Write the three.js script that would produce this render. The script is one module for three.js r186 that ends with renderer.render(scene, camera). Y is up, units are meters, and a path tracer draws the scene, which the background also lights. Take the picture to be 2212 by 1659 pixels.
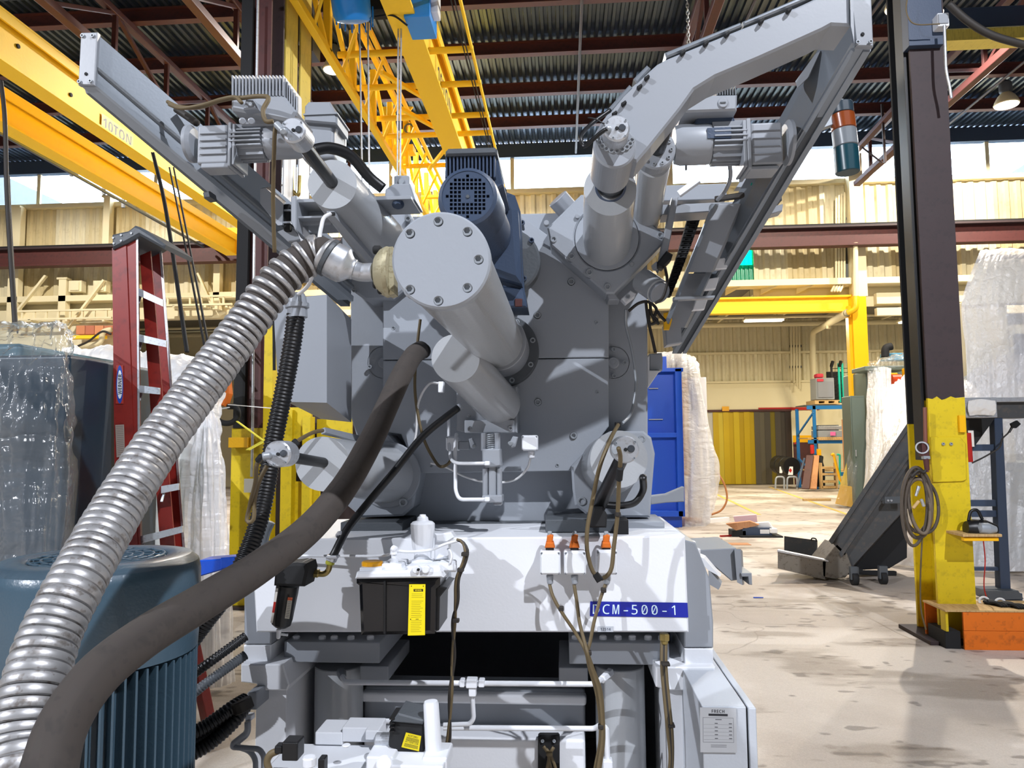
import * as THREE from 'three';
import { mergeGeometries, toCreasedNormals } from 'three/addons/utils/BufferGeometryUtils.js';
import { RoundedBoxGeometry } from 'three/addons/geometries/RoundedBoxGeometry.js';
import { RectAreaLightUniformsLib } from 'three/addons/lights/RectAreaLightUniformsLib.js';

// ---------------------------------------------------------------- camera, sky, exposure
const FOCAL = 1600, W = 2212, H = 1659;                       // focal length in pixels of the 2212 x 1659 frame
const scene = new THREE.Scene();
const camera = new THREE.PerspectiveCamera(THREE.MathUtils.radToDeg(2 * Math.atan(H / 2 / FOCAL)), W / H, 0.05, 200);
camera.position.set(0, 1.6, 0);
camera.rotation.set(0.078, 0.07, -0.008, 'YXZ');
camera.updateMatrixWorld(true);
const renderer = new THREE.WebGLRenderer({ antialias: true });
renderer.toneMapping = THREE.LinearToneMapping;
renderer.toneMappingExposure = 1.35;
renderer.shadowMap.enabled = true;
RectAreaLightUniformsLib.init();
scene.background = new THREE.Color(0.82, 0.91, 1.0);          // bright overcast sky behind the clerestory
scene.backgroundIntensity = 12;

// ---------------------------------------------------------------- helpers
const V = (x, y, z) => new THREE.Vector3(x, y, z), PI = Math.PI;
// the point of the plane z = const that stands at a place of the photograph
function P(px, py, z) {
  const d = V((px - W / 2) / FOCAL, (H / 2 - py) / FOCAL, -1).applyQuaternion(camera.quaternion);
  return camera.position.clone().addScaledVector(d, (z - camera.position.z) / d.z);
}
function floorAt(px, py) {                                    // the floor point at a place of the photograph
  const d = V((px - W / 2) / FOCAL, (H / 2 - py) / FOCAL, -1).applyQuaternion(camera.quaternion);
  return camera.position.clone().addScaledVector(d, -camera.position.y / d.y);
}
function onSide(px, py, x) {                                  // the point of the plane x = const at a place of the photograph
  const d = V((px - W / 2) / FOCAL, (H / 2 - py) / FOCAL, -1).applyQuaternion(camera.quaternion);
  return camera.position.clone().addScaledVector(d, (x - camera.position.x) / d.x);
}
const M = (n, z) => (n * Math.abs(z)) / FOCAL;                // n pixels in metres at that depth
let seed = 7;
const rnd = () => { seed = (seed * 1664525 + 1013904223) >>> 0; return seed / 4294967296; };
const rr = (a, b) => a + (b - a) * rnd();
function hash2(x, y) { let h = (x * 374761393 + y * 668265263) | 0; h = Math.imul(h ^ (h >>> 13), 1274126177); return ((h ^ (h >>> 16)) >>> 0) / 4294967296; }
function vnoise(x, y, wrap = 0) {
  const ix = Math.floor(x), iy = Math.floor(y), fx = x - ix, fy = y - iy, m = (a) => (wrap ? ((a % wrap) + wrap) % wrap : a);
  const s = fx * fx * (3 - 2 * fx), t = fy * fy * (3 - 2 * fy);
  const a = hash2(m(ix), m(iy)), b = hash2(m(ix + 1), m(iy)), c = hash2(m(ix), m(iy + 1)), d = hash2(m(ix + 1), m(iy + 1));
  return a + (b - a) * s + (c - a) * t + (a - b - c + d) * s * t;
}
function fbm(x, y, o = 4, wrap = 0) { let s = 0, a = 0.5, t = 0; for (let i = 0; i < o; i++) { s += a * vnoise(x, y, wrap); t += a; a *= 0.5; x *= 2; y *= 2; wrap *= 2; } return s / t; }
const clamp = (x, a = 0, b = 1) => Math.min(b, Math.max(a, x)), sstep = (a, b, x) => { const t = clamp((x - a) / (b - a)); return t * t * (3 - 2 * t); };

function norm(g) {                                            // every geometry: not indexed, position + normal + uv only
  if (g.index) g = g.toNonIndexed();
  for (const k of Object.keys(g.attributes)) if (!['position', 'normal', 'uv'].includes(k)) g.deleteAttribute(k);
  if (!g.attributes.normal) g.computeVertexNormals();
  if (!g.attributes.uv) g.setAttribute('uv', new THREE.BufferAttribute(new Float32Array(g.attributes.position.count * 2), 2));
  g.clearGroups();
  return g;
}
const merge = (...gs) => mergeGeometries(gs.flat().map(norm));
function boxUV(g) {                                           // uv in metres, by the way each face looks
  const p = g.attributes.position, n = g.attributes.normal, uv = new Float32Array(p.count * 2);
  for (let i = 0; i < p.count; i++) {
    const ax = Math.abs(n.getX(i)), ay = Math.abs(n.getY(i)), az = Math.abs(n.getZ(i));
    const [u, v] = ax > ay && ax > az ? [p.getZ(i), p.getY(i)] : ay > az ? [p.getX(i), p.getZ(i)] : [p.getX(i), p.getY(i)];
    uv[2 * i] = u; uv[2 * i + 1] = v;
  }
  g.setAttribute('uv', new THREE.BufferAttribute(uv, 2));
  return g;
}
function box(x0, x1, y0, y1, z0, z1, r = 0.004) {
  const w = Math.abs(x1 - x0), h = Math.abs(y1 - y0), d = Math.abs(z1 - z0), m = Math.min(w, h, d);
  const g = m > 0.0025 && r > 0 ? new RoundedBoxGeometry(w, h, d, 1, Math.min(r, m * 0.3)) : new THREE.BoxGeometry(w, h, d);
  return norm(g.translate((x0 + x1) / 2, (y0 + y1) / 2, (z0 + z1) / 2));
}
const flatBox = (x0, x1, y0, y1, z0, z1) => box(x0, x1, y0, y1, z0, z1, 0);
function pbox(px0, py0, px1, py1, z, d, r = 0.004) {          // a box whose front face covers those pixels at depth z
  const m = (py0 + py1) / 2, a = P(px0, m, z), b = P(px1, m, z), k = (px0 + px1) / 2;
  return box(a.x, b.x, P(k, py1, z).y, P(k, py0, z).y, z - d, z, r);
}
function prism(pts, z, d, b = 0.003, holes = []) {            // an outline at depth z, with thickness d behind it
  const to = (l) => l.map(([x, y]) => { const p = P(x, y, z); return new THREE.Vector2(p.x, p.y); });
  const s = new THREE.Shape(to(pts));
  for (const h of holes) s.holes.push(new THREE.Path(to(h)));
  const g = new THREE.ExtrudeGeometry(s, { depth: d - 2 * b, bevelEnabled: b > 0, bevelThickness: b, bevelSize: b, bevelOffset: -b, bevelSegments: 1, curveSegments: 12 });
  return norm(g.translate(0, 0, z - d + b));
}
function circ(cx, cy, r, n = 28, a0 = 0, a1 = 2 * PI, ry = r) {
  const o = [], full = Math.abs(a1 - a0) > 6.28;
  for (let i = 0; i < (full ? n : n + 1); i++) { const a = a0 + ((a1 - a0) * i) / n; o.push([cx + r * Math.cos(a), cy + ry * Math.sin(a)]); }
  return o;
}
function tris(list) { const g = new THREE.BufferGeometry(); g.setAttribute('position', new THREE.Float32BufferAttribute(list.flatMap((v) => [v.x, v.y, v.z]), 3)); g.computeVertexNormals(); return norm(g); }
function loft(A, B) {                                         // a solid between two outlines of equally many 3D points
  const n = A.length, out = [], f = THREE.ShapeUtils.triangulateShape(A.map((p) => new THREE.Vector2(p.x, p.y)), []);
  let area = 0; for (let i = 0; i < n; i++) { const a = A[i], b = A[(i + 1) % n]; area += a.x * b.y - b.x * a.y; }
  const flip = area < 0;
  const push = (a, b, c) => (flip ? out.push(a, c, b) : out.push(a, b, c));
  for (const [a, b, c] of f) { push(A[a], A[b], A[c]); push(B[a], B[c], B[b]); }
  for (let i = 0; i < n; i++) { const j = (i + 1) % n; push(A[i], B[i], A[j]); push(A[j], B[i], B[j]); }
  return tris(out);
}
const ploft = (a, za, b, zb) => loft(a.map(([x, y]) => P(x, y, za)), b.map(([x, y]) => P(x, y, zb)));
function aim(g, a, b) {                                       // +y of a geometry turned along a -> b, its origin at a
  const q = new THREE.Quaternion().setFromUnitVectors(V(0, 1, 0), b.clone().sub(a).normalize());
  return g.applyQuaternion(q).translate(a.x, a.y, a.z);
}
function lathe(a, b, prof, seg = 32, crease = 0.5) {          // prof: [distance from a along a -> b, radius]
  let g = norm(new THREE.LatheGeometry(prof.map(([t, r]) => new THREE.Vector2(Math.max(r, 0), t)), seg));
  g.deleteAttribute('normal');
  g = toCreasedNormals(g, crease);
  return aim(norm(g), a, b);
}
function cyl(a, b, r0, r1 = r0, seg = 32, ch = 0.003) {
  const L = a.distanceTo(b); ch = Math.min(ch, r0 * 0.3, L * 0.3);
  return lathe(a, b, [[0, 0], [0, r0 - ch], [ch, r0], [L - ch, r1], [L, Math.max(r1 - ch, 0)], [L, 0]], seg);
}
const pcyl = (x0, y0, z0, x1, y1, z1, r0, r1 = r0, seg = 32) => cyl(P(x0, y0, z0), P(x1, y1, z1), r0, r1, seg);
function ringGeo(a, b, R, r, seg = 40) { const L = a.distanceTo(b); return lathe(a, b, [[0, r], [0, R - 0.002], [0.002, R], [L - 0.002, R], [L, R - 0.002], [L, r], [0, r]], seg); }
function sweepPts(pts, rf, rad = 10) {                        // a pipe through dense points, round caps
  const n = pts.length, pos = [], idx = [], uv = [];
  let len = 0, t = pts[1].clone().sub(pts[0]).normalize(), u = Math.abs(t.y) < 0.9 ? V(0, 1, 0) : V(1, 0, 0);
  u.sub(t.clone().multiplyScalar(u.dot(t))).normalize();
  for (let i = 0; i < n; i++) {
    const a = pts[Math.max(i - 1, 0)], b = pts[Math.min(i + 1, n - 1)], tn = b.clone().sub(a).normalize();
    u.sub(tn.clone().multiplyScalar(u.dot(tn))).normalize();
    const w = tn.clone().cross(u), r = typeof rf === 'function' ? rf(i / (n - 1), len) : rf;
    if (i) len += pts[i].distanceTo(pts[i - 1]);
    for (let j = 0; j <= rad; j++) {
      const c = (2 * PI * j) / rad, k = i === 0 || i === n - 1 ? 1 : 1;
      pos.push(pts[i].x + k * r * (u.x * Math.cos(c) + w.x * Math.sin(c)), pts[i].y + k * r * (u.y * Math.cos(c) + w.y * Math.sin(c)), pts[i].z + k * r * (u.z * Math.cos(c) + w.z * Math.sin(c)));
      uv.push(len, (j / rad) * 2 * PI * r);
    }
  }
  const m = rad + 1;
  for (let i = 0; i < n - 1; i++) for (let j = 0; j < rad; j++) { const a = i * m + j; idx.push(a, a + m, a + 1, a + 1, a + m, a + m + 1); }
  for (const [i, s] of [[0, 1], [n - 1, -1]]) {
    const c = pos.length / 3; pos.push(pts[i].x, pts[i].y, pts[i].z); uv.push(0, 0);
    for (let j = 0; j < rad; j++) s > 0 ? idx.push(c, i * m + j, i * m + j + 1) : idx.push(c, i * m + j + 1, i * m + j);
  }
  const g = new THREE.BufferGeometry();
  g.setAttribute('position', new THREE.Float32BufferAttribute(pos, 3)); g.setAttribute('uv', new THREE.Float32BufferAttribute(uv, 2)); g.setIndex(idx);
  g.computeVertexNormals();
  return norm(g);
}
const spline = (pts, n) => new THREE.CatmullRomCurve3(pts, false, 'centripetal').getSpacedPoints(n);
const tube = (pts, r, n = 30, rad = 8) => sweepPts(spline(pts, n), r, rad);
const ptube = (l, r, n = 30, rad = 8) => tube(l.map((p) => P(...p)), r, n, rad);
function pipe(pts, r, bend = 0.03, rad = 10) {                // straight runs with round bends
  const o = [pts[0]];
  for (let i = 1; i < pts.length - 1; i++) {
    const a = pts[i - 1], b = pts[i], c = pts[i + 1], k = Math.min(bend, a.distanceTo(b) * 0.45, b.distanceTo(c) * 0.45);
    const s = b.clone().add(a.clone().sub(b).setLength(k)), e = b.clone().add(c.clone().sub(b).setLength(k));
    for (let t = 0; t <= 6; t++) { const q = t / 6; o.push(s.clone().multiplyScalar((1 - q) ** 2).addScaledVector(b, 2 * q * (1 - q)).addScaledVector(e, q * q)); }
  }
  o.push(pts[pts.length - 1]);
  return sweepPts(o, r, rad);
}
const ppipe = (l, r, bend, rad) => pipe(l.map((p) => P(...p)), r, bend, rad);
function bar(a, b, w, h = w) {                                // a straight flat bar of w x h
  const L = a.distanceTo(b), d = b.clone().sub(a).normalize(), g = norm(new RoundedBoxGeometry(w, h, L, 1, Math.min(w, h) * 0.12));
  const m = new THREE.Matrix4().lookAt(b, a, Math.abs(d.y) > 0.98 ? V(0, 0, 1) : V(0, 1, 0));
  return g.applyMatrix4(m).translate((a.x + b.x) / 2, (a.y + b.y) / 2, (a.z + b.z) / 2);
}
const pbar = (a, b, w, h) => bar(P(...a), P(...b), w, h);
function quadGeo(a, b, c, d) {                                // top left, top right, bottom right, bottom left; uv 0..1
  const g = new THREE.BufferGeometry(), v = [a, d, c, a, c, b];
  g.setAttribute('position', new THREE.Float32BufferAttribute(v.flatMap((p) => [p.x, p.y, p.z]), 3));
  g.setAttribute('uv', new THREE.Float32BufferAttribute([0, 1, 0, 0, 1, 0, 0, 1, 1, 0, 1, 1], 2));
  g.computeVertexNormals(); g.userData.uvKept = true;
  return g;
}
const pquad = (q, z) => quadGeo(...q.map(([x, y, zz]) => P(x, y, zz ?? z)));
// a draped sheet through rows of points: folds run down it, and it has a thickness of its own
function drape(rows, nu, nv, amp, freq, sd, crumple = 0.3) {
  const cs = rows.map((r) => new THREE.CatmullRomCurve3(r, false, 'centripetal')), pos = [], uv = [], idx = [];
  const grid = [];
  for (let i = 0; i <= nu; i++) {
    const c = new THREE.CatmullRomCurve3(cs.map((k) => k.getPoint(i / nu)), false, 'centripetal');
    grid.push(Array.from({ length: nv + 1 }, (_, j) => c.getPoint(j / nv)));
  }
  for (let i = 0; i <= nu; i++) for (let j = 0; j <= nv; j++) {
    const a = grid[Math.max(i - 1, 0)][j], b = grid[Math.min(i + 1, nu)][j], c = grid[i][Math.max(j - 1, 0)], d = grid[i][Math.min(j + 1, nv)];
    const n = b.clone().sub(a).cross(d.clone().sub(c)).normalize(), u = i / nu, v = j / nv;
    const f = (fbm(u * freq + sd * 7.3, v * 1.5 + sd, 3) - 0.5) * 2 * (0.25 + 0.75 * v) + crumple * (fbm(u * freq * 1.7 + sd, v * freq * 1.2 + 9 * sd, 3) - 0.5) * 2 + 0.5 * (Math.abs(fbm((u + v * 0.3) * freq * 1.3 + sd * 3, v * 2.2 + sd, 2) - 0.5) - 0.12);
    const p = grid[i][j].clone().addScaledVector(n, amp * f);
    pos.push(p.x, p.y, p.z); uv.push(p.x + p.z, p.y);
  }
  for (let i = 0; i < nu; i++) for (let j = 0; j < nv; j++) { const a = i * (nv + 1) + j, b = a + nv + 1; idx.push(a, b, a + 1, a + 1, b, b + 1); }
  const g = new THREE.BufferGeometry();
  g.setAttribute('position', new THREE.Float32BufferAttribute(pos, 3)); g.setAttribute('uv', new THREE.Float32BufferAttribute(uv, 2)); g.setIndex(idx); g.computeVertexNormals();
  const k = norm(g); k.userData.uvKept = true;
  return k;
}

// ---------------------------------------------------------------- things and parts
const taken = new Map(), autoBase = [];
const numbered = (n) => { const k = taken.get(n) ?? 0; taken.set(n, k + 1); return k ? `${n}_${String(k).padStart(3, '0')}` : n; };
function tag(o, label, category, group) { Object.assign(o.userData, { label, category }); if (group) o.userData.group = group; return o; }
function mesh(name, geo, mat) {
  if (mat.userData.metres && !geo.userData.uvKept) boxUV(geo);
  const m = new THREE.Mesh(geo, mat); m.name = name; m.castShadow = m.receiveShadow = true;
  return m;
}
function thing(name, label, category, group) { const g = new THREE.Group(); g.name = numbered(name); tag(g, label, category, group); scene.add(g); autoBase.push(g); return g; }
function part(parent, name, geo, mat, label) { const m = mesh(name, Array.isArray(geo) ? merge(geo) : geo, mat); if (label) m.userData.label = label; parent.add(m); return m; }
function single(name, label, category, geo, mat, group) { const m = mesh(numbered(name), Array.isArray(geo) ? merge(geo) : geo, mat); tag(m, label, category, group); scene.add(m); autoBase.push(m); return m; }
function struct(name, geo, mat) { const m = mesh(name, Array.isArray(geo) ? merge(geo) : geo, mat); m.userData.kind = 'structure'; scene.add(m); return m; }
function structGroup(name) { const g = new THREE.Group(); g.name = name; g.userData.kind = 'structure'; scene.add(g); return g; }
function put(parent, name, geo, mat, pos, scale = 1, turn) {  // a shared geometry placed as a part
  const m = new THREE.Mesh(geo, mat); m.name = name; m.position.copy(pos); typeof scale === 'number' ? m.scale.setScalar(scale) : m.scale.copy(scale);
  if (turn) m.rotation.set(...turn); m.castShadow = m.receiveShadow = true; parent.add(m); return m;
}
function setBases() {                                         // each thing's own origin goes to the middle of its foot
  const b = new THREE.Box3(), c = V();
  for (const o of autoBase) {
    b.setFromObject(o); b.getCenter(c); c.y = b.min.y;
    if (o.isMesh) o.geometry.translate(-c.x, -c.y, -c.z); else for (const k of o.children) k.position.sub(c);
    o.position.add(c);
  }
}

// ---------------------------------------------------------------- textures and materials
function dataTex(n, f, srgb = true) {
  const d = new Uint8Array(n * n * 4);
  for (let y = 0; y < n; y++) for (let x = 0; x < n; x++) { const c = f(x / n, y / n), o = (y * n + x) * 4; for (let k = 0; k < 3; k++) d[o + k] = clamp(c[k] ?? c, 0, 255); d[o + 3] = 255; }
  const t = new THREE.DataTexture(d, n, n); t.wrapS = t.wrapT = THREE.RepeatWrapping; t.magFilter = THREE.LinearFilter; if (srgb) t.colorSpace = THREE.SRGBColorSpace; t.needsUpdate = true;
  return t;
}
const rep = (t, m) => { const c = t.clone(); c.repeat.set(1 / m, 1 / m); c.needsUpdate = true; return c; };   // one repeat every m metres
const mixc = (a, b, k) => a.map((x, i) => x + (b[i] - x) * k);
const grain = dataTex(256, (u, v) => { const n = fbm(u * 16, v * 16, 4, 16); return [n, n, n].map((x) => 255 * x); }, false);
const peel = dataTex(256, (u, v) => 255 * fbm(u * 40, v * 40, 2, 40), false);
const crumpleTex = dataTex(512, (u, v) => { const a = Math.abs(fbm(u * 8, v * 8, 4, 8) - 0.5) * 2, b = Math.abs(fbm(u * 20 + 5, v * 20, 3, 20) - 0.5); return 255 * clamp(1 - a * 1.6 - b * 0.6); }, false);
const concrete = dataTex(1536, (u, v) => {
  const lo = fbm(u * 6, v * 6, 5, 6), md = fbm(u * 8 + 3, v * 24 + 1, 5, 8), hi = fbm(u * 40 + 1, v * 80 + 4, 3, 40);
  let c = mixc([174, 163, 152], [200, 191, 181], sstep(0.35, 0.65, lo));
  c = mixc(c, [148, 136, 124], 0.72 * sstep(0.54, 0.72, md));
  c = mixc(c, [220, 214, 208], 0.6 * sstep(0.56, 0.74, fbm(u * 9 + 7, v * 9 + 2, 4, 9)));
  c = mixc(c, [128, 116, 103], 0.5 * sstep(0.6, 0.72, hi) * sstep(0.46, 0.62, md));
  c = mixc(c, [96, 88, 82], 0.5 * sstep(0.72, 0.8, hi));
  const crack = Math.abs(fbm(u * 3 + 2, v * 3 + 8, 5, 3) - 0.5); c = mixc(c, [128, 116, 104], 0.4 * (1 - sstep(0.0, 0.003, crack)));
  const g = (hash2((u * 1536) | 0, (v * 1536) | 0) - 0.5) * 14; return c.map((x) => x + g);
});
const stained = (base, dark, k = 0.6, streak = 1) => dataTex(512, (u, v) => {
  let c = mixc(base, base.map((x) => x * 0.93), fbm(u * 6, v * 6, 4, 6));
  c = mixc(c, dark, k * sstep(0.58, 0.82, fbm(u * (streak ? 40 : 12), v * (streak ? 4 : 12), 4, 4)));
  return mixc(c, dark, 0.6 * k * sstep(0.66, 0.8, fbm(u * 30 + 9, v * 30, 3, 30)));
});
function mat(color, o = {}) {
  const { bump, bumpM = 0.3, bumpTex = peel, tex, texM = 1, rough, phys, ...rest } = o;
  const m = new (phys ? THREE.MeshPhysicalMaterial : THREE.MeshStandardMaterial)({ color, roughness: 0.5, side: THREE.DoubleSide, ...rest });
  if (tex) { m.map = rep(tex, texM); m.userData.metres = true; }
  if (rough) { m.roughnessMap = rep(grain, rough); m.userData.metres = true; }
  if (bump) { m.bumpMap = rep(bumpTex, bumpM); m.bumpScale = bump; m.userData.metres = true; }
  return m;
}
const brushed = stained([206, 210, 216], [150, 146, 142], 0.5, 0);
const mGrey = mat(0x90959c, { roughness: 0.38, bump: 0.00008, bumpM: 0.25 });
const mGreyWhite = mat(0xe2e5ea, { roughness: 0.4, bump: 0.0002, bumpM: 0.25 });
const mPlate = mat(0x989ea6, { roughness: 0.42, bump: 0.0002, bumpM: 0.3 });
const mCabinet = mat(0xbcc2ca, { roughness: 0.4, bump: 0.0003, bumpM: 0.25 });
const mGloss = mat(0xa6aaae, { roughness: 0.22, bump: 0.0002, bumpM: 0.2 });
const mDarkGrey = mat(0x4d5257, { roughness: 0.5, bump: 0.0005 });
const mMotor = mat(0x36445a, { roughness: 0.42, bump: 0.0003, bumpM: 0.2 });
const mMotorBase = mat(0x3d5463, { roughness: 0.32, bump: 0.0003, bumpM: 0.2 });
const mBlack = mat(0x101113, { roughness: 0.4 });
const mBlackMatt = mat(0x17181a, { roughness: 0.8 });
const mRubber = mat(0x5a554f, { roughness: 0.85, tex: stained([64, 58, 54], [46, 43, 41], 0.6, 0), texM: 0.3, color: 0xffffff });
const mChrome = mat(0xc9ccd0, { metalness: 0.9, roughness: 0.22 });
const mSteel = mat(0xffffff, { metalness: 0.75, roughness: 0.42, tex: brushed, texM: 0.25 });
const mHose = mat(0xffffff, { metalness: 0.6, roughness: 0.42, tex: stained([178, 178, 179], [112, 104, 97], 0.75, 0), texM: 0.18 });
const mRod = mat(0x3a3d40, { metalness: 0.5, roughness: 0.25 });
const mBolt = mat(0x9aa0a6, { metalness: 0.25, roughness: 0.4 });
const mBrass = mat(0x9c8a54, { metalness: 0.8, roughness: 0.35 });
const mAlu = mat(0x868d95, { metalness: 0.45, roughness: 0.32, bump: 0.00008, bumpM: 0.2 });
const mYellow = mat(0xf0b400, { roughness: 0.4, rough: 0, bump: 0.0004 });
const mCrane = mat(0xffd22e, { roughness: 0.55, specularIntensity: 0.6, phys: true, bump: 0.0008, bumpM: 1 });
const mYellowDark = mat(0xffffff, { roughness: 0.55, tex: stained([222, 194, 14], [150, 128, 24], 0.3, 0), texM: 0.7 });
const mYellowPale = mat(0xffffff, { roughness: 0.5, tex: stained([214, 196, 92], [150, 132, 60], 0.4, 1), texM: 1.2 });
const mBrown = mat(0xffffff, { roughness: 0.6, tex: stained([80, 40, 38], [50, 30, 30], 0.5, 0), texM: 1.4 });
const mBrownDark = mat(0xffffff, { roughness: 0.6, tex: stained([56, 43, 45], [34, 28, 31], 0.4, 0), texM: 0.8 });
const mCream = mat(0xffffff, { roughness: 0.7, tex: stained([230, 222, 190], [172, 158, 124], 0.28, 1), texM: 3 });
const mCreamPlain = mat(0xe2d8b4, { roughness: 0.7, bump: 0.001, bumpM: 1 });
const mDeck = mat(0x4f5d73, { roughness: 0.24, metalness: 0.75 });
const mFloor = mat(0xffffff, { roughness: 0.62, tex: concrete, texM: 7, bump: 0.002, bumpM: 0.8, bumpTex: grain });
const mBlue = mat(0x0b49b8, { roughness: 0.35, bump: 0.0004 });
const mHoist = mat(0x1a8ae4, { roughness: 0.35 });
const mRackBlue = mat(0x1f6fb0, { roughness: 0.45 });
const mOrange = mat(0xc9640f, { roughness: 0.6 });
const mOrangeWood = mat(0xffffff, { roughness: 0.7, tex: stained([232, 116, 14], [150, 74, 16], 0.45, 0), texM: 0.8 });
const mWood = mat(0xffffff, { roughness: 0.75, tex: stained([206, 172, 118], [150, 112, 66], 0.7, 1), texM: 0.7 });
const mPly = mat(0xffffff, { roughness: 0.75, tex: stained([196, 142, 98], [160, 104, 64], 0.5, 1), texM: 0.9 });
const mConveyor = mat(0xffffff, { roughness: 0.5, metalness: 0.2, tex: stained([78, 80, 82], [112, 98, 86], 0.5, 0), texM: 0.9 });
const mPan = mat(0xffffff, { roughness: 0.45, metalness: 0.3, tex: stained([128, 122, 112], [84, 76, 66], 0.7, 0), texM: 0.7 });
const mLadder = mat(0xffffff, { roughness: 0.4, tex: stained([138, 40, 33], [96, 28, 26], 0.5, 0), texM: 0.8 });
const mCable = mat(0x63553a, { roughness: 0.6 });
const mCableDark = mat(0x2b2723, { roughness: 0.6 });
const mCableWhite = mat(0xd8d9da, { roughness: 0.45 });
const mLens = mat(0x50545a, { roughness: 0.15, metalness: 0.3 });
const mRed = mat(0xb3221c, { roughness: 0.4 });
const mTeal = mat(0x10b39c, { roughness: 0.4 });
const mPaper = mat(0xe8e6e2, { roughness: 0.8 });
const mGreen = mat(0x5d6b63, { roughness: 0.5 });
const mFilm = mat(0xf4f4f6, { phys: true, transmission: 0.5, thickness: 0, roughness: 0.34, bump: 0.012, bumpM: 0.9, bumpTex: crumpleTex, specularIntensity: 1 });
const mFilmClear = mat(0xf0f4f6, { phys: true, transmission: 0.93, thickness: 0, roughness: 0.22, bump: 0.012, bumpM: 0.8, bumpTex: crumpleTex });
const mFilmWhite = mat(0xffffff, { phys: true, transmission: 0.32, thickness: 0, roughness: 0.4, bump: 0.01, bumpM: 0.9, bumpTex: crumpleTex });
const mGlass = mat(0xf4faff, { phys: true, transmission: 1, thickness: 0, roughness: 0.05 });
const mTank = mat(0x15161a, { phys: true, transmission: 0.4, thickness: 0, roughness: 0.12 });

function canvasMat(w, h, draw, o = {}) {
  const c = document.createElement('canvas'); c.width = w; c.height = h; const x = c.getContext('2d'); draw(x, w, h);
  const t = new THREE.CanvasTexture(c); t.colorSpace = THREE.SRGBColorSpace;
  return new THREE.MeshStandardMaterial({ map: t, roughness: 0.5, side: THREE.DoubleSide, ...o });
}
// a socket cap screw of head radius 1 that stands on z = 0 and looks along +z
const boltGeo = (() => {
  const s = new THREE.Shape(circ(0, 0, 1, 20).map(([x, y]) => new THREE.Vector2(x, y)));
  s.holes.push(new THREE.Path(circ(0, 0, 0.56, 6).map(([x, y]) => new THREE.Vector2(x, y))));
  const head = new THREE.ExtrudeGeometry(s, { depth: 0.8, bevelEnabled: true, bevelThickness: 0.1, bevelSize: 0.1, bevelOffset: -0.1, bevelSegments: 1, curveSegments: 6 });
  return merge(head, new THREE.CircleGeometry(0.7, 12).translate(0, 0, 0.25), new THREE.CylinderGeometry(0.55, 0.55, 8, 10, 1, true).rotateX(PI / 2).translate(0, 0, -4));
})();
function bolts(parent, list, z, r, m = mBolt) { for (const [x, y, k] of list) put(parent, 'bolt', boltGeo, m, P(x, y, z), k ?? r); }
const bores = (list, z, r) => list.map(([x, y, k]) => circ(x, y, ((k ?? r) * FOCAL * 1.32) / Math.abs(z), 18));   // holes for sunk screws

// ---------------------------------------------------------------- the hall: floor, walls, roof
const XL = -17, XR = 14, ZB = -19.3, ZR = -27.4, ZF = 9, YR = 9.55;
struct('floor', flatBox(XL - 0.3, XR + 0.3, -0.3, 0, ZR - 0.3, ZF + 0.3), mFloor);
function ribbed(width, pitch, depth, flat, len, t = 0.004) {  // ribbed sheet: profile in x and z, as long as len in y
  const l = [], n = Math.round(width / pitch), k = (pitch - 2 * flat) / 2;
  for (let i = 0; i < n; i++) { const x = i * pitch; l.push([x, 0], [x + flat, 0], [x + flat + k, depth], [x + 2 * flat + k, depth]); }
  l.push([n * pitch, 0]);
  const s = new THREE.Shape([...l.map(([x, z]) => new THREE.Vector2(x, z)), ...l.reverse().map(([x, z]) => new THREE.Vector2(x, z - t))]);
  return norm(new THREE.ExtrudeGeometry(s, { depth: len, bevelEnabled: false }).rotateX(-PI / 2));   // x, profile -> -z, len -> y
}
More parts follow.
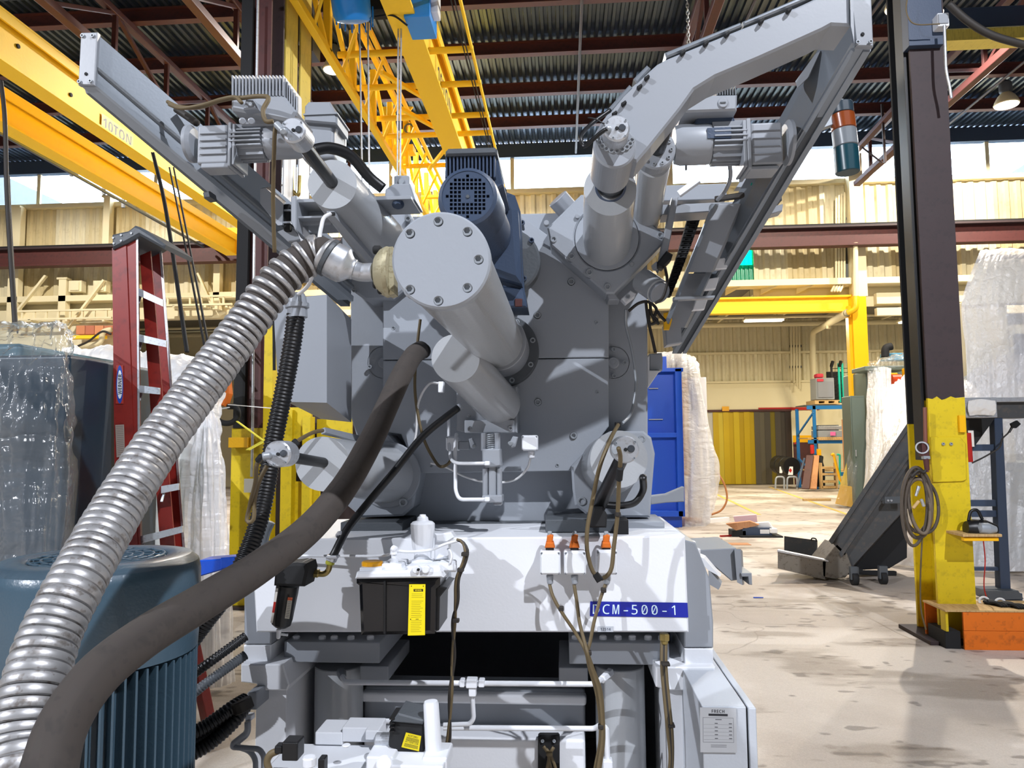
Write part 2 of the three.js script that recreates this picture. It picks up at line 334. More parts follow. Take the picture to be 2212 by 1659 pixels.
// back wall: ribbed cream sheets above and below the crane runway, clerestory over them, an opening into the lean-to under them
const wallBack = structGroup('wall_back');
{
  const PW = 0.864, up = ribbed(PW, 0.288, 0.05, 0.1, 1.42), low = ribbed(PW, 0.288, 0.05, 0.1, 1.22);
  const shades = [mCream, mat(0xf2ede2, { roughness: 0.7, tex: mCream.map, texM: 3 }), mat(0xe6ddc8, { roughness: 0.7, tex: mCream.map, texM: 3 })];
  for (const g of [up, low]) boxUV(g);
  for (let x = -16.65, i = 0; x < XR; x += PW, i++) {
    put(wallBack, 'siding_panel', up, shades[(i * 7) % 3], V(x, 6.8, ZB));
    if (Math.abs(x - 4.086) > 0.1) put(wallBack, 'siding_panel', low, shades[(i * 5 + 1) % 3], V(x, 5.55, ZB));
  }
  part(wallBack, 'girt', box(XL, XR, 6.7, 6.84, ZB - 0.05, ZB + 0.04), mCreamPlain);
  part(wallBack, 'window_sill', box(XL, XR, 8.18, 8.3, ZB - 0.12, ZB + 0.14), mCreamPlain);
  part(wallBack, 'eave_beam', box(XL, XR, 9.18, YR, ZB - 0.1, ZB + 0.1), mMotor);
  part(wallBack, 'outer_skin', [flatBox(XL - 0.2, 4.09, 5.0, 8.2, ZB - 0.16, ZB - 0.12), flatBox(4.95, XR + 0.2, 5.0, 8.2, ZB - 0.16, ZB - 0.12), flatBox(4.09, 4.95, 6.7, 8.2, ZB - 0.16, ZB - 0.12)], mCreamPlain);
  part(wallBack, 'header_ledge', box(XL, XR, 5.5, 5.66, ZB - 0.1, ZB + 0.35), mCreamPlain);
  part(wallBack, 'header_beam', [box(XL, 3.8, 5.0, 5.32, ZB - 0.05, ZB + 0.12), box(7.95, XR, 5.02, 5.3, ZB - 0.05, ZB + 0.12), box(7.95, XR, 4.72, 4.92, ZB - 0.05, ZB + 0.1)], mCreamPlain);
  for (const x of [4.2, 5.1, 6.0, 6.9, 8.6, 9.5]) part(wallBack, 'gusset', loft([V(x, 5.34, ZB), V(x + 0.02, 5.34, ZB), V(x + 0.02, 5.52, ZB)].map((p) => p), [V(x + 0.35, 5.5, ZB + 0.34), V(x + 0.37, 5.5, ZB + 0.34), V(x + 0.37, 5.52, ZB + 0.34)]), mCreamPlain);
  // the lower wall that closes the opening at the far left
  part(wallBack, 'infill_wall', box(XL, -11.7, 0, 5.0, ZB - 0.1, ZB + 0.06), mCream);
}
{ // clerestory panes in thin frames between posts
  const xs = [-17, -14.6, -11.2, -7.9, -4.6, -1.3, 2.0, 5.3, 7.6, 10.9, 14];
  for (let i = 0; i + 1 < xs.length; i++) {
    const w = structGroup(`window_${i + 1}`), a = xs[i], b = xs[i + 1];
    part(w, 'pane', flatBox(a + 0.05, b - 0.05, 8.3, 9.18, ZB - 0.012, ZB - 0.006), mGlass);
    part(w, 'window_frame', [box(a, a + 0.05, 8.3, 9.18, ZB - 0.04, ZB + 0.03), box(b - 0.05, b, 8.3, 9.18, ZB - 0.04, ZB + 0.03)], mCreamPlain);
  }
  const w = structGroup('window_11');
  part(w, 'pane', boxUV(ribbed(0.84, 0.105, 0.03, 0.035, 1.15).translate(4.1, 5.55, ZB)), mat(0x12d8b4, { phys: true, transmission: 0.75, thickness: 0, roughness: 0.35 }));
  part(w, 'window_frame', [box(4.07, 4.1, 5.55, 6.7, ZB - 0.03, ZB + 0.06), box(4.94, 4.97, 5.55, 6.7, ZB - 0.03, ZB + 0.06)], mCreamPlain);
}
// lean-to behind the opening
const wallRear = structGroup('wall_rear');
{
  const PW = 0.864, g = boxUV(ribbed(PW, 0.288, 0.07, 0.09, 2.35));
  for (let x = -4; x < XR; x += PW) put(wallRear, 'siding_panel', g, mCream, V(x, 3.65, ZR));
  part(wallRear, 'block_wall', [box(XL, 5.2, 0, 3.65, ZR - 0.2, ZR + 0.08), box(5.2, 8.15, 2.68, 3.65, ZR - 0.2, ZR + 0.08), box(8.15, XR, 0, 3.65, ZR - 0.2, ZR + 0.08)], mCreamPlain);
  part(wallRear, 'outer_skin', flatBox(XL - 0.2, XR + 0.2, -0.2, 6.1, ZR - 0.3, ZR - 0.22), mCreamPlain);
  part(wallRear, 'girt', [box(XL, XR, 3.66, 3.74, ZR, ZR + 0.1), box(XL, XR, 4.72, 4.8, ZR, ZR + 0.1)], mCreamPlain);
  part(wallRear, 'sprinkler_pipe', cyl(V(XL, 5.72, ZR + 0.6), V(XR, 5.72, ZR + 0.6), 0.09), mCreamPlain);
  part(wallRear, 'branch_pipe', cyl(V(XL, 5.35, -23), V(XR, 5.35, -23), 0.04), mCreamPlain);
  part(wallRear, 'door_lintel', box(7.0, 9.15, 2.66, 2.76, ZR + 0.06, ZR + 0.12), mRed);
  part(wallRear, 'yellow_band', box(8.18, 9.05, 1.5, 1.75, ZR + 0.075, ZR + 0.09), mYellow);
  part(wallRear, 'brown_dado', box(8.18, 9.05, 0, 1.5, ZR + 0.075, ZR + 0.088), mBrown);
}
const ceilLow = structGroup('ceiling_low');
part(ceilLow, 'deck', flatBox(XL, XR, 6.0, 6.15, ZR - 0.2, ZB - 0.1), mat(0x77736a, { roughness: 0.8 }));
for (let x = -4; x < 14; x += 1.9) part(ceilLow, 'rafter', box(x, x + 0.08, 5.8, 6.0, ZR, ZB - 0.1), mCreamPlain);
const mHall = mat(0x4f545a, { roughness: 0.8 });
struct('wall_left', flatBox(XL - 0.3, XL, -0.2, YR + 0.3, ZR - 0.3, ZF + 0.3), mHall);
struct('wall_right', flatBox(XR, XR + 0.3, -0.2, YR + 0.3, ZR - 0.3, ZF + 0.3), mHall);
struct('wall_front', flatBox(XL - 0.3, XR + 0.3, -0.2, YR + 0.3, ZF, ZF + 0.3), mHall);
const ceil = structGroup('ceiling');
{
  const PW = 0.9, g = boxUV(ribbed(PW, 0.15, 0.055, 0.055, 7.3).rotateX(PI / 2).translate(0, 0, 0));   // ribs along z, hollows open downwards
  for (let x = XL; x < XR; x += PW) put(ceil, 'deck_panel', g, mDeck, V(x, YR - 0.02, ZB + 0.02));
  part(ceil, 'roof_slab', flatBox(XL - 0.3, XR + 0.3, YR + 0.08, YR + 0.3, ZB - 0.1, ZF + 0.3), mDeck);
  part(ceil, 'deck', flatBox(XL, XR, YR - 0.02, YR + 0.08, ZB + 7.3, ZF), mMotor);
  const ib = merge(box(0, 31, 0.24, 0.26, -0.075, 0.075, 0), box(0, 31, 0, 0.02, -0.075, 0.075, 0), box(0, 31, 0.02, 0.24, -0.008, 0.008, 0)); boxUV(ib);
  for (let k = 1; k < 9; k++) put(ceil, 'purlin', ib, mBrown, V(XL, YR - 0.29, ZB + 0.05 + 1.7 * k));
  for (const [x, z] of [[0.4, -15], [3.4, -14.5], [5.6, -16], [9.4, -15.5]]) part(ceil, 'sprinkler_branch', cyl(V(x, 9.2, ZB + 0.2), V(x, 9.2, -11.8), 0.028), mBrownDark);
}
// roof trusses that run towards the back wall
function truss(x, label, y0 = 8.35, dx = 0) {
  const t = thing('roof_truss', label, 'truss'), y1 = 9.2, a = V(x, y0, ZB + 0.25), b = V(x + dx, y0, -9);
  part(t, 'bottom_chord', bar(a, b, 0.16, 0.14), mBrown);
  part(t, 'top_chord', bar(V(x, y1, ZB + 0.25), V(x + dx, y1, -9), 0.14, 0.12), mBrown);
  for (let i = 0; i < 6; i++) {
    const z = ZB + 0.5 + 1.7 * i;
    part(t, 'upright', bar(V(x, y0, z), V(x, y1, z), 0.08, 0.08), mBrown);
    part(t, 'diagonal', bar(V(x, i % 2 ? y0 : y1, z), V(x, i % 2 ? y1 : y0, z + 1.7), 0.07, 0.07), mBrown);
  }
}
truss(-7.8, 'red-brown roof truss above the left yellow crane girder, first chord right of the 10TON lettering');
truss(-5.6, 'darker red-brown roof truss between the left crane and the black and brown column');
truss(2.45, 'red-brown roof truss behind the top of the grey swing arm');
truss(7.8, 'red-brown roof truss slanting behind the right-hand column near the clerestory');
{ // slanting wind braces at the right clerestory
  const w = thing('wind_brace', 'rusty lattice brace slanting down to the cream wall post beside the amber beacon', 'brace');
  part(w, 'angle_bar', [pbar([1850, 398, -18.7], [1990, 268, -16.2], 0.16, 0.12)], mBrown);
  part(w, 'lower_bar', [pbar([1846, 330, -18.4], [1960, 205, -16], 0.14, 0.1)], mBrown);
  part(w, 'strut', [pbar([1905, 225, -17], [1912, 352, -17], 0.05)], mBrownDark);
  part(w, 'strut', [pbar([1862, 318, -17.8], [1906, 352, -17.4], 0.04)], mBrownDark);
}
// crane runway along the back wall
{
  const r = thing('crane_runway', 'long red-brown crane runway beam along the cream back wall', 'beam');
  part(r, 'web', box(XL, XR, 6.42, 6.82, -18.62, -18.58), mBrown);
  part(r, 'top_flange', box(XL, XR, 6.82, 6.87, -18.78, -18.42), mBrownDark);
  part(r, 'bottom_flange', box(XL, XR, 6.37, 6.42, -18.74, -18.46), mBrown);
  part(r, 'rail', box(XL, XR, 6.87, 6.95, -18.64, -18.56), mBlackMatt);
}
// columns of the back wall
{
  const c = thing('wall_column', 'cream wall column with a yellow lower half standing right of the lean-to opening', 'column');
  part(c, 'upper_shaft', pbox(1838, 330, 1868, 640, -18.9, 0.3), mCreamPlain);
  part(c, 'lower_shaft', pbox(1850, 640, 1881, 1090, -18.85, 0.3), mYellow);
  part(c, 'flange', pbox(1841, 660, 1851, 1090, -18.95, 0.2), mYellow);
  part(c, 'rain_pipe', ppipe([[1848, 525, -18.6], [1849, 640, -18.6]], 0.06), mCreamPlain);
  part(c, 'pipe_elbow', ppipe([[1849, 640, -18.6], [1849, 668, -18.6], [1830, 676, -18.7]], 0.075, 0.15), mYellow);
  const d = thing('conduit_bundle', 'four thin cream conduits running down the wall left of the cream and yellow column', 'conduit');
  for (const i of [0, 1, 2, 3]) part(d, 'conduit', ppipe([[1806 + 6 * i, 425 - 3 * i, -19.1], [1806 + 6 * i, 610, -19.1], [1796 + 6 * i, 630, -18.95]], 0.03, 0.1, 6), mCreamPlain);
  part(d, 'bracket', [pbox(1804, 470, 1830, 474, -19.15, 0.03, 0), pbox(1804, 560, 1830, 564, -19.15, 0.03, 0)], mDarkGrey);
  single('wall_panel', 'narrow dark grey panel on the wall between the conduits and the column', 'panel', pbox(1823, 422, 1839, 612, -19.2, 0.06), mDarkGrey);
  const e = thing('wall_column', 'thin cream column behind the tie-rod cylinder right of the swing arm', 'column');
  part(e, 'shaft', pbox(1437, 345, 1456, 600, -18.9, 0.25), mCreamPlain); part(e, 'base_cap', pbox(1434, 596, 1459, 606, -18.88, 0.28), mCreamPlain);
  const f = thing('pipe_run', 'cream drain pipe coming down from the yellow elbow to the lean-to floor', 'pipe');
  part(f, 'pipe', ppipe([[1830, 676, -18.75], [1755, 718, -26], [1757, 860, -26.6], [1758, 890, -26.6]], 0.095, 0.5, 12), mCreamPlain);
  part(f, 'clamp', [pcyl(1790, 690, -21.9, 1790, 710, -21.9, 0.06)], mCreamPlain);
  const g = thing('conduit_bundle', 'thin cream conduits on the far lean-to wall above the door', 'conduit');
  for (const i of [0, 1, 2, 3]) part(g, 'conduit', ppipe([[1709 + 6 * i, 705, -27.1], [1709 + 6 * i, 822 + 6 * i, -27.1]], 0.035, 0.1, 6), mCreamPlain);
  part(g, 'bracket', [pbox(1706, 745, 1732, 750, -27.15, 0.04, 0), pbox(1706, 790, 1732, 795, -27.15, 0.04, 0)], mDarkGrey);
  const y = thing('lintel_beam', 'yellow lintel beam over the lean-to opening left of the cream and yellow column', 'beam');
  part(y, 'web', pbox(1500, 643, 1849, 671, -19.1, 0.06), mCrane); part(y, 'bottom_flange', pbox(1500, 671, 1849, 675, -19.0, 0.25), mCrane); part(y, 'top_flange', pbox(1500, 640, 1849, 644, -19.0, 0.25), mCrane);
}
// far left wall clutter, all painted cream
{
  for (const [x0, y0, x1, y1, l] of [[18, 448, 40, 700, 'leftmost cream wall post under the left crane'], [125, 603, 141, 705, 'short cream post on the wall left of the red ladder'], [222, 425, 236, 530, 'cream post under the clerestory just left of the red ladder top'], [460, 565, 474, 668, 'cream post on the wall right of the black crane cables']]) {
    const p = thing('wall_post', l, 'post'); part(p, 'shaft', pbox(x0, y0, x1, y1, -18.95, 0.2), mCreamPlain); part(p, 'head_plate', pbox(x0 - 3, y0 - 4, x1 + 3, y0, -18.93, 0.22), mCreamPlain);
  }
  for (const [a, b, l] of [[[100, 595], [38, 672], 'cream diagonal brace left of the short cream post'], [[225, 605], [142, 715], 'cream diagonal brace between the short cream post and the red ladder'], [[428, 590], [458, 660], 'thin cream brace left of the post behind the crane cables']])
    single('wall_brace', l, 'brace', pbar([...a, -18.9], [...b, -18.9], 0.1, 0.06), mCreamPlain);
  const tr = thing('cable_tray', 'cream ladder cable tray along the lower left wall', 'cable tray');
  for (const y of [668, 686]) part(tr, 'rail', pbox(35, y, 240, y + 4, -18.7, 0.06, 0), mCreamPlain);
  for (const x of [60, 140, 220]) part(tr, 'wall_arm', pbox(x, 690, x + 5, 694, -18.7, 0.62, 0), mCreamPlain);
  for (let x = 45; x < 240; x += 26) part(tr, 'rung', pbox(x, 670, x + 4, 688, -18.72, 0.04, 0), mCreamPlain);
  const t2 = thing('cable_tray', 'cream ladder cable tray on the wall between the red ladder and the left column', 'cable tray');
  for (const y of [638, 656]) part(t2, 'rail', pbox(352, y, 500, y + 4, -18.7, 0.06, 0), mCreamPlain);
  for (const x of [372, 440, 486]) part(t2, 'wall_arm', pbox(x, 660, x + 5, 664, -18.7, 0.62, 0), mCreamPlain);
  for (let x = 360; x < 500; x += 24) part(t2, 'rung', pbox(x, 640, x + 4, 658, -18.72, 0.04, 0), mCreamPlain);
  for (const [x, l] of [[148, 'square cream switch box on the left wall beside the short post'], [201, 'square cream switch box on the left wall nearest the red ladder']]) {
    const b = thing('switch_box', l, 'switch box'); part(b, 'housing', pbox(x, 606, x + 28, 630, -19, 0.2), mCreamPlain); part(b, 'cover', pbox(x + 3, 609, x + 22, 627, -18.97, 0.03), mCreamPlain);
  }
  const bw = thing('brick_ledge', 'row of orange clay blocks low on the left wall', 'bricks');
  for (let i = 0; i < 4; i++) part(bw, 'brick', pbox(164 + 20 * i, 703, 183 + 20 * i, 722, -18.85, 0.2, 0.01), mat([0xc98662, 0xb9735a, 0xd29068, 0xc07c5c][i], { roughness: 0.85 }));
  single('steel_angle', 'yellow steel angle under the orange clay blocks', 'beam', pbox(148, 724, 222, 731, -18.7, 0.2), mCrane);
  single('wall_pipe', 'cream pipe bent along the wall under the yellow angle', 'pipe', ppipe([[160, 750, -18.7], [218, 742, -18.7], [222, 715, -18.7], [240, 712, -18.7]], 0.07, 0.2), mCreamPlain);
  single('wall_hose', 'dark hose looping under the cream wall pipe', 'hose', ptube([[158, 752, -18.5], [190, 738, -18.5], [222, 716, -18.5], [240, 722, -18.5]], 0.03, 24, 6), mCableDark);
}

// ---------------------------------------------------------------- lamps
const mGlow = new THREE.MeshStandardMaterial({ color: 0xffffff, emissive: 0xfff4e0, emissiveIntensity: 3.2, roughness: 0.4 });
function highBay(x, y, z, I, label, R = 0.24, color = 0xf3f6ff) {
  const t = thing('high_bay_lamp', label, 'lamp', undefined);
  part(t, 'dome', lathe(V(x, y, z), V(x, y + 0.4, z), [[0, R], [0.02, R + 0.012], [0.1, R * 0.93], [0.2, R * 0.7], [0.27, R * 0.42], [0.28, 0], [0.27, R * 0.4], [0.2, R * 0.68], [0.1, R * 0.91], [0, R]], 32), mCreamPlain);
  part(t, 'lens', cyl(V(x, y - 0.015, z), V(x, y + 0.01, z), R * 0.96), mGlow);
  part(t, 'ballast', lathe(V(x, y + 0.27, z), V(x, y + 0.55, z), [[0, 0], [0, 0.11], [0.05, 0.13], [0.22, 0.13], [0.28, 0.07], [0.28, 0]], 20), mDarkGrey);
  part(t, 'hanger', cyl(V(x, y + 0.55, z), V(x, YR - 0.05, z), 0.015), mDarkGrey);
  const s = new THREE.SpotLight(color, I, 0, 1.5, 0.1, 2); s.position.set(x, y - 0.03, z); s.target.position.set(x, 0, z); s.castShadow = true; s.shadow.radius = 4.5; s.shadow.mapSize.set(1024, 1024);
  scene.add(s, s.target);
}
{ const a = P(718, 152, -14), b = P(862, 378, -17.3);
  highBay(a.x, a.y, a.z, 120, 'lit cream dome lamp hanging left of the yellow walkway truss', 0.175, 0xfff6ea);
  highBay(b.x, b.y, b.z, 120, 'lit dome lamp far back between the hoist ropes in front of the bright windows', 0.2, 0xfff6ea); }
highBay(3.85, 8.4, 2.85, 360, 'high bay lamp behind the camera above the right aisle');
highBay(-9.6, 8.1, 5.6, 540, 'high bay lamp behind the camera over the left bay');
highBay(5.8, 8.9, -12.5, 260, 'high bay lamp above the frame over the conveyor', 0.24, 0xfff3e2);
highBay(9.8, 8.9, -16.5, 170, 'lit high bay lamp right of the brown column under the roof', 0.24, 0xfff3e2);
highBay(-11.5, 8.9, -12.5, 220, 'high bay lamp above the left bay behind the ladder', 0.24, 0xfff6ea);
function stripLight(x, y, z, w, L, label) {
  const t = thing('strip_light', label, 'lamp');
  part(t, 'reflector', [box(x - w / 2 - 0.03, x + w / 2 + 0.03, y + 0.02, y + 0.07, z - 0.2, z + 0.2), box(x - w / 2, x + w / 2, y + 0.07, y + 0.14, z - 0.07, z + 0.07)], mCreamPlain);
  for (const k of [-0.09, 0.09]) part(t, 'tube', cyl(V(x - w / 2, y - 0.01, z + k), V(x + w / 2, y - 0.01, z + k), 0.025), mGlow);
  for (const k of [-0.35, 0.35]) part(t, 'chain', cyl(V(x + k * w, y + 0.14, z), V(x + k * w, 6.0, z), 0.008), mDarkGrey);
  const r = new THREE.RectAreaLight(0xfff0d0, L, w, 0.3); r.position.set(x, y - 0.05, z); r.rotation.set(-PI / 2, 0, 0); scene.add(r);
}
for (const [a, b, l] of [[[1662, 1052], [1832, 1112], 'worn yellow line painted on the floor in front of the oil drum'], [[1548, 1068], [1640, 1112], 'worn yellow line painted on the floor near the tall film cover']]) {
  const p = floorAt(...a), q = floorAt(...b); p.y = q.y = 0.003; single('floor_line', l, 'floor line', bar(p, q, 0.09, 0.004), mat(0xd8b660, { roughness: 0.8 }));
}
{ const a = P(1650, 692, -22); stripLight(a.x, a.y, a.z, 1.1, 260, 'lit fluorescent strip light under the lean-to ceiling'); }
stripLight(11, 5.2, -23.5, 1.2, 200, 'fluorescent strip light in the right end of the lean-to');

// ---------------------------------------------------------------- overhead cranes and the two steel columns
const textMat = (t, color, font, w, h, o = {}) => canvasMat(w, h, (c) => { c.fillStyle = o.bg ?? '#f5b60a'; c.fillRect(0, 0, w, h); c.fillStyle = color; c.font = font; c.textAlign = 'center'; c.textBaseline = 'middle'; c.fillText(t, w / 2, h / 2 + (o.dy ?? 0)); });
function girder(parent, x, y0, y1, z0, z1, w = 0.3) {
  part(parent, 'web', box(x - 0.1, x + 0.1, y0 + 0.03, y1 - 0.03, z0, z1), mCrane);
  part(parent, 'bottom_flange', box(x - w / 2, x + w / 2, y0, y0 + 0.035, z0, z1), mCrane);
  part(parent, 'top_channel', [box(x - w / 2 - 0.03, x + w / 2 + 0.03, y1 - 0.03, y1, z0, z1), box(x + w / 2, x + w / 2 + 0.03, y1 - 0.16, y1 - 0.03, z0, z1), box(x - w / 2 - 0.03, x - w / 2, y1 - 0.16, y1 - 0.03, z0, z1)], mCrane);
  part(parent, 'end_plate', box(x - w / 2, x + w / 2, y0, y1, Math.min(z0, z1) - 0.03, Math.min(z0, z1)), mCrane);
}
{
  const t = thing('crane_girder', 'yellow crane girder at the upper left lettered 10TON, the nearer of two', 'crane');
  girder(t, -7.3, 6.55, 7.22, -18.3, -6);
  const q = [[220, 247], [288, 290], [288, 324], [220, 281]].map(([x, y]) => onSide(x, y, -7.18)), mid = (i, j) => (q[i].y + q[j].y) / 2, top = mid(0, 1), low = mid(2, 3);
  part(t, 'lettering', quadGeo(V(-7.18, top, q[0].z), V(-7.18, top, q[1].z), V(-7.18, low, q[1].z), V(-7.18, low, q[0].z)), textMat('10TON', '#15130c', 'bold 100px sans-serif', 340, 110, { bg: '#ffd22e' }));
  for (const [x, y] of [[38, 100], [152, 205]]) { const k = onSide(x, y, -7.2); part(t, 'hole_plug', cyl(k, k.clone().add(V(0.02, 0, 0)), 0.03), mBlackMatt); }
  const b = thing('crane_girder', 'yellow crane girder at the upper left without lettering, the lower and farther of two', 'crane');
  girder(b, -8.5, 6.45, 6.98, -18.2, -7);
  const e = thing('end_truck', 'yellow end truck of the left crane riding on the red-brown runway', 'crane');
  part(e, 'frame', box(-9.4, -6.6, 6.98, 7.25, -18.75, -18.45), mCrane); for (const x of [-9.1, -7.0]) part(e, 'wheel', cyl(V(x, 7.02, -18.72), V(x, 7.02, -18.48), 0.07), mBlackMatt);
  // conductor bar and its brackets under the left crane
  const f = thing('conductor_bar', 'dark blue conductor bars hanging in a row below the left yellow girders', 'conductor');
  for (const y of [0, 14]) part(f, 'rail', pbar([-20, 262 + y, -10.6], [440, 520 + y, -18.2], 0.05), mMotor);
  for (const [x, y, z] of [[150, 372, -13.2], [220, 412, -14.4], [262, 440, -15.2], [350, 478, -16.6]]) part(f, 'hanger', pbox(x, y - 26, x + 6, y + 8, z, 0.05), mDarkGrey);
}
// hoist block, ropes and slings of the left crane
{
  const r = thing('hoist_rope', 'left pair of black ropes from the left crane down to the orange hook block', 'rope');
  for (const d of [0, 4]) part(r, 'strand', ptube([[328 + d, 330, -8.6], [352 + d, 430, -8.0], [402 + d, 760, -6.5]], 0.012, 16, 6), mBlackMatt);
  const q = thing('hoist_rope', 'right, thinner pair of black ropes from the left crane down to the hook block', 'rope');
  for (const d of [0, 9]) part(q, 'strand', ptube([[366 + d, 362, -8.6], [392 + d, 490, -7.9], [452 + d, 800, -6.2]], 0.011, 16, 6), mBlackMatt);
  single('pendant_cable', 'thick dark cable hanging at the left edge of the hall', 'cable', ptube([[2, 175, -6], [10, 250, -5.9], [15, 420, -5.8], [32, 700, -5.6]], 0.018, 24, 8), mCableDark);
  single('pendant_cable', 'thin dark cable hanging beside the thick cable at the left edge', 'cable', ptube([[20, 380, -7.2], [24, 480, -7], [38, 720, -6.8]], 0.008, 20, 6), mCableDark);
  const h = thing('hook_block', 'rusty orange hoist hook block with a black steel hook behind the metal hose', 'hook block');
  part(h, 'housing', prism([[452, 812], [490, 808], [494, 850], [485, 878], [458, 872], [448, 845]], -6.0, 0.09, 0.01), mOrange);
  part(h, 'badge', prism(circ(474, 850, 11, 16, 0, 2 * PI, 16), -5.99, 0.012, 0.001), mCableDark);
  part(h, 'hook', ptube([[466, 876, -6.05], [466, 900, -6.05], [480, 913, -6.05], [502, 912, -6.05], [514, 897, -6.05], [509, 880, -6.05], [492, 878, -6.05]], 0.024, 40, 12), mBlackMatt);
  part(h, 'safety_latch', pbar([472, 884, -6.0], [496, 880, -6.0], 0.014, 0.01), mSteel);
  const s = thing('lifting_sling', 'yellow webbing sling hanging from the black hook to the yellow column guard', 'sling');
  part(s, 'upper_band', pbar([512, 910, -6.02], [574, 955, -6.05], 0.05, 0.008), mat(0xe9e04a, { roughness: 0.8 }));
  part(s, 'lower_band', pbar([575, 950, -6.05], [535, 972, -5.9], 0.05, 0.008), mat(0xe9e04a, { roughness: 0.8 }));
  part(s, 'white_band', pbar([495, 874, -6.0], [590, 882, -5.8], 0.03, 0.006), mPaper);
}
// middle crane: box girder, walkway truss, hoist
{
  const t = thing('crane_girder', 'yellow middle crane girder with 10TON on its side running to the bright windows', 'crane');
  girder(t, -1.85, 6.6, 7.3, -18.3, -6, 0.34);
  part(t, 'lettering', quadGeo(V(-1.745, 7.08, -10.0), V(-1.745, 7.08, -11.6), V(-1.745, 6.72, -11.6), V(-1.745, 6.72, -10.0)), textMat('10TON', '#15130c', 'bold 110px sans-serif', 420, 110, { bg: '#ffd22e' }));
  const w = thing('crane_walkway', 'yellow tubular walkway truss on the left of the middle crane', 'crane');
  const X = -3.0, Y0 = 6.66, Y1 = 7.6;
  part(w, 'bottom_chord', bar(V(X, Y0, -18.3), V(X, Y0, -7), 0.1), mCrane); part(w, 'top_chord', bar(V(X + 0.12, Y1, -18.3), V(X + 0.12, Y1, -7), 0.09), mCrane); part(w, 'inner_chord', bar(V(-2.55, Y0 + 0.5, -18.3), V(-2.55, Y0 + 0.5, -7), 0.06), mCrane);
  for (let i = 0; i < 9; i++) {
    const z = -7.9 - 1.15 * i;
    part(w, 'upright', bar(V(X, Y0, z), V(X, Y1, z), 0.1), mCrane);
    part(w, 'diagonal', bar(V(X, Y1, z), V(X, Y0, z - 1.15), 0.06), mCrane);
    part(w, 'inner_diagonal', bar(V(-2.55, Y0 + 0.5, z), V(X, Y0, z - 0.6), 0.04), mCrane);
  }
  for (const z of [-9.5, -10.45, -11.5, -12.2, -13.6, -15.4]) part(w, 'cross_tube', cyl(V(X, 6.86, z), V(-1.15, 6.86, z), 0.045), mCrane);
  for (const [z0, z1] of [[-9.9, -10.8], [-11.0, -11.9], [-13.6, -12.6], [-15.4, -14.2]]) part(w, 'plan_brace', bar(V(X + 0.5, 6.8, z0), V(-2.0, 6.8, z1), 0.06), mCrane);
  const f = thing('festoon_rail', 'thin festoon rail with cables along the right of the middle crane', 'rail');
  part(f, 'rail', cyl(V(-1.17, 6.86, -17.5), V(-1.17, 6.86, -7), 0.022), mCrane);
  for (const d of [0.06, 0.1]) part(f, 'cable', cyl(V(-1.17 - d, 6.82, -17.5), V(-1.17 - d, 6.82, -7), 0.008), mBlackMatt);
  const g = thing('pulley_stand', 'yellow post frame with a small pulley at the far end of the crane walkway', 'frame');
  for (const [a, b, c, d] of [[826, 230, 837, 292], [838, 240, 852, 320], [870, 230, 880, 318], [886, 252, 894, 290]]) part(g, 'post', pbox(a, b, c, d, -13.3, 0.1), mCrane);
  part(g, 'bottom_plate', pbox(836, 312, 892, 325, -13.25, 0.3), mCrane); part(g, 'gusset', prism([[870, 230], [892, 230], [880, 246]], -13.2, 0.05), mCrane);
  part(g, 'pulley', ringGeo(P(884, 278, -13.2), P(884, 278, -13.3), M(12, 13.2), M(8, 13.2), 24), mDarkGrey); part(g, 'drum', cyl(P(858, 290, -13.1), P(858, 290, -13.4), M(9, 13.1)), mCableWhite);
  for (const [x0, x1, y1] of [[846, 856, 345], [876, 882, 360]]) part(g, 'foot', pbox(x0, 325, x1, y1, -13.25, 0.1), mCrane);
  const h = thing('hoist_motor', 'blue finned hoist motor hanging under the roof at the top of the middle crane', 'motor');
  const a = P(766, 34, -8.1), R = M(43, 8.1);
  part(h, 'housing', lathe(a.clone().add(V(0, 0.16, 0.2)), a.clone().add(V(0, -0.06, 0.02)).add(V(0, -0.16, 0)), [[0, 0], [0, R], [0.06, R * 1.02], [0.24, R], [0.3, R * 0.86], [0.32, R * 0.5], [0.32, 0]], 32), mHoist);
  for (let i = 0; i < 16; i++) { const q = (i / 16) * 2 * PI; part(h, 'fin', box(a.x + R * 0.98 * Math.cos(q) - 0.008, a.x + R * 0.98 * Math.cos(q) + 0.008, a.y - 0.1, a.y + 0.1, a.z + R * 0.9 * Math.sin(q) - 0.01, a.z + R * 0.9 * Math.sin(q) + 0.01), mHoist); }
  part(h, 'bracket', pbox(795, -10, 832, 20, -8.2, 0.2), mBlackMatt);
  const b = thing('control_box', 'bright blue hoist control box beside the middle crane girder', 'control box');
  part(b, 'housing', pbox(872, -60, 928, 36, -8.2, 0.5, 0.01), mHoist); part(b, 'side_box', pbox(930, -30, 946, 26, -8.3, 0.2, 0.01), mGreyWhite); part(b, 'lock', cyl(P(900, -2, -8.2), P(900, -2, -8.18), 0.07), mHoist);
  const c = thing('trolley_frame', 'black trolley frame between the blue hoist motor and the blue control box', 'trolley');
  part(c, 'cross_bar', pbox(805, -20, 875, 3, -8.35, 0.3), mBlackMatt); part(c, 'lower_bar', pbox(808, 25, 872, 36, -8.4, 0.06), mBlackMatt); part(c, 'cable_loop', ptube([[810, 36, -8.3], [850, 34, -8.2], [880, 55, -8.3]], 0.012), mBlackMatt);
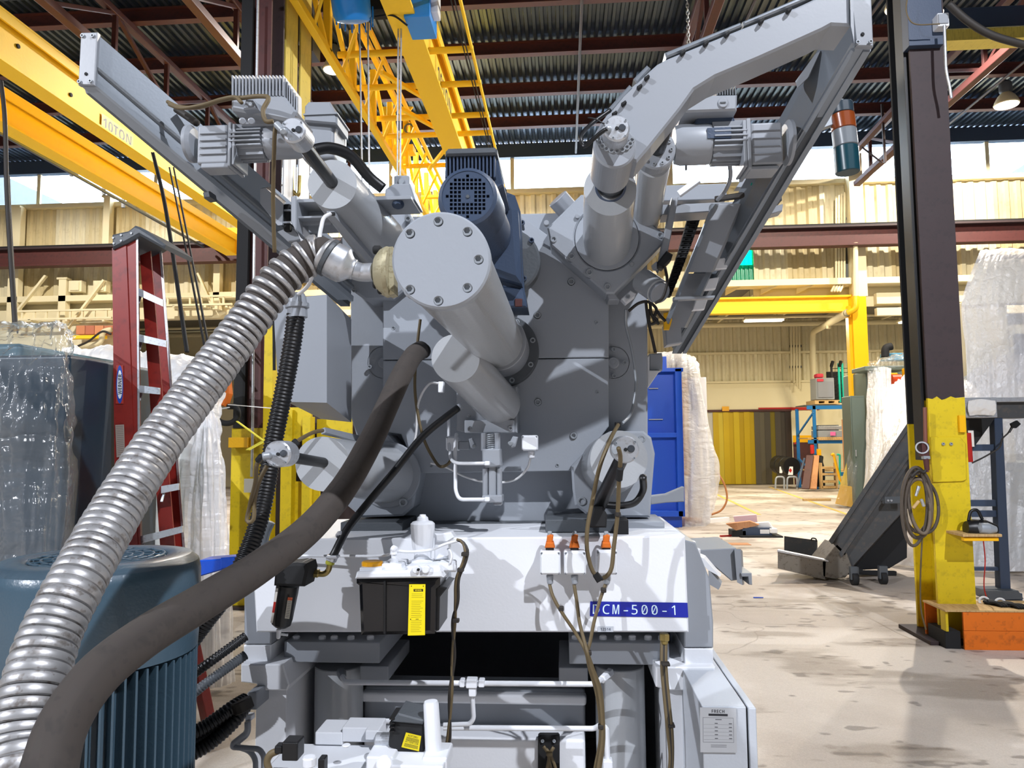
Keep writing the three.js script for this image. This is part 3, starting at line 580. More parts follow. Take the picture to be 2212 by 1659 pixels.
  for (const [x0, x1, l] of [[775, 783, 'leftmost'], [794, 798, 'second'], [861, 858, 'third'], [867, 864, 'rightmost']])
    single('hoist_rope', `pale steel hoist rope, ${l} of four before the windows`, 'rope', ptube([[x0, -60, -8.5], [(x0 + x1) / 2, 200, -8.5], [x1, 440, -8.5]], 0.011, 12, 6), mSteel);
}
// left column: brown and black steel with yellow sheet panels behind it
{
  const c = thing('steel_column', 'brown and black steel column left of the machine with a yellow foot', 'column');
  const z = -7.2, a = P(508, 900, z).x, b = P(571, 900, z).x, m = P(533, 900, z).x, yy = P(530, 925, z).y;
  part(c, 'front_flange', box(m, b, yy, YR, z - 0.03, z), mBrown); part(c, 'black_channel', box(a, m, yy, YR, z - 0.1, z + 0.05), mBlackMatt);
  part(c, 'web', box((a + b) / 2 - 0.01, (a + b) / 2 + 0.01, 0.02, YR, z - 0.33, z - 0.03), mBrownDark); part(c, 'rear_flange', box(a, b, 0.02, YR, z - 0.36, z - 0.33), mBrownDark);
  part(c, 'yellow_foot', box(a - 0.02, b, 0.02, yy, z - 0.03, z + 0.03), mYellowDark); part(c, 'base_plate', box(a - 0.1, b + 0.1, 0, 0.03, z - 0.42, z + 0.1), mBrownDark);
  part(c, 'guard_shelf', pbox(493, 945, 535, 967, -7.05, 0.2), mYellow); part(c, 'label_plate', pbox(527, 1034, 548, 1064, -7.1, 0.01, 0), mPaper);
  single('conduit', 'thin grey conduit running up the front of the left column', 'conduit', ptube([[557, 0, -7.1], [549, 500, -7.1], [545, 960, -7.1], [543, 1030, -7.1]], 0.014, 20, 8), mSteel);
  single('column_flange', 'dark steel column behind the yellow sheet panels at the top', 'column', [pbox(652, -30, 676, 110, -8.9, 0.3), pbox(620, -30, 640, 80, -8.7, 0.2)], mMotor);
  const g = thing('panel_guard', 'stepped pale yellow sheet panels hanging behind the left column', 'panel');
  const X = P(583, 125, -7.5).x;
  for (const [z0, z1, y0, y1, k] of [[-7.5, -7.85, 5.5, 8.7, 0], [-7.95, -8.32, 5.5, 8.7, 0], [-8.42, -8.78, 5.5, 8.2, 0], [-7.5, -7.85, 4.2, 5.05, 1], [-7.95, -8.32, 4.2, 5.05, 1], [-8.42, -8.78, 4.2, 5.05, 1]])
    part(g, 'panel', box(X - 0.02, X, y0, y1, z1, z0), k ? mGreyWhite : mYellowPale);
  for (const z2 of [-7.9, -8.37, -8.84]) part(g, 'post', box(X - 0.12, X - 0.02, 4.1, 8.9, z2 - 0.03, z2 + 0.03), mBrownDark);
  part(g, 'side_strip', box(X - 0.12, X - 0.06, 5.6, 8.9, -7.45, -7.42), mYellowPale);
  const v = thing('valve_piping', 'brass valve and elbow piping in front of the pale panels', 'valve');
  part(v, 'pipe', ppipe([[632, 330, -8.3], [632, 360, -8.25], [632, 428, -8.25]], 0.018), mBrass); part(v, 'pipe', ppipe([[618, 375, -8.25], [620, 402, -8.25], [645, 425, -8.25], [648, 380, -8.25]], 0.022, 0.05), mBrass); part(v, 'valve_body', pcyl(612, 398, -8.25, 626, 404, -8.25, 0.035), mBrass);
  // yellow guard frame that stands between the column and the machine
  const f = thing('guard_frame', 'yellow steel guard frame behind the black cable duct left of the platen', 'frame');
  for (const [x0, y0, x1, y1] of [[566, 640, 586, 1354], [604, 885, 628, 1354], [650, 900, 668, 1354]]) part(f, 'post', pbox(x0, y0, x1, y1, -6.4, 0.12), mYellowDark);
  part(f, 'upper_panel', pbox(600, 880, 672, 952, -6.45, 0.04), mYellowDark); part(f, 'side_panel', pbox(684, 905, 760, 950, -6.6, 0.03), mYellowDark); part(f, 'mid_panel', pbox(628, 1040, 690, 1130, -6.5, 0.03), mYellowDark);
  const dk = thing('dark_backing', 'added dark brown backing box behind the yellow guard frame left of the platen', 'cabinet'), q0 = P(572, 900, -6.75), q1 = P(770, 860, -6.75); part(dk, 'body', box(q0.x, q1.x, 0, q1.y, -7.0, -6.75, 0.01), mBrownDark); part(dk, 'side_rib', box(q0.x + 0.2, q0.x + 0.26, 0, q1.y, -6.75, -6.7, 0.004), mBrown);  // backing box added to darken the gaps between the yellow posts
  part(f, 'foot_rail', pbox(560, 1300, 690, 1325, -6.4, 0.12), mYellowDark);
}
// right column
{
  const c = thing('steel_column', 'tall brown steel column on the right with a yellow painted lower part', 'column');
  const z = -6.2, a = P(2004, 860, z).x, b = P(2084, 860, z).x, yy = P(2040, 860, z).y, d = 0.36, m = (a + b) / 2;
  const edge = (y, k) => Array.from({ length: 9 }, (_, i) => [a + ((b - a) * i) / 8, y + k * (hash2(i, 3) - 0.5) * 0.035]);
  const flange = (pts) => { const s = new THREE.Shape(pts.map(([x, y]) => new THREE.Vector2(x, y))); return norm(new THREE.ExtrudeGeometry(s, { depth: 0.03, bevelEnabled: false }).translate(0, 0, z - 0.03)); };
  part(c, 'upper_flange', flange([[a, YR], ...edge(yy, 1), [b, YR]].reverse()), mBrownDark);
  part(c, 'yellow_flange', flange([[a, 0.03], [b, 0.03], ...edge(yy - 0.001, 1).reverse()]), mYellowDark);
  part(c, 'web', box(m - 0.012, m + 0.012, yy, YR, z - d, z - 0.03), mBlackMatt); part(c, 'rear_flange', box(a, b, yy - 0.2, YR, z - d - 0.03, z - d), mBlackMatt);
  part(c, 'yellow_web', box(m - 0.012, m + 0.012, 0.03, yy, z - d, z - 0.03), mYellowDark); part(c, 'yellow_rear_flange', box(a, b, 0.03, yy - 0.2, z - d - 0.03, z - d), mYellowDark);
  part(c, 'black_strip', box(a - 0.03, a - 0.005, yy - 0.5, YR, z - 0.2, z - 0.05), mBlack);
  part(c, 'base_plate', box(a - 0.12, b + 0.08, 0, 0.03, z - d - 0.1, z + 0.1), mBrownDark);
  part(c, 'cover_plate', prism([[2010, 944], [2074, 944], [2086, 958], [2088, 1036], [2080, 1040], [2016, 1042], [2012, 1000]], -6.185, 0.015, 0.004), mYellowDark);
  part(c, 'tag_plate', pbox(2073, 897, 2087, 934, -6.17, 0.03), mYellow);
  bolts(c, [[2037, 959, 0.012], [2054, 959, 0.012]], -6.183, 0.012);
  part(c, 'head_bracket', box(a - 0.03, b - 0.04, P(2000, 105, z).y, YR, z - 0.06, z + 0.06), mMotor);
  const j = thing('junction_box', 'small grey junction box high on the right-hand column', 'junction box'); part(j, 'housing', pbox(2026, 27, 2051, 56, -6.05, 0.1, 0.008), mGreyWhite); part(j, 'lid', pbox(2028, 29, 2049, 50, -6.04, 0.012), mGrey);
  single('conduit', 'thin bent conduit below the junction box on the right-hand column', 'conduit', ppipe([[2040, 55, -6.02], [2043, 150, -6.02], [2052, 190, -6.02], [2055, 212, -6.02]], 0.012, 0.1), mSteel);
  single('power_cable', 'thick dark cable sagging right from the top of the right-hand column', 'cable', ptube([[2048, 8, -6.0], [2090, 45, -6.0], [2140, 75, -6.0], [2215, 98, -6.0]], 0.03, 30, 10), mCableDark);
  single('signal_wire', 'thin wire looped on the dark head bracket of the right-hand column', 'cable', ptube([[1960, -5, -6.0], [1958, 25, -6.0], [1972, 50, -6.0], [2030, 52, -6.0]], 0.006, 24, 6), mCable);
  const g = thing('crane_girder', 'far yellow and dark crane girder right of the right-hand column', 'crane');
  part(g, 'yellow_beam', pbox(2040, 60, 2240, 84, -11, 0.3), mYellowPale); part(g, 'dark_beam', pbox(2040, 14, 2240, 58, -11.1, 0.25), mMotor);
}
{ // chain hanging from the roof behind the swing arm
  const t = thing('hanging_chain', 'grey chain with a small hook hanging from the roof behind the swing arm', 'chain'), a = P(1484, -20, -11), link = new THREE.TorusGeometry(0.03, 0.009, 6, 14).scale(0.7, 1.25, 1);
  for (let i = 0; i < 16; i++) put(t, 'link', link, mSteel, V(a.x, a.y - 0.058 * i, a.z), 1, [0, (i % 2) * PI / 2, 0]);
  part(t, 'upper_rod', cyl(V(a.x, a.y, a.z), V(a.x, YR - 0.03, a.z), 0.01), mSteel); part(t, 'hook_box', box(a.x - 0.1, a.x + 0.1, a.y - 1.02, a.y - 0.93, a.z - 0.05, a.z + 0.05), mBlackMatt);
}

// ---------------------------------------------------------------- the die-casting machine: platen and base
const creased = (g, a = 0.6) => { g.deleteAttribute('normal'); return norm(toCreasedNormals(g, a)); };
// an upright-faced round body between two circles that face the hall's length
const pcone = (x0, y0, r0, z0, x1, y1, r1, z1, n = 40, k = 1) => creased(ploft(circ(x0, y0, r0, n, 0, 2 * PI, r0 * k), z0, circ(x1, y1, r1, n, 0, 2 * PI, r1 * k), z1));
const disc = (x, y, r, z, d, b = 0.002, holes = []) => prism(circ(x, y, r, 40), z, d, b, holes);
{
  const p = thing('platen', 'large grey steel platen carrying all cylinders, in the middle of the machine', 'machine plate');
  part(p, 'back_plate', prism([[757, 470], [1398, 455], [1400, 1128], [830, 1128], [757, 900]], -2.84, 0.4, 0.006, [circ(1325, 783, 37.2, 40), circ(829, 783, 37.2, 40)]), mPlate);
  const upB = [[1161, 681], [1288, 697, M(4.5, 2.7)], [1234, 609], [850, 709, M(4.5, 2.7)]], loB = [[1162, 869], [1239, 941], [1290, 847, M(4.5, 2.7)], [932, 1006, M(4.5, 2.7)], [1204, 1005, M(4.5, 2.7)]], cpB = [[1196, 518], [1234, 554], [1273, 589], [1312, 620], [1385, 474], [1426, 509]];
  const up = part(p, 'upper_plate', prism([[827, 500], [1120, 462], [1200, 520], [1315, 635], [1315, 772], [827, 777]], -2.74, 0.1, 0.003, bores(upB, 2.74, M(7.5, 2.74))), mPlate);
  const lo = part(p, 'lower_plate', prism([[827, 779], [1315, 774], [1315, 921], [1299, 942], [1234, 1018], [905, 1022], [866, 938], [827, 932]], -2.74, 0.1, 0.003, bores(loB, 2.74, M(7.5, 2.74))), mPlate);
  part(p, 'corner_boss', prism([[737, 560], [735, 515], [752, 478], [800, 452], [880, 452], [905, 500], [905, 600], [850, 646], [790, 648], [752, 622]], -2.7, 0.2, 0.008), mPlate);
  part(p, 'corner_boss', prism([[800, 938], [838, 940], [903, 1012], [905, 1020], [893, 1095], [870, 1115], [780, 1118], [735, 1080], [730, 1000]], -2.7, 0.25, 0.008), mPlate);
  part(p, 'corner_boss', prism([[1234, 1007], [1299, 942], [1320, 931], [1390, 931], [1407, 945], [1415, 980], [1408, 1065], [1405, 1118], [1330, 1118], [1266, 1111], [1242, 1092], [1237, 1060]], -2.68, 0.25, 0.008), mPlate);
  const dia = [[1182, 492], [1190, 530], [1309, 634], [1327, 634], [1440, 519], [1434, 503], [1385, 463], [1330, 420], [1255, 420]];
  const cp = part(p, 'corner_plate', prism(dia, -2.62, 0.13, 0.006, [circ(1311, 514, 70, 48), ...bores(cpB.slice(1, 3), 2.62, M(7.5, 2.62))]), mPlate);
  part(p, 'corner_back', prism(dia.map(([x, y]) => [1311 + (x - 1311) * 0.96, 520 + (y - 520) * 0.96]), -2.7, 0.05, 0.003), mPlate);
  part(p, 'corner_insert', prism(circ(1311, 514, 69, 48), -2.62, 0.08, 0.002), mPlate);
  for (const x of [1325, 829]) { part(p, 'round_insert', disc(x, 783, 36, -2.84, 0.3, 0.002), mPlate); part(p, 'pivot_bolt', disc(x, 783, 13, -2.815, 0.02, 0.004), mPlate); }
  bolts(p, [[1349, 783, M(5, 2.8)], [1325, 755, M(5, 2.8)], [1326, 812, M(5, 2.8)], [799, 793, M(5, 2.8)], [1325, 783, M(7, 2.8)]], -2.825, M(5, 2.8), mBolt);
  bolts(up, upB, -2.745, M(7.5, 2.74));
  bolts(lo, loB, -2.745, M(7.5, 2.74));
  bolts(cp, cpB, -2.625, M(7.5, 2.62));
  bolts(p, [[872, 1085, M(9.5, 2.7)], [1257, 1082, M(9.5, 2.7)], [1386, 948, M(8, 2.7)], [1266, 1030, M(3, 2.7)], [882, 474, M(7, 2.7)], [768, 545, M(4, 2.7)], [765, 628, M(4, 2.7)]], -2.69, M(8, 2.7), mBolt);
  for (const [x, y, r] of [[1180, 481, 6], [1365, 570, 5], [1247, 467, 5]]) part(p, 'plug', disc(x, y, r, -2.61, 0.02, 0.002), mGrey);
  part(p, 'corner_edge', prism([[1328, 633], [1339, 648], [1315, 648], [1311, 636]], -2.64, 0.1, 0.003), mGrey);
}
// tie-bar and core cylinders of the platen
function sensorHead(parent, x, y, r, z, d = 0.07) {
  const hd = part(parent, 'sensor_head', prism(circ(x, y, r, 36), z, d, 0.004), mSteel);
  part(hd, 'lens', disc(x + r * 0.42, y - r * 0.05, r * 0.27, z + 0.004, 0.01, 0.002), mLens);
  part(hd, 'port', disc(x + r * 0.02, y, r * 0.13, z + 0.003, 0.01, 0.001), mBlackMatt);
  part(hd, 'plug_socket', pcyl(x - r * 0.6, y + r * 0.12, z, x - r * 0.72, y + r * 0.14, z + 0.05, M(r * 0.26, z)), mBolt);
  for (const [a, b] of [[0.75, -0.6], [-0.75, -0.5], [0.7, 0.7], [-0.3, 0.85]]) put(hd, 'screw', boltGeo, mBolt, P(x + r * a * 0.9, y + r * b * 0.9, z), M(r * 0.09, z));
}
{
  const a = thing('core_cylinder', 'grey hydraulic cylinder at the upper left corner of the platen with a black rod', 'cylinder');
  part(a, 'barrel', pcone(718, 398, 53, -2.15, 842, 548, 58, -2.72), mGloss);
  part(a, 'piston_rod', pcone(634, 284, 15, -1.8, 718, 396, 14, -2.16, 24), mBlack);
  sensorHead(a, 632, 280, 28, -1.72);
  part(a, 'side_rail', ploft([[706, 456], [722, 456], [722, 466], [706, 466]], -2.14, [[822, 590], [838, 586], [838, 598], [824, 600]], -2.66), mGrey);
  part(a, 'rail_end', pbox(709, 458, 722, 464, -2.13, 0.01, 0), mBlackMatt);
  const b = thing('core_cylinder', 'grey hydraulic cylinder at the lower left of the platen with a slotted rail on top', 'cylinder');
  part(b, 'barrel', pcone(697, 1002, 59, -2.2, 836, 1026, 62, -2.71), mGloss);
  part(b, 'piston_rod', pcone(606, 984, 13, -1.98, 702, 1000, 11, -2.21, 24), mBlack);
  sensorHead(b, 599, 981, 29, -1.92);
  part(b, 'side_rail', ploft([[694, 926], [702, 923], [704, 934], [694, 938]], -2.2, [[770, 945], [778, 941], [782, 956], [770, 956]], -2.6), mGrey);
  part(b, 'base_flange', prism(circ(836, 1026, 72, 40), -2.685, 0.02, 0.004), mGrey);
  const c = thing('core_cylinder', 'short grey cylinder at the platen\'s lower right corner with a black sloping tube', 'cylinder');
  part(c, 'barrel', pcone(1337, 992, 62, -2.45, 1318, 1006, 64, -2.69), mGloss);
  part(c, 'sloping_tube', pcone(1346, 984, 15, -2.22, 1287, 1106, 16, -2.45, 24), mBlack);
  sensorHead(c, 1351, 971, 30, -2.2, 0.1);
  part(c, 'foot_clamp', prism([[1276, 1120], [1282, 1096], [1302, 1096], [1312, 1112], [1310, 1140], [1275, 1140]], -2.36, 0.12, 0.005), mBlackMatt);
  part(c, 'black_hose', ptube([[1389, 1030, -2.44], [1388, 1062, -2.5], [1372, 1085, -2.5], [1345, 1092, -2.5], [1300, 1090, -2.52]], 0.012), mBlack);
  const d = thing('core_cylinder', 'grey tie cylinder at the upper right under the ring end of the swing arm', 'cylinder');
  part(d, 'barrel', pcone(1318, 409, 57, -2.2, 1311, 522, 52, -2.62, 44), mGloss);
  part(d, 'rod', pcone(1326, 325, 31, -1.95, 1319, 403, 29, -2.21, 36), mRod);
  part(d, 'rod_seal', ringGeo(P(1319, 403, -2.185), P(1319, 403, -2.2), M(34, 2.2), M(29, 2.2)), mMotor);
  const e = thing('core_cylinder', 'second grey cylinder with a bolted collar behind the swing arm at the upper right', 'cylinder');
  part(e, 'barrel', pcone(1413, 348, 36, -2.3, 1396, 475, 30, -2.68), mGloss);
  part(e, 'collar', prism(circ(1417, 322, 43, 36), -2.25, 0.09, 0.005), mGrey);
  part(e, 'rod', pcone(1444, 268, 13, -2.1, 1418, 322, 19, -2.26, 24), mRod);
  bolts(e, [0, 1, 2, 3, 4, 5, 6].map((i) => [1417 + 33 * Math.cos(-0.5 + i * 0.55), 322 + 33 * Math.sin(-0.5 + i * 0.55)]), -2.25, M(4, 2.25));
}
// the long central cylinder
{
  const c = thing('hydraulic_cylinder', 'largest grey hydraulic cylinder with a bolted round face pointing at the camera', 'cylinder');
  const f = P(953, 562, -1.33), R = M(106, 1.33), at = [[947, 479], [1010, 501], [1034, 561], [1010, 622], [947, 650], [886, 626], [886, 505]];
  const ec = part(c, 'end_cap', prism(circ(953, 562, 107, 64, 0, 2 * PI, 105), -1.33, 0.03, 0.004, at.map(([x, y]) => circ(x, y, 15.5, 20))), mPlate);
  part(c, 'barrel', cyl(V(f.x, f.y, -1.358), V(f.x, f.y, -2.6), R * 0.985, R * 0.985, 64), mGloss);
  part(c, 'collar', cyl(V(f.x, f.y, -2.45), V(f.x, f.y, -2.72), R * 1.12, R * 1.12, 56), mGrey);
  part(c, 'black_ring', ringGeo(V(f.x, f.y, -2.68), V(f.x, f.y, -2.745), R * 1.5, R * 1.1, 56), mDarkGrey);
  for (let i = 0; i < 8; i++) { const q = 0.3 + (i * PI) / 4; put(c, 'ring_bolt', boltGeo, mBolt, V(f.x + R * 1.32 * Math.cos(q), f.y + R * 1.32 * Math.sin(q), -2.685), M(6, 2.7)); }
  bolts(ec, at, -1.341, M(12.5, 1.34), mBolt);
  part(c, 'bore_floor', prism(circ(953, 562, 104, 48), -1.352, 0.006, 0), mPlate);
  part(c, 'side_flange', [lathe(P(845, 588, -1.46), P(806, 588, -1.46), [[0, 0], [0, 0.05], [0.008, 0.052], [0.02, 0.046], [0.03, 0.034], [0.034, 0]], 32), prism([[826, 532], [846, 530], [850, 632], [838, 636], [824, 600]], -1.44, 0.05, 0.008)], mat(0xffffff, { roughness: 0.5, metalness: 0.35, tex: stained([176, 168, 138], [116, 104, 72], 0.6, 0), texM: 0.1 }), 'bronze coloured cast flange');
  for (const [x, y] of [[810, 540], [810, 614], [820, 626]]) part(c, 'flange_bolt', pcyl(x + 14, y, -1.45, x - 4, y, -1.45, 0.009), mBlackMatt);
  part(c, 'pipe_elbow', ptube([[808, 588, -1.46], [780, 588, -1.46], [752, 578, -1.46], [722, 562, -1.45]], 0.019, 24, 16), mSteel);
  part(c, 'hose_collar', sweepPts(spline([[766, 583, -1.46], [745, 575, -1.455], [722, 563, -1.45], [704, 552, -1.445]].map((p) => P(...p)), 24), (k) => 0.021 + 0.016 * sstep(0.05, 0.4, k), 28), mSteel);
  const s = thing('hydraulic_cylinder', 'smaller plain grey cylinder under the largest cylinder, ending in a bolted block', 'cylinder');
  part(s, 'barrel', pcone(984, 774, 52, -2.2, 1078, 872, 46, -2.58), mGloss);
  part(s, 'block', prism([[986, 834], [1117, 834], [1117, 935], [1005, 935], [986, 930]], -2.6, 0.15, 0.004), mGrey);
  part(s, 'foot_plate', pbox(1003, 907, 1111, 935, -2.56, 0.05), mPlate);
  bolts(s, [[1014, 926], [1103, 925], [1101, 853, M(4, 2.6)], [1102, 897, M(4, 2.6)], [1012, 898, M(3, 2.6)]], -2.56, M(5.5, 2.56), mGrey);
  const h = thing('valve_cylinder', 'small vertical pneumatic cylinder hanging below the bolted block', 'cylinder');
  for (const x of [1046, 1074]) part(h, 'guide_rod', pcyl(x, 935, -2.52, x, 975, -2.52, 0.011), mGrey);
  part(h, 'spring', sweepPts(Array.from({ length: 80 }, (_, i) => { const q = i * 0.6, p = P(1060, 938 + i * 0.42, -2.52); return V(p.x + 0.013 * Math.cos(q), p.y, p.z + 0.013 * Math.sin(q)); }), 0.003, 6), mBolt);
  part(h, 'clamp_block', prism([[1041, 970], [1080, 970], [1082, 1006], [1066, 1010], [1048, 1010], [1042, 1000]], -2.48, 0.07, 0.004), mGrey);
  part(h, 'barrel', [pcyl(1048, 1010, -2.5, 1048, 1072, -2.5, 0.009), pcyl(1064, 1005, -2.51, 1064, 1072, -2.51, 0.016), pcyl(1079, 1010, -2.5, 1079, 1072, -2.5, 0.009)], mGrey);
  part(h, 'end_block', pbox(1041, 1070, 1085, 1086, -2.47, 0.07), mGrey); part(h, 'foot', pbox(1066, 1084, 1084, 1092, -2.48, 0.05), mGrey);
  for (const [n, l, y] of [['air_pipe', 'white bent air pipe running to the top of the small vertical cylinder', 1001], ['air_pipe', 'white bent air pipe running to the foot of the small vertical cylinder', 1079]]) {
    const t = thing(n, l, 'pipe');
    part(t, 'pipe', y === 1001 ? ppipe([[969, 900, -2.66], [970, 960, -2.6], [975, 1001, -2.5], [1048, 1001, -2.47]], 0.006, 0.04) : ppipe([[986, 938, -2.6], [983, 960, -2.55], [984, 1060, -2.5], [992, 1079, -2.49], [1048, 1079, -2.47]], 0.0065, 0.04), mGreyWhite);
    part(t, 'nut', pbox(1046, y - 5, 1058, y + 5, -2.455, 0.022), mGreyWhite);
  }
}
function limitSwitch(x0, y0, x1, y1, z, label, lever) {
  const t = thing('limit_switch', label, 'limit switch'), w = x1 - x0, h = y1 - y0;
  part(t, 'housing', pbox(x0, y0, x1, y1, z, 0.05, 0.006), mGreyWhite);
  const cv = part(t, 'cover', prism([[x0 + w * 0.16, y0 + h * 0.08], [x1 - w * 0.16, y0 + h * 0.08], [x1 - w * 0.04, y0 + h * 0.25], [x1 - w * 0.04, y1 - h * 0.1], [x1 - w * 0.1, y1 - h * 0.04], [x0 + w * 0.1, y1 - h * 0.04], [x0 + w * 0.04, y1 - h * 0.1], [x0 + w * 0.04, y0 + h * 0.25]], z + 0.008, 0.012, 0.003), mGreyWhite);
  for (const [a, b] of [[0.09, 0.1], [0.91, 0.1], [0.09, 0.93], [0.91, 0.93]]) put(cv, 'screw', boltGeo, mGrey, P(x0 + w * a, y0 + h * b, z), M(w * 0.055, z));
  lever(t);
  return t;
}
{
  limitSwitch(1126, 940, 1162, 974, -2.6, 'grey limit switch right of the small vertical cylinder on the platen', (t) => { part(t, 'lever', prism([[1108, 942], [1119, 944], [1113, 965], [1104, 968], [1098, 960]], -2.58, 0.02, 0.003), mGrey); part(t, 'roller', disc(1102, 958, 5, -2.565, 0.015), mBolt); part(t, 'gland', pcyl(1148, 974, -2.62, 1148, 990, -2.62, 0.012), mGreyWhite); });
  limitSwitch(963, 942, 990, 974, -2.6, 'grey limit switch left of the small vertical cylinder on the platen', (t) => { part(t, 'lever', prism([[1012, 948], [1020, 946], [1028, 962], [1022, 970], [1016, 966]], -2.58, 0.02, 0.003), mGrey); part(t, 'roller', disc(1024, 964, 4.5, -2.565, 0.015), mBolt); part(t, 'arm', pbox(990, 953, 1014, 972, -2.6, 0.03), mGrey); });
  const sw = [[1166, 1190, 1211, 1242, 'orange-levered limit switch, leftmost of three on the white front beam'], [1218, 1190, 1266, 1242, 'orange-levered limit switch, middle of three on the white front beam'], [1288, 1188, 1334, 1242, 'orange-levered limit switch, rightmost of three on the front beam, nearest the looped cable']];
  for (const [a, b, c, d, l] of sw) limitSwitch(a, b, c, d, -2.33, l, (t) => {
    const m = (a + c) / 2 - 1;
    part(t, 'head', pbox(m - 9, 1178, m + 9, 1191, -2.34, 0.04), mBlackMatt);
    part(t, 'boot', prism([[m - 11, 1184], [m + 11, 1184], [m + 8, 1172], [m - 8, 1172]], -2.335, 0.05, 0.003), mOrange);
    part(t, 'lever', prism([[m - 8, 1180], [m + 5, 1180], [m + 8, 1158], [m + 2, 1154], [m - 6, 1158]], -2.34, 0.03, 0.003), mOrange);
    part(t, 'roller_bracket', pbox(m - 5, 1148, m + 5, 1164, -2.345, 0.02), mBolt);
    part(t, 'gland', pcyl(m, 1241, -2.35, m + 1, 1262, -2.35, 0.0115, 0.0095, 16), mGrey);
  });
}
// machine base
{
  const b = thing('machine_base', 'white-grey front beam and pedestal of the machine that carries the platen', 'machine base');
  part(b, 'front_beam', prism([[606, 1164], [1480, 1158], [1488, 1366], [553, 1366], [548, 1275]], -2.4, 0.62, 0.005), mGreyWhite);
  part(b, 'bearing_pad', pbox(870, 1127, 1180, 1150, -2.8, 0.3), mDarkGrey);
  part(b, 'right_pad', pbox(1178, 1122, 1352, 1150, -2.5, 0.3), mDarkGrey); part(b, 'black_block', pbox(1334, 1122, 1358, 1164, -2.45, 0.1), mBlackMatt); part(b, 'left_pad', pbox(735, 1128, 870, 1160, -2.6, 0.25), mDarkGrey);
  part(b, 'right_step', pbox(1352, 1126, 1436, 1152, -2.62, 0.25), mGrey);
  const post = (m) => m.map(([x, y]) => [2042 - x, y]);
  const side = [[1478, 1166], [1502, 1172], [1533, 1250], [1541, 1345], [1541, 1399], [1478, 1399]], low = [[1478, 1401], [1541, 1401], [1541, 1439], [1478, 1439]];
  const cap = [[1417, 1441], [1545, 1441], [1545, 1484], [1516, 1484], [1508, 1492], [1440, 1492], [1417, 1484]], leg = [[1440, 1488], [1510, 1488], [1510, 1900], [1440, 1900]];
  part(b, 'side_bracket', prism(side, -2.46, 0.4, 0.004), mGrey); part(b, 'side_bracket', prism([[527, 1290], [535, 1270], [590, 1270], [585, 1392], [527, 1392]], -2.46, 0.4, 0.004), mGrey);
  part(b, 'shim_block', prism(low, -2.46, 0.35, 0.003), mGreyWhite); part(b, 'shim_block', prism([[526, 1394], [585, 1394], [585, 1432], [526, 1432]], -2.46, 0.35, 0.003), mGreyWhite);
  part(b, 'pedestal_cap', prism(cap, -2.42, 0.4, 0.004), mGreyWhite); part(b, 'pedestal_cap', prism([[520, 1435], [611, 1435], [625, 1480], [620, 1492], [560, 1492], [553, 1478], [520, 1474]], -2.42, 0.4, 0.004), mGreyWhite);
  const yb = (px) => { const p = P(px, 1500, -2.45); return p; };
  const l0 = P(1440, 1490, -2.45), l1 = P(1512, 1490, -2.45), k0 = P(553, 1480, -2.45), k1 = P(620, 1480, -2.45);
  part(b, 'pedestal_leg', box(l0.x, l1.x, 0, l0.y, -2.8, -2.45), mGreyWhite); part(b, 'pedestal_leg', box(k0.x, k1.x, 0, k0.y, -2.8, -2.45), mGreyWhite);
  part(b, 'flange_plate', pbox(613, 1387, 820, 1432, -2.5, 0.4), mGrey); part(b, 'flange_plate', pbox(1229, 1388, 1446, 1436, -2.5, 0.4), mGrey);
  part(b, 'spacer_plate', pbox(777, 1439, 839, 1471, -2.58, 0.35), mGrey); part(b, 'spacer_plate', pbox(1207, 1442, 1270, 1474, -2.58, 0.35), mGrey);
  for (const x of [733, 1338]) { const c = P(x, 1434, -2.66); part(b, 'guide_pillar', cyl(V(c.x, 0.05, c.z), c, M(51, 2.66), M(51, 2.66), 40), mGloss); }
  for (const x of [1243, 1303, 1335, 1366, 1400, 1430, 696, 722, 758, 640, 800]) { const c = P(x, 1386, -2.54); part(b, 'bolt_head', cyl(c, c.clone().add(V(0, 0.02, 0)), 0.0125, 0.0125, 16), mGreyWhite); }
  const m0 = P(785, 1482, -2.72), m1 = P(1264, 1482, -2.72), q = P(785, 1588, -2.6), q1 = P(1264, 1588, -2.6), rim = P(785, 1512, -2.72);
  part(b, 'middle_box', box(m0.x, m1.x, 0, m0.y, -2.86, -2.72, 0.012), mGrey); part(b, 'box_rim', box(m0.x - 0.004, m1.x + 0.004, rim.y, m0.y - 0.012, -2.74, -2.69, 0.012), mGreyWhite);
  part(b, 'lower_box', box(q.x, q1.x, 0, q.y, -2.75, -2.6, 0.012), mGreyWhite);
  const ty = P(0, 1366, -2.4).y;
  part(b, 'rear_wall', box(k0.x, l1.x, 0, ty, -4.3, -4.2), mGrey); part(b, 'bed', box(k0.x, l1.x, ty - 0.02, ty + 0.25, -4.3, -2.95), mGrey);
  for (const x of [[k0.x, k0.x + 0.06], [l1.x - 0.06, l1.x]]) part(b, 'side_wall', box(x[0], x[1], 0, ty - 0.02, -4.2, -2.8), mGrey);
  part(b, 'cradle', pbox(1448, 1366, 1482, 1440, -2.7, 0.1), mGrey); part(b, 'cradle', pbox(585, 1366, 613, 1432, -2.7, 0.1), mGrey);
  part(b, 'top_bush', [pcyl(1493, 1212, -2.5, 1493, 1184, -2.5, M(19, 2.5)), pcyl(1490, 1186, -2.5, 1490, 1168, -2.5, M(12, 2.5))], mGreyWhite);
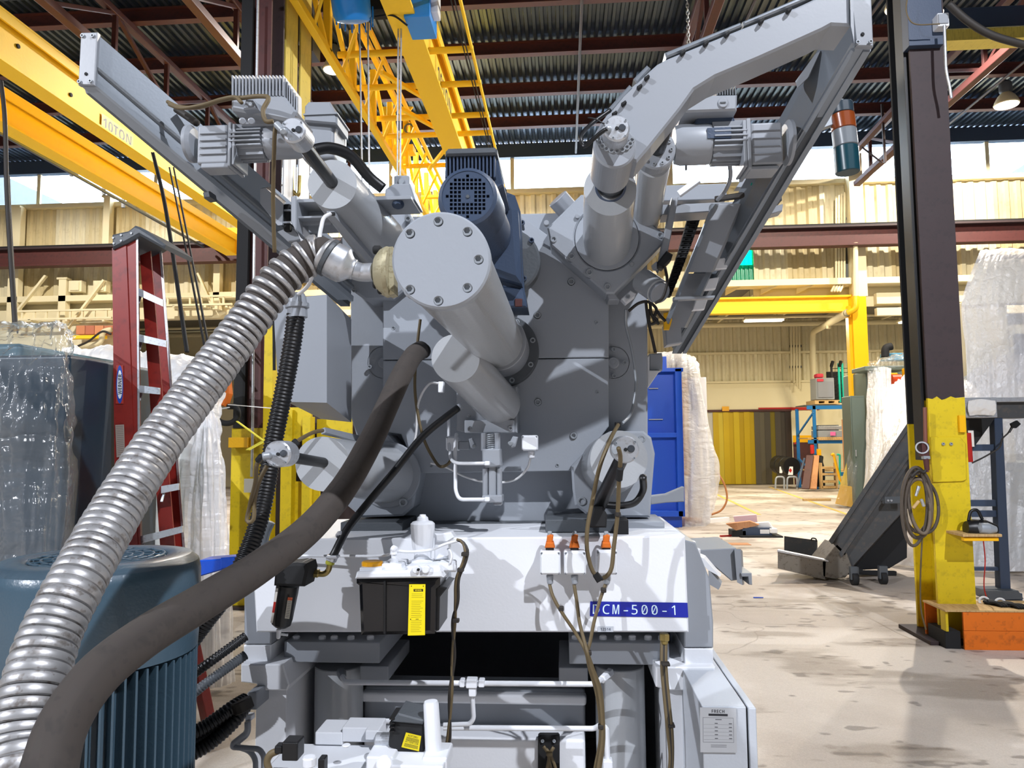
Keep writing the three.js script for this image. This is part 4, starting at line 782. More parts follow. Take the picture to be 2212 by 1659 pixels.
  part(b, 'name_strip', pquad([[1275, 1299], [1485, 1302], [1487, 1334], [1274, 1331]], -2.398), canvasMat(1024, 160, (c) => { c.fillStyle = '#101f96'; c.fillRect(0, 0, 1024, 160); c.fillStyle = '#d5ecf2'; c.font = '142px monospace'; c.textBaseline = 'middle'; const s = 'DCM-500-1'; for (let i = 0; i < 9; i++) { c.fillText(s[i], 20 + i * 104 - (i > 3 ? 12 : 0), 84); if (s[i] === '0') { c.lineWidth = 8; c.strokeStyle = '#d5ecf2'; c.beginPath(); c.moveTo(34 + i * 104 - 8, 126); c.lineTo(78 + i * 104 - 8, 40); c.stroke(); } } }));
  part(b, 'number_tag', pquad([[1291, 1353], [1325, 1353], [1325, 1365], [1291, 1365]], -2.398), canvasMat(256, 90, (c) => { c.fillStyle = '#b9bec6'; c.fillRect(0, 0, 256, 90); c.fillStyle = '#4a5060'; c.font = 'bold 62px sans-serif'; c.textAlign = 'center'; c.textBaseline = 'middle'; c.fillText('12514', 128, 48); }));
  const br = thing('duct_bracket', 'grey folded sheet bracket sticking out right of the machine base', 'bracket');
  part(br, 'wide_panel', prism([[1440, 1192], [1590, 1184], [1600, 1200], [1602, 1252], [1580, 1255], [1530, 1212], [1440, 1212]], -3.0, 0.35, 0.003), mGrey);
  part(br, 'end_flange', ploft([[1586, 1186], [1600, 1186], [1604, 1264], [1592, 1258]], -2.98, [[1590, 1190], [1604, 1190], [1608, 1262], [1596, 1258]], -3.3), mGrey); part(br, 'foot_angle', prism([[1600, 1238], [1624, 1238], [1625, 1264], [1618, 1263], [1616, 1246], [1602, 1246]], -2.97, 0.3, 0.002), mGrey);
  const ch = thing('mounting_channel', 'short slotted steel channel bolted to the right end of the base', 'bracket');
  part(ch, 'upper_flange', ploft([[1496, 1196], [1520, 1206], [1556, 1246], [1530, 1232]], -2.5, [[1500, 1190], [1524, 1200], [1558, 1240], [1534, 1226]], -2.62), mGreyWhite); part(ch, 'lower_flange', ploft([[1530, 1234], [1534, 1234], [1558, 1262], [1552, 1274], [1532, 1262]], -2.5, [[1532, 1228], [1538, 1228], [1560, 1256], [1556, 1268], [1536, 1256]], -2.6), mGrey);
}
// cabinet with the maker's plate
{
  const c = thing('cabinet', 'white-grey control cabinet with a printed plate at the lower right of the machine', 'cabinet');
  const a = P(1515, 1525, -2.1), b = P(1612, 1525, -2.1), d = P(1616, 1532, -2.1), e = P(1634, 1532, -2.1);
  part(c, 'body', box(a.x, b.x, 0.02, a.y, -2.85, -2.1, 0.004), mCabinet); part(c, 'door', box(d.x, e.x, 0.03, a.y - 0.003, -2.86, -2.1, 0.004), mCabinet); part(c, 'seal', box(b.x, d.x, 0.03, a.y - 0.008, -2.84, -2.11, 0), mBlackMatt);
  part(c, 'maker_plate', pquad([[1512, 1528], [1590, 1530], [1592, 1626], [1513, 1625]], -2.096), canvasMat(512, 620, (x) => {
    x.fillStyle = '#b4b7bb'; x.fillRect(0, 0, 512, 620); x.fillStyle = '#22252c'; x.font = 'bold 62px sans-serif'; x.textAlign = 'center'; x.fillText('FRECH', 256, 72); x.fillStyle = '#22252c'; x.fillRect(120, 84, 272, 32);
    x.strokeStyle = '#33363d'; x.lineWidth = 4; x.strokeRect(40, 140, 430, 340); x.fillRect(215, 160, 90, 9);
    for (let i = 0; i < 5; i++) { x.beginPath(); x.lineWidth = 2; x.moveTo(50, 236 + i * 52); x.lineTo(460, 236 + i * 52); x.stroke(); x.fillRect(205, 214 + i * 52, 44, 10); x.fillRect(405, 214 + i * 52, 44, 10); }
    for (const y of [516, 540]) for (let i = 0; i < 22; i++) x.fillRect(150 + i * 10, y, 7, 8);
  }));
}

// ---------------------------------------------------------------- rails, swing arm and motors above the platen
const quadAt = (l, z) => l.map(([x, y]) => P(x, y, z));
{
  const r = thing('guide_rail', 'long grey guide rail with a plumb end plate slanting down from the upper left', 'rail');
  const n = [[176, 72], [208, 72], [203, 182], [170, 182]], f = [[733, 552], [762, 552], [758, 648], [729, 648]];
  part(r, 'beam', ploft(n, -2.2, f, -2.62), mAlu);
  part(r, 'end_plate', prism([[174, 70], [210, 69], [204, 184], [168, 183]], -2.19, 0.02, 0.003), mGrey);
  for (const [x, y] of [[179, 78], [201, 78], [172, 177], [196, 176]]) put(r, 'bolt', boltGeo, mBolt, P(x, y, -2.19), M(4.5, 2.2));
  part(r, 'plug_hole', disc(185, 159, 3.5, -2.187, 0.004, 0.001), mBlackMatt);
  part(r, 'side_rib', ploft([[208, 146], [212, 145], [212, 152], [207, 153]], -2.2, [[761, 617], [765, 616], [765, 622], [760, 623]], -2.61), mDarkGrey);
  part(r, 'lower_rib', ploft([[203, 176], [210, 174], [209, 186], [202, 187]], -2.2, [[757, 642], [764, 640], [763, 651], [756, 652]], -2.61), mAlu);
  part(r, 'shaded_slot', ploft([[180, 184], [200, 184], [205, 200], [186, 202]], -2.24, [[734, 650], [756, 650], [756, 662], [736, 662]], -2.66), mDarkGrey);  // dark grey strip: shade of the slot channel put into the colour
  part(r, 'carriage', prism([[437, 415], [452, 412], [455, 426], [440, 428]], -2.33, 0.05, 0.003), mDarkGrey); part(r, 'carriage', prism([[340, 262], [352, 268], [366, 290], [350, 286]], -2.4, 0.06, 0.003), mBlackMatt);
  const k = thing('rail_carriage', 'grey carriage block with a dark clamp on the left guide rail below the gearmotor', 'carriage');
  part(k, 'block', ploft([[562, 408], [574, 406], [612, 440], [610, 486], [600, 487], [562, 440]], -2.38, [[570, 404], [582, 403], [618, 436], [616, 480], [608, 480], [568, 436]], -2.46), mGrey);
  part(k, 'clamp', pbox(612, 440, 626, 498, -2.4, 0.05), mBlackMatt); part(k, 'clamp_band', [pbox(611, 452, 627, 456, -2.395, 0.06, 0), pbox(611, 478, 627, 482, -2.395, 0.06, 0)], mSteel);
  part(k, 'adapter_plate', prism([[598, 500], [630, 488], [652, 516], [640, 520], [622, 522]], -2.42, 0.04, 0.003), mGrey);
  const b = thing('support_bracket', 'grey channel frame that carries the upper left cylinder beside the rail', 'bracket');
  part(b, 'side_plate', prism([[628, 424], [640, 422], [640, 496], [650, 514], [640, 498], [628, 480]], -2.3, 0.12, 0.003), mGrey);
  part(b, 'top_channel', pbox(636, 426, 888, 434, -2.32, 0.16, 0.002), mGrey); part(b, 'upper_web', prism([[640, 432], [888, 420], [892, 430], [868, 452], [640, 466]], -2.42, 0.02, 0.002), mGrey); part(b, 'lower_channel', pbox(637, 466, 716, 471, -2.32, 0.18, 0.002), mGrey); part(b, 'lower_web', pbox(637, 471, 716, 486, -2.36, 0.012, 0.002), mGrey);
  part(b, 'white_bracket', prism([[638, 490], [656, 490], [682, 522], [650, 522]], -2.36, 0.02, 0.002, [[643, 496], [648, 501], [653, 507]].map(([x, y]) => circ(x, y, 1.7, 10))), mGreyWhite);
  const jb = thing('junction_box', 'grey junction box with a lid between the black hose and the finned motor', 'junction box');
  part(jb, 'housing', prism([[832, 408], [850, 396], [885, 396], [897, 432], [830, 434]], -2.36, 0.14, 0.005), mGrey); part(jb, 'upper_box', pbox(850, 378, 884, 406, -2.4, 0.1, 0.006), mGrey); part(jb, 'knob', lathe(P(860, 436, -2.35), P(860, 450, -2.33), [[0, 0], [0, 0.014], [0.015, 0.02], [0.024, 0.012], [0.026, 0]], 20), mMotor); part(jb, 'latch', disc(866, 392, 7, -2.395, 0.008), mBolt);
}
{
  const r = thing('guide_rail', 'long grey guide rail under the swing arm slanting down from the upper right', 'rail');
  part(r, 'beam', ploft([[1838, -22], [1880, -22], [1884, 98], [1840, 92]], -2.1, [[1444, 688], [1470, 684], [1482, 752], [1452, 752]], -2.95), mAlu);
  part(r, 'end_plate', prism([[1836, -25], [1882, -25], [1887, 100], [1850, 99]], -2.09, 0.02, 0.003), mGrey);
  for (const [x, y] of [[1852, 92], [1880, 91]]) put(r, 'bolt', boltGeo, mBolt, P(x, y, -2.085), M(4.5, 2.1));
  part(r, 'plug_hole', disc(1864, 73, 4, -2.087, 0.004, 0.001), mBlackMatt);
  part(r, 'shaded_slot', ploft([[1850, 100], [1864, 100], [1860, 114], [1846, 112]], -2.12, [[1466, 752], [1474, 752], [1472, 764], [1462, 764]], -2.95), mDarkGrey);  // dark strip again paints the shade inside the slot channel
  part(r, 'outer_bar', ploft([[1866, 100], [1884, 100], [1880, 112], [1864, 112]], -2.11, [[1476, 752], [1484, 752], [1482, 764], [1474, 764]], -2.94), mAlu); part(r, 'inner_bar', ploft([[1842, 94], [1849, 98], [1845, 112], [1838, 108]], -2.11, [[1454, 752], [1464, 752], [1462, 764], [1452, 764]], -2.94), mAlu);
  part(r, 'upper_lip', ploft([[1760, 118], [1772, 110], [1745, 168], [1722, 190], [1718, 176]], -2.2, [[1765, 116], [1777, 108], [1750, 164], [1728, 186], [1723, 172]], -2.26), mGrey);
  part(r, 'clamp_block', [prism([[1668, 446], [1692, 440], [1690, 456], [1666, 462]], -2.5, 0.06, 0.003)], mGrey);
  const c = thing('cable_cover', 'grey sheet cable cover beside the right guide rail with a cross strap', 'cover');
  part(c, 'upper_sheet', ploft([[1545, 440], [1600, 440], [1536, 588], [1484, 588]], -2.55, [[1552, 440], [1606, 440], [1542, 588], [1490, 588]], -2.59), mGrey);
  part(c, 'lower_sheet', ploft([[1483, 591], [1535, 591], [1478, 708], [1444, 706]], -2.7, [[1490, 591], [1541, 591], [1484, 708], [1450, 706]], -2.74), mGrey);
  part(c, 'side_lip', ploft([[1540, 440], [1546, 440], [1445, 700], [1440, 690]], -2.53, [[1538, 440], [1544, 440], [1442, 700], [1438, 690]], -2.6), mAlu); part(c, 'inner_strip', ploft([[1560, 520], [1566, 526], [1512, 640], [1500, 636]], -2.62, [[1562, 520], [1568, 526], [1515, 640], [1503, 636]], -2.64), mAlu);
  part(c, 'cross_strap', prism([[1455, 641], [1545, 638], [1543, 644], [1455, 648]], -2.52, 0.03, 0.002), mGrey); part(c, 'end_box', prism([[1436, 700], [1470, 690], [1474, 740], [1440, 746]], -2.72, 0.08, 0.004), mGrey);
  part(c, 'yellow_tab', prism([[1433, 676], [1446, 674], [1452, 690], [1446, 712], [1434, 712]], -2.68, 0.02, 0.002), mYellow);
  for (let i = 0; i < 5; i++) { const x = 1600 - i * 24, y = 470 + i * 44; part(c, 'spacer', prism([[x, y], [x + 26, y - 4], [x + 18, y + 22], [x - 8, y + 24]], -2.64, 0.03, 0.003), mGreyWhite); }
  const ch = thing('energy_chain', 'black link energy chain hanging behind the upper right cylinder', 'chain');
  for (let i = 0; i < 20; i++) {
    const k = i / 20, x = 1503 - 52 * k - 10 * k * k, y = 460 + 180 * k, w = 28 - 12 * k, q = 9;
    part(ch, 'link', prism([[x - w / 2, y], [x + w / 2, y - 1], [x + w / 2 - 2, y + q - 2], [x - w / 2 - 2, y + q - 1]], -2.85, 0.05, 0.002, w > 15 ? [[[x - w / 4, y + 2], [x - w / 4, y + q - 4], [x + w / 5, y + q - 4], [x + w / 5, y + 2]]] : []), mBlackMatt);
  }
  const cb = thing('cross_bracket', 'grey cross bracket with sockets between the rear cylinder and the right rail', 'bracket');
  part(cb, 'plate', prism([[1430, 442], [1672, 432], [1680, 420], [1682, 434], [1668, 448], [1430, 464]], -2.62, 0.1, 0.003), mGrey); part(cb, 'rear_beam', pbox(1432, 398, 1570, 432, -2.72, 0.12), mGrey);
  part(cb, 'link_rod', pbar([1466, 420, -2.6], [1510, 388, -2.58], 0.022), mGreyWhite); part(cb, 'link_arm', prism([[1452, 425], [1466, 424], [1440, 560], [1424, 585], [1420, 580], [1436, 500]], -2.58, 0.05, 0.003), mGrey); part(cb, 'upright', prism([[1610, 375], [1620, 374], [1620, 405], [1590, 405]], -2.6, 0.04, 0.002), mGrey);
  part(cb, 'right_upright', prism([[1664, 345], [1680, 345], [1690, 432], [1668, 436]], -2.5, 0.08, 0.003), mDarkGrey);
  const cc = thing('cable_loop', 'thick grey cables bending from the right gearmotor down to the cross bracket', 'cable');
  for (const d of [0, 6, 12]) part(cc, 'cable', ptube([[1656 + d, 345, -2.42], [1655 + d, 385, -2.45], [1640 + d * 0.5, 412 + d * 0.3, -2.5], [1600, 420 + d * 0.4, -2.55], [1545, 428 + d * 0.4, -2.6]], 0.007, 30, 8), mCableDark);
  part(cc, 'cable_grey', ptube([[1575, 348, -2.4], [1578, 380, -2.44], [1568, 410, -2.5], [1550, 432, -2.55]], 0.007, 24, 8), mGrey);
  part(cc, 'green_wire', ptube([[1640, 360, -2.45], [1630, 385, -2.5], [1622, 400, -2.5]], 0.002, 10, 5), mTeal);
  const be = thing('signal_beacon', 'stack beacon with amber, clear and dark green sections hanging upside down by the right rail', 'beacon');
  const q = [[1817, 224, 1819, 248], [1819, 248, 1823, 281], [1823, 281, 1827, 318], [1827, 318, 1831, 374]];
  [['base', mat(0x23323c, { roughness: 0.4 })], ['amber_lens', mat(0x9a4a1c, { phys: true, transmission: 0.35, roughness: 0.25, thickness: 0 })], ['clear_lens', mat(0x8d949a, { phys: true, transmission: 0.4, roughness: 0.3, thickness: 0 })], ['green_lens', mat(0x0f3f4b, { phys: true, transmission: 0.2, roughness: 0.3, thickness: 0 })]].forEach(([n, m], i) => part(be, n, pcyl(q[i][0], q[i][1], -2.6, q[i][2], q[i][3], -2.6, M(25 - (i === 0 ? 1 : 0), 2.6)), m));
  part(be, 'mount_bracket', prism([[1740, 250], [1800, 246], [1802, 268], [1740, 290]], -2.59, 0.03, 0.002), mBolt); part(be, 'top_cap', pcyl(1816, 216, -2.6, 1817, 226, -2.6, 0.012, 0.02), mBolt);
}
{ // swing arm: bent box arm from the ring over the upper right cylinder to the rail's end
  const a = thing('swing_arm', 'big bent grey box arm from the bolted ring up to the right-hand rail end', 'arm');
  const o = [[1281, 318], [1284, 290], [1300, 262], [1345, 205], [1420, 138], [1445, 125], [1600, 62], [1720, 15], [1800, -22], [1838, -30], [1838, 55], [1796, 53], [1776, 64], [1640, 125], [1545, 165], [1500, 193], [1470, 235], [1400, 322], [1376, 350]];
  part(a, 'arm_plate', prism(o, -1.9, 0.13, 0.006), mGrey);
  part(a, 'pivot_ring', prism(circ(1328, 316, 47, 44), -1.86, 0.2, 0.005), mGrey);
  bolts(a, Array.from({ length: 10 }, (_, i) => [1329 + 36 * Math.cos(0.15 + i * 0.33), 300 + 27 * Math.sin(0.15 + i * 0.33)]), -1.862, M(6.5, 1.87));
  sensorHead(a, 1332, 276, 29, -1.8, 0.08);
  const top = (n) => n.map(([x, y]) => [x, y]);
  part(a, 'rail_plate', ploft(top([[1836, -28], [1842, -28], [1846, 96], [1838, 56]]), -1.89, top([[1836, -28], [1842, -28], [1846, 96], [1838, 56]]), -2.1), mGrey);
  const d = thing('cable_duct', 'grey clip-on cable duct with black clips along the top edge of the swing arm', 'cable duct');
  const seg = [[[1310, 238], [1360, 182], [1368, 190], [1318, 246]], [[1368, 170], [1398, 140], [1406, 147], [1376, 180]], [[1436, 113], [1600, 47], [1604, 55], [1440, 124]], [[1604, 46], [1830, -50], [1834, -40], [1608, 54]]];
  for (const s of seg) part(d, 'duct_section', prism(s, -1.9, 0.09, 0.004), mAlu);
  for (const [x, y] of [[1322, 244], [1342, 222], [1376, 186], [1392, 166], [1470, 112], [1520, 92], [1566, 72], [1640, 44], [1700, 20]]) part(d, 'clip', prism([[x, y], [x + 9, y - 6], [x + 12, y - 2], [x + 3, y + 5]], -1.885, 0.02, 0.001), mBlackMatt);
  single('cable', 'black cable looping from the duct down to the round sensor on the swing arm', 'cable', ptube([[1318, 238, -1.88], [1275, 270, -1.85], [1254, 300, -1.8], [1262, 316, -1.8], [1280, 302, -1.78], [1300, 285, -1.76], [1312, 278, -1.75]], 0.0055, 40, 8), mBlack);
  single('zip_tie', 'black cable tie sticking up beside the round sensor of the swing arm', 'cable tie', ptube([[1306, 268, -1.79], [1285, 257, -1.79], [1270, 254, -1.79]], 0.002, 12, 5), mBlack);
}
// ribbed drive motors on the two rails
function drive(name, label, box4, z, finned) {
  const [x0, x1, y0, y1] = box4, t = thing(name, label, 'motor'), w = x1 - x0, h = y1 - y0, cy = (y0 + y1) / 2, d = M(h, z);
  const X = (k) => x0 + w * k, sx = Math.sign(w);
  const pr = (k0, k1, a, b, dd, zz = z) => { const p = P(X(k0), y0 + h * a, zz), q = P(X(k1), y0 + h * b, zz); return box(Math.min(p.x, q.x), Math.max(p.x, q.x), q.y, p.y, zz - dd, zz, 0.008); };
  const gb = part(t, 'gearbox', pr(0, 0.29, 0.0, 1.0, d * 0.85), mGrey);
  for (const k of [0.18, 0.36, 0.54, 0.72]) part(gb, 'rib', pr(0.02, 0.27, k, k + 0.03, 0.012, z + 0.006), mGrey);
  part(t, 'flange', [pr(0.29, 0.315, -0.08, 1.08, d * 0.95, z + 0.01), pr(0.33, 0.35, -0.04, 1.04, d * 0.9, z + 0.01)], mGrey);
  const c = P(X(0.36), cy, z - d * 0.42), e = P(X(0.67), cy, z - d * 0.42), q = P(X(1.0), cy, z - d * 0.42); e.y = q.y = c.y;
  const st = part(t, 'stator', cyl(c, e, d * 0.4, d * 0.4, 32), mGrey);
  for (let i = 0; i < 22; i++) { const a = (i / 22) * 2 * PI, u = V(0, Math.sin(a), Math.cos(a)); part(st, 'fin', bar(c.clone().lerp(e, 0.04).addScaledVector(u, d * 0.41), c.clone().lerp(e, 0.97).addScaledVector(u, d * 0.41), Math.abs(Math.sin(a)) > 0.7 ? 0.005 : 0.03, Math.abs(Math.sin(a)) > 0.7 ? 0.03 : 0.005), mGrey); }
  part(t, 'fan_cowl', lathe(e, q, [[0, 0], [0, d * 0.46], [0.01, d * 0.475], [e.distanceTo(q) - 0.02, d * 0.475], [e.distanceTo(q), d * 0.43], [e.distanceTo(q), 0]], 36), mGrey);
  part(t, 'mounting_foot', pr(0.03, 0.3, 1.0, 1.12, d * 0.6), mGrey);
  { const p = P(X(-0.01), cy, z - d * 0.35), k = P(X(-0.07), cy, z - d * 0.35); k.y = p.y; part(t, 'mounting_disc', lathe(k, p, [[0, 0], [0, d * 0.52], [k.distanceTo(p) * 0.5, d * 0.52], [k.distanceTo(p), d * 0.42], [k.distanceTo(p), 0]], 36), mGrey); }
  return t;
}
{
  const a = drive('gearmotor', 'grey gearmotor on the left rail with a large finned inverter on top', [426, 655, 270, 352], -2.2);
  part(a, 'terminal_base', prism([[512, 236], [600, 236], [618, 270], [520, 272]], -2.2, 0.12, 0.006), mGrey);
  part(a, 'inverter_box', prism([[499, 206], [612, 204], [640, 240], [628, 262], [498, 236]], -2.15, 0.16, 0.008), mGrey);
  for (let i = 0; i < 16; i++) { const x = 500 + i * 7.3; part(a, 'inverter_fin', prism([[x, 162], [x + 3, 162], [x + 3, 207], [x, 207]], -2.15, 0.16, 0.001), mGrey); }
  for (let i = 0; i < 6; i++) part(a, 'side_fin', ploft([[614 + i * 5, 168 + i * 8], [617 + i * 5, 170 + i * 8], [617 + i * 5, 232 + i * 4], [614 + i * 5, 230 + i * 4]], -2.16, [[617 + i * 5, 168 + i * 8], [620 + i * 5, 170 + i * 8], [620 + i * 5, 232 + i * 4], [617 + i * 5, 230 + i * 4]], -2.3), mGrey);
  part(a, 'fin_bridge', pbox(500, 196, 612, 208, -2.16, 0.14), mGrey);
  part(a, 'connector', prism([[530, 214], [548, 214], [556, 234], [524, 236]], -2.12, 0.05, 0.005), mGrey); part(a, 'gland', pcyl(524, 262, -2.14, 524, 262, -2.1, M(8, 2.1)), mGrey); part(a, 'gland', pcyl(543, 262, -2.14, 543, 262, -2.1, M(8, 2.1)), mGrey); part(a, 'latch', disc(541, 224, 5, -2.115, 0.006), mBolt);
  const c = thing('motor_cable', 'pair of olive cables tied together from the left rail to the finned inverter', 'cable');
  part(c, 'cable', ptube([[362, 220, -2.25], [385, 230, -2.22], [430, 232, -2.2], [475, 218, -2.15], [520, 210, -2.12]], 0.006, 30, 8), mCable); part(c, 'cable', ptube([[366, 226, -2.24], [392, 234, -2.2], [440, 226, -2.18], [480, 214, -2.14], [508, 210, -2.12], [522, 222, -2.1]], 0.006, 30, 8), mCable);
  part(c, 'loop', ptube([[520, 212, -2.12], [560, 208, -2.1], [580, 212, -2.08], [568, 240, -2.06], [575, 262, -2.06], [590, 262, -2.06]], 0.007, 30, 8), mCable); part(c, 'dark_lead', ptube([[380, 235, -2.3], [405, 252, -2.3], [425, 266, -2.28]], 0.012, 16, 8), mCableDark);
  const b = drive('gearmotor', 'grey gearmotor on the right rail beneath the swing arm', [1690, 1455, 262, 356], -2.25);
  part(b, 'terminal_base', prism([[1508, 240], [1582, 238], [1590, 268], [1500, 270]], -2.27, 0.13, 0.006), mMotor); part(b, 'inverter_box', prism([[1475, 206], [1593, 204], [1592, 238], [1475, 242]], -2.22, 0.16, 0.006), mGrey); part(b, 'cover_lock', disc(1562, 221, 11, -2.215, 0.006), mGrey); part(b, 'lock_slot', pbox(1556, 219.5, 1568, 222, -2.212, 0.004, 0), mDarkGrey);
  for (let i = 0; i < 8; i++) part(b, 'inverter_fin', pbox(1548 + i * 5.6, 186, 1551 + i * 5.6, 205, -2.24, 0.12, 0), mDarkGrey);
  part(b, 'nameplate', pbox(1528, 275, 1580, 298, -2.24, 0.01, 0.001), mMotor); part(b, 'drain_plug', pcyl(1482, 356, -2.3, 1482, 368, -2.3, 0.004), mGrey);
  const m = thing('flange_motor', 'grey round motor with a ribbed terminal box behind the upper left sensor', 'motor');
  part(m, 'body', pcyl(676, 306, -2.58, 726, 308, -2.58, M(44, 2.58)), mGrey); part(m, 'housing', pbox(652, 256, 722, 344, -2.5, 0.16, 0.015), mGrey); part(m, 'terminal_box', prism([[658, 228], [666, 219], [712, 219], [728, 252], [728, 268], [656, 262]], -2.48, 0.14, 0.006), mGrey); part(m, 'box_seam', pbox(655, 244, 729, 247, -2.475, 0.15, 0), mGrey);
  part(m, 'round_flange', ringGeo(P(724, 308, -2.58), P(736, 309, -2.58), M(42, 2.58), M(30, 2.58)), mGreyWhite);
  const h = thing('rubber_hose', 'black rubber pipe arching from the left motor over to the junction box', 'hose');
  part(h, 'pipe', ptube([[672, 326, -2.25], [712, 320, -2.3], [755, 335, -2.35], [800, 385, -2.4], [828, 408, -2.42]], 0.019, 40, 14), mBlack);
  const w = thing('sensor_cable', 'beige cable hanging straight down from the upper left sensor past the guide rail', 'cable');
  part(w, 'cable', ptube([[597, 270, -1.72], [594, 282, -1.71], [592, 330, -1.74], [590, 440, -1.8], [593, 545, -1.85]], 0.0055, 30, 8), mCable); part(w, 'plug', pcyl(612, 283, -1.7, 597, 268, -1.71, 0.009), mBolt);
  const w2 = thing('sensor_cable', 'beige cable from the slotted side rail disappearing behind the metal hose', 'cable');
  part(w2, 'cable', ptube([[714, 462, -2.12], [700, 470, -2.1], [694, 490, -2.08], [688, 525, -2.0], [676, 590, -2.05], [658, 625, -2.15], [630, 640, -2.2], [615, 632, -2.2]], 0.006, 40, 8), mCableWhite);
}
{ // dark blue-grey motor on top of the platen
  const t = thing('gearmotor', 'dark blue-grey gearmotor with a pierced fan cowl and finned inverter above the largest cylinder', 'motor');
  const a = P(1010, 424, -2.02), R = M(70, 2.02), mid = V(a.x + 0.03, a.y, -2.36);
  const sq = []; for (let i = -5; i <= 5; i++) for (let j = -5; j <= 5; j++) if (i * i + j * j < 26 && (Math.abs(i) > 1 || Math.abs(j) > 1)) sq.push([[1010 + i * 8.8 - 3.1, 424 + j * 8.8 - 3.1], [1010 + i * 8.8 + 3.1, 424 + j * 8.8 - 3.1], [1010 + i * 8.8 + 3.1, 424 + j * 8.8 + 3.1], [1010 + i * 8.8 - 3.1, 424 + j * 8.8 + 3.1]]);
  const gr = part(t, 'cowl_grille', prism(circ(1010, 424, 57, 40), -2.02, 0.006, 0, sq), mMotor);
  part(t, 'fan_back', disc(1010, 424, 57, -2.08, 0.02), mMotor);
  part(t, 'fan_cowl', lathe(V(a.x, a.y, -2.018), V(a.x, a.y, -2.3), [[0.004, M(56, 2.02)], [0, M(58, 2.02)], [0.006, R * 0.94], [0.03, R], [0.16, R * 1.06], [0.17, R * 1.0]], 44), mMotor);
  part(gr, 'hub', disc(1010, 424, 4, -2.017, 0.004, 0.001), mDarkGrey);
  part(t, 'stator', cyl(V(a.x, a.y, -2.18), V(a.x + 0.02, a.y - 0.02, -2.5), R * 0.98, R * 1.0, 36), mMotor);
  part(t, 'inverter_box', prism([[962, 333], [1072, 330], [1088, 400], [1060, 420], [960, 404]], -2.12, 0.24, 0.006), mMotor);
  for (let i = 0; i < 14; i++) { const x = 962 + i * 8; part(t, 'inverter_fin', prism([[x, 332], [x + 4, 332], [x + 4.4, 382], [x, 384]], -2.1, 0.03, 0.001), mMotor); }
  part(t, 'inverter_lid', prism([[962, 326], [968, 320], [1068, 317], [1074, 322], [1074, 333], [962, 336]], -2.09, 0.26, 0.006), mDarkGrey);
  part(t, 'gear_case', prism([[1020, 470], [1058, 430], [1070, 410], [1105, 418], [1118, 450], [1122, 520], [1126, 610], [1060, 590], [1040, 540]], -2.36, 0.14, 0.02), mMotor);
  part(t, 'flange_lobe', prism([[1092, 412], [1112, 420], [1124, 455], [1126, 540], [1134, 660], [1090, 655], [1084, 600], [1100, 500]], -2.44, 0.1, 0.012), mMotor);
  part(t, 'base_disc', disc(1098, 562, 69, -2.6, 0.08, 0.008), mDarkGrey);
  part(t, 'lower_foot', prism([[1082, 618], [1132, 622], [1139, 664], [1090, 664]], -2.42, 0.16, 0.006), mMotor);
  part(t, 'foot_window', pbox(1112, 645, 1128, 662, -2.415, 0.01, 0.002), mBrown);
  for (const [x, y] of [[1128, 482], [1148, 520], [1132, 602], [1095, 555]]) put(t, 'bolt', boltGeo, mMotor, P(x, y, -2.6), M(6, 2.6));
  part(t, 'lifting_eye', ringGeo(P(1086, 412, -2.36), P(1086, 412, -2.375), M(9, 2.36), M(5, 2.36), 20), mDarkGrey);
  const s = thing('proximity_sensor', 'black rectangular sensor with a cable loop beside the upper right corner plate', 'sensor');
  part(s, 'housing', prism([[1420, 566], [1440, 541], [1454, 549], [1450, 562], [1432, 580], [1420, 576]], -2.52, 0.05, 0.006), mBlack); part(s, 'mount', pbar([1412, 580, -2.56], [1424, 570, -2.54], 0.02), mBolt);
  part(s, 'cable', ptube([[1437, 578, -2.52], [1441, 610, -2.5], [1430, 645, -2.5], [1415, 655, -2.5]], 0.005, 24, 8), mCableDark);
  const v = thing('locking_cylinder', 'short grey cylinder tilted below the black sensor at the right edge of the platen', 'cylinder');
  part(v, 'barrel', cyl(P(1388, 606, -2.62), P(1422, 630, -2.55), 0.043, 0.043, 32), mGloss); part(v, 'cap', cyl(P(1420, 629, -2.555), P(1427, 634, -2.54), 0.04, 0.038, 32), mGrey);
  const v2 = thing('locking_cylinder', 'small bluish cylinder standing out behind the top edge of the platen', 'cylinder');
  part(v2, 'barrel', cyl(P(1225, 452, -2.8), P(1204, 428, -2.78), 0.042, 0.042, 32), mGrey); part(v2, 'base', prism([[1215, 450], [1235, 432], [1262, 452], [1240, 470]], -2.8, 0.1, 0.004), mGrey);
  const k = thing('cable_clip', 'grey screwed cable clip block under the upper right corner plate', 'clip'); part(k, 'block', prism([[1342, 645], [1362, 627], [1374, 634], [1372, 640], [1352, 656]], -2.66, 0.05, 0.003), mGreyWhite); put(k, 'screw', boltGeo, mBolt, P(1356, 641, -2.655), M(5, 2.66));
  const w = thing('cable_bunch', 'tangled dark cables bunched at the right edge of the platen', 'cable');
  for (const l of [[[1358, 672], [1380, 655], [1400, 652], [1418, 668], [1412, 690], [1424, 700]], [[1395, 650], [1400, 690], [1410, 735], [1416, 762]], [[1420, 672], [1428, 684], [1438, 694]], [[1404, 655], [1408, 680], [1420, 692], [1405, 700], [1400, 668]]]) part(w, 'cable', tube(l.map(([x, y]) => P(x, y, -2.62)), 0.0055, 30, 8), mCableDark);
  const c = thing('sensor_cable', 'grey cable running down the right side of the platen to the black clip', 'cable');
  part(c, 'cable', ptube([[1352, 668, -2.7], [1352, 700, -2.72], [1366, 760, -2.72], [1374, 830, -2.72], [1364, 890, -2.7], [1345, 914, -2.62]], 0.0055, 40, 8), mBolt); part(c, 'clip', pbox(1329, 911, 1342, 923, -2.55, 0.04, 0.003), mBlackMatt);
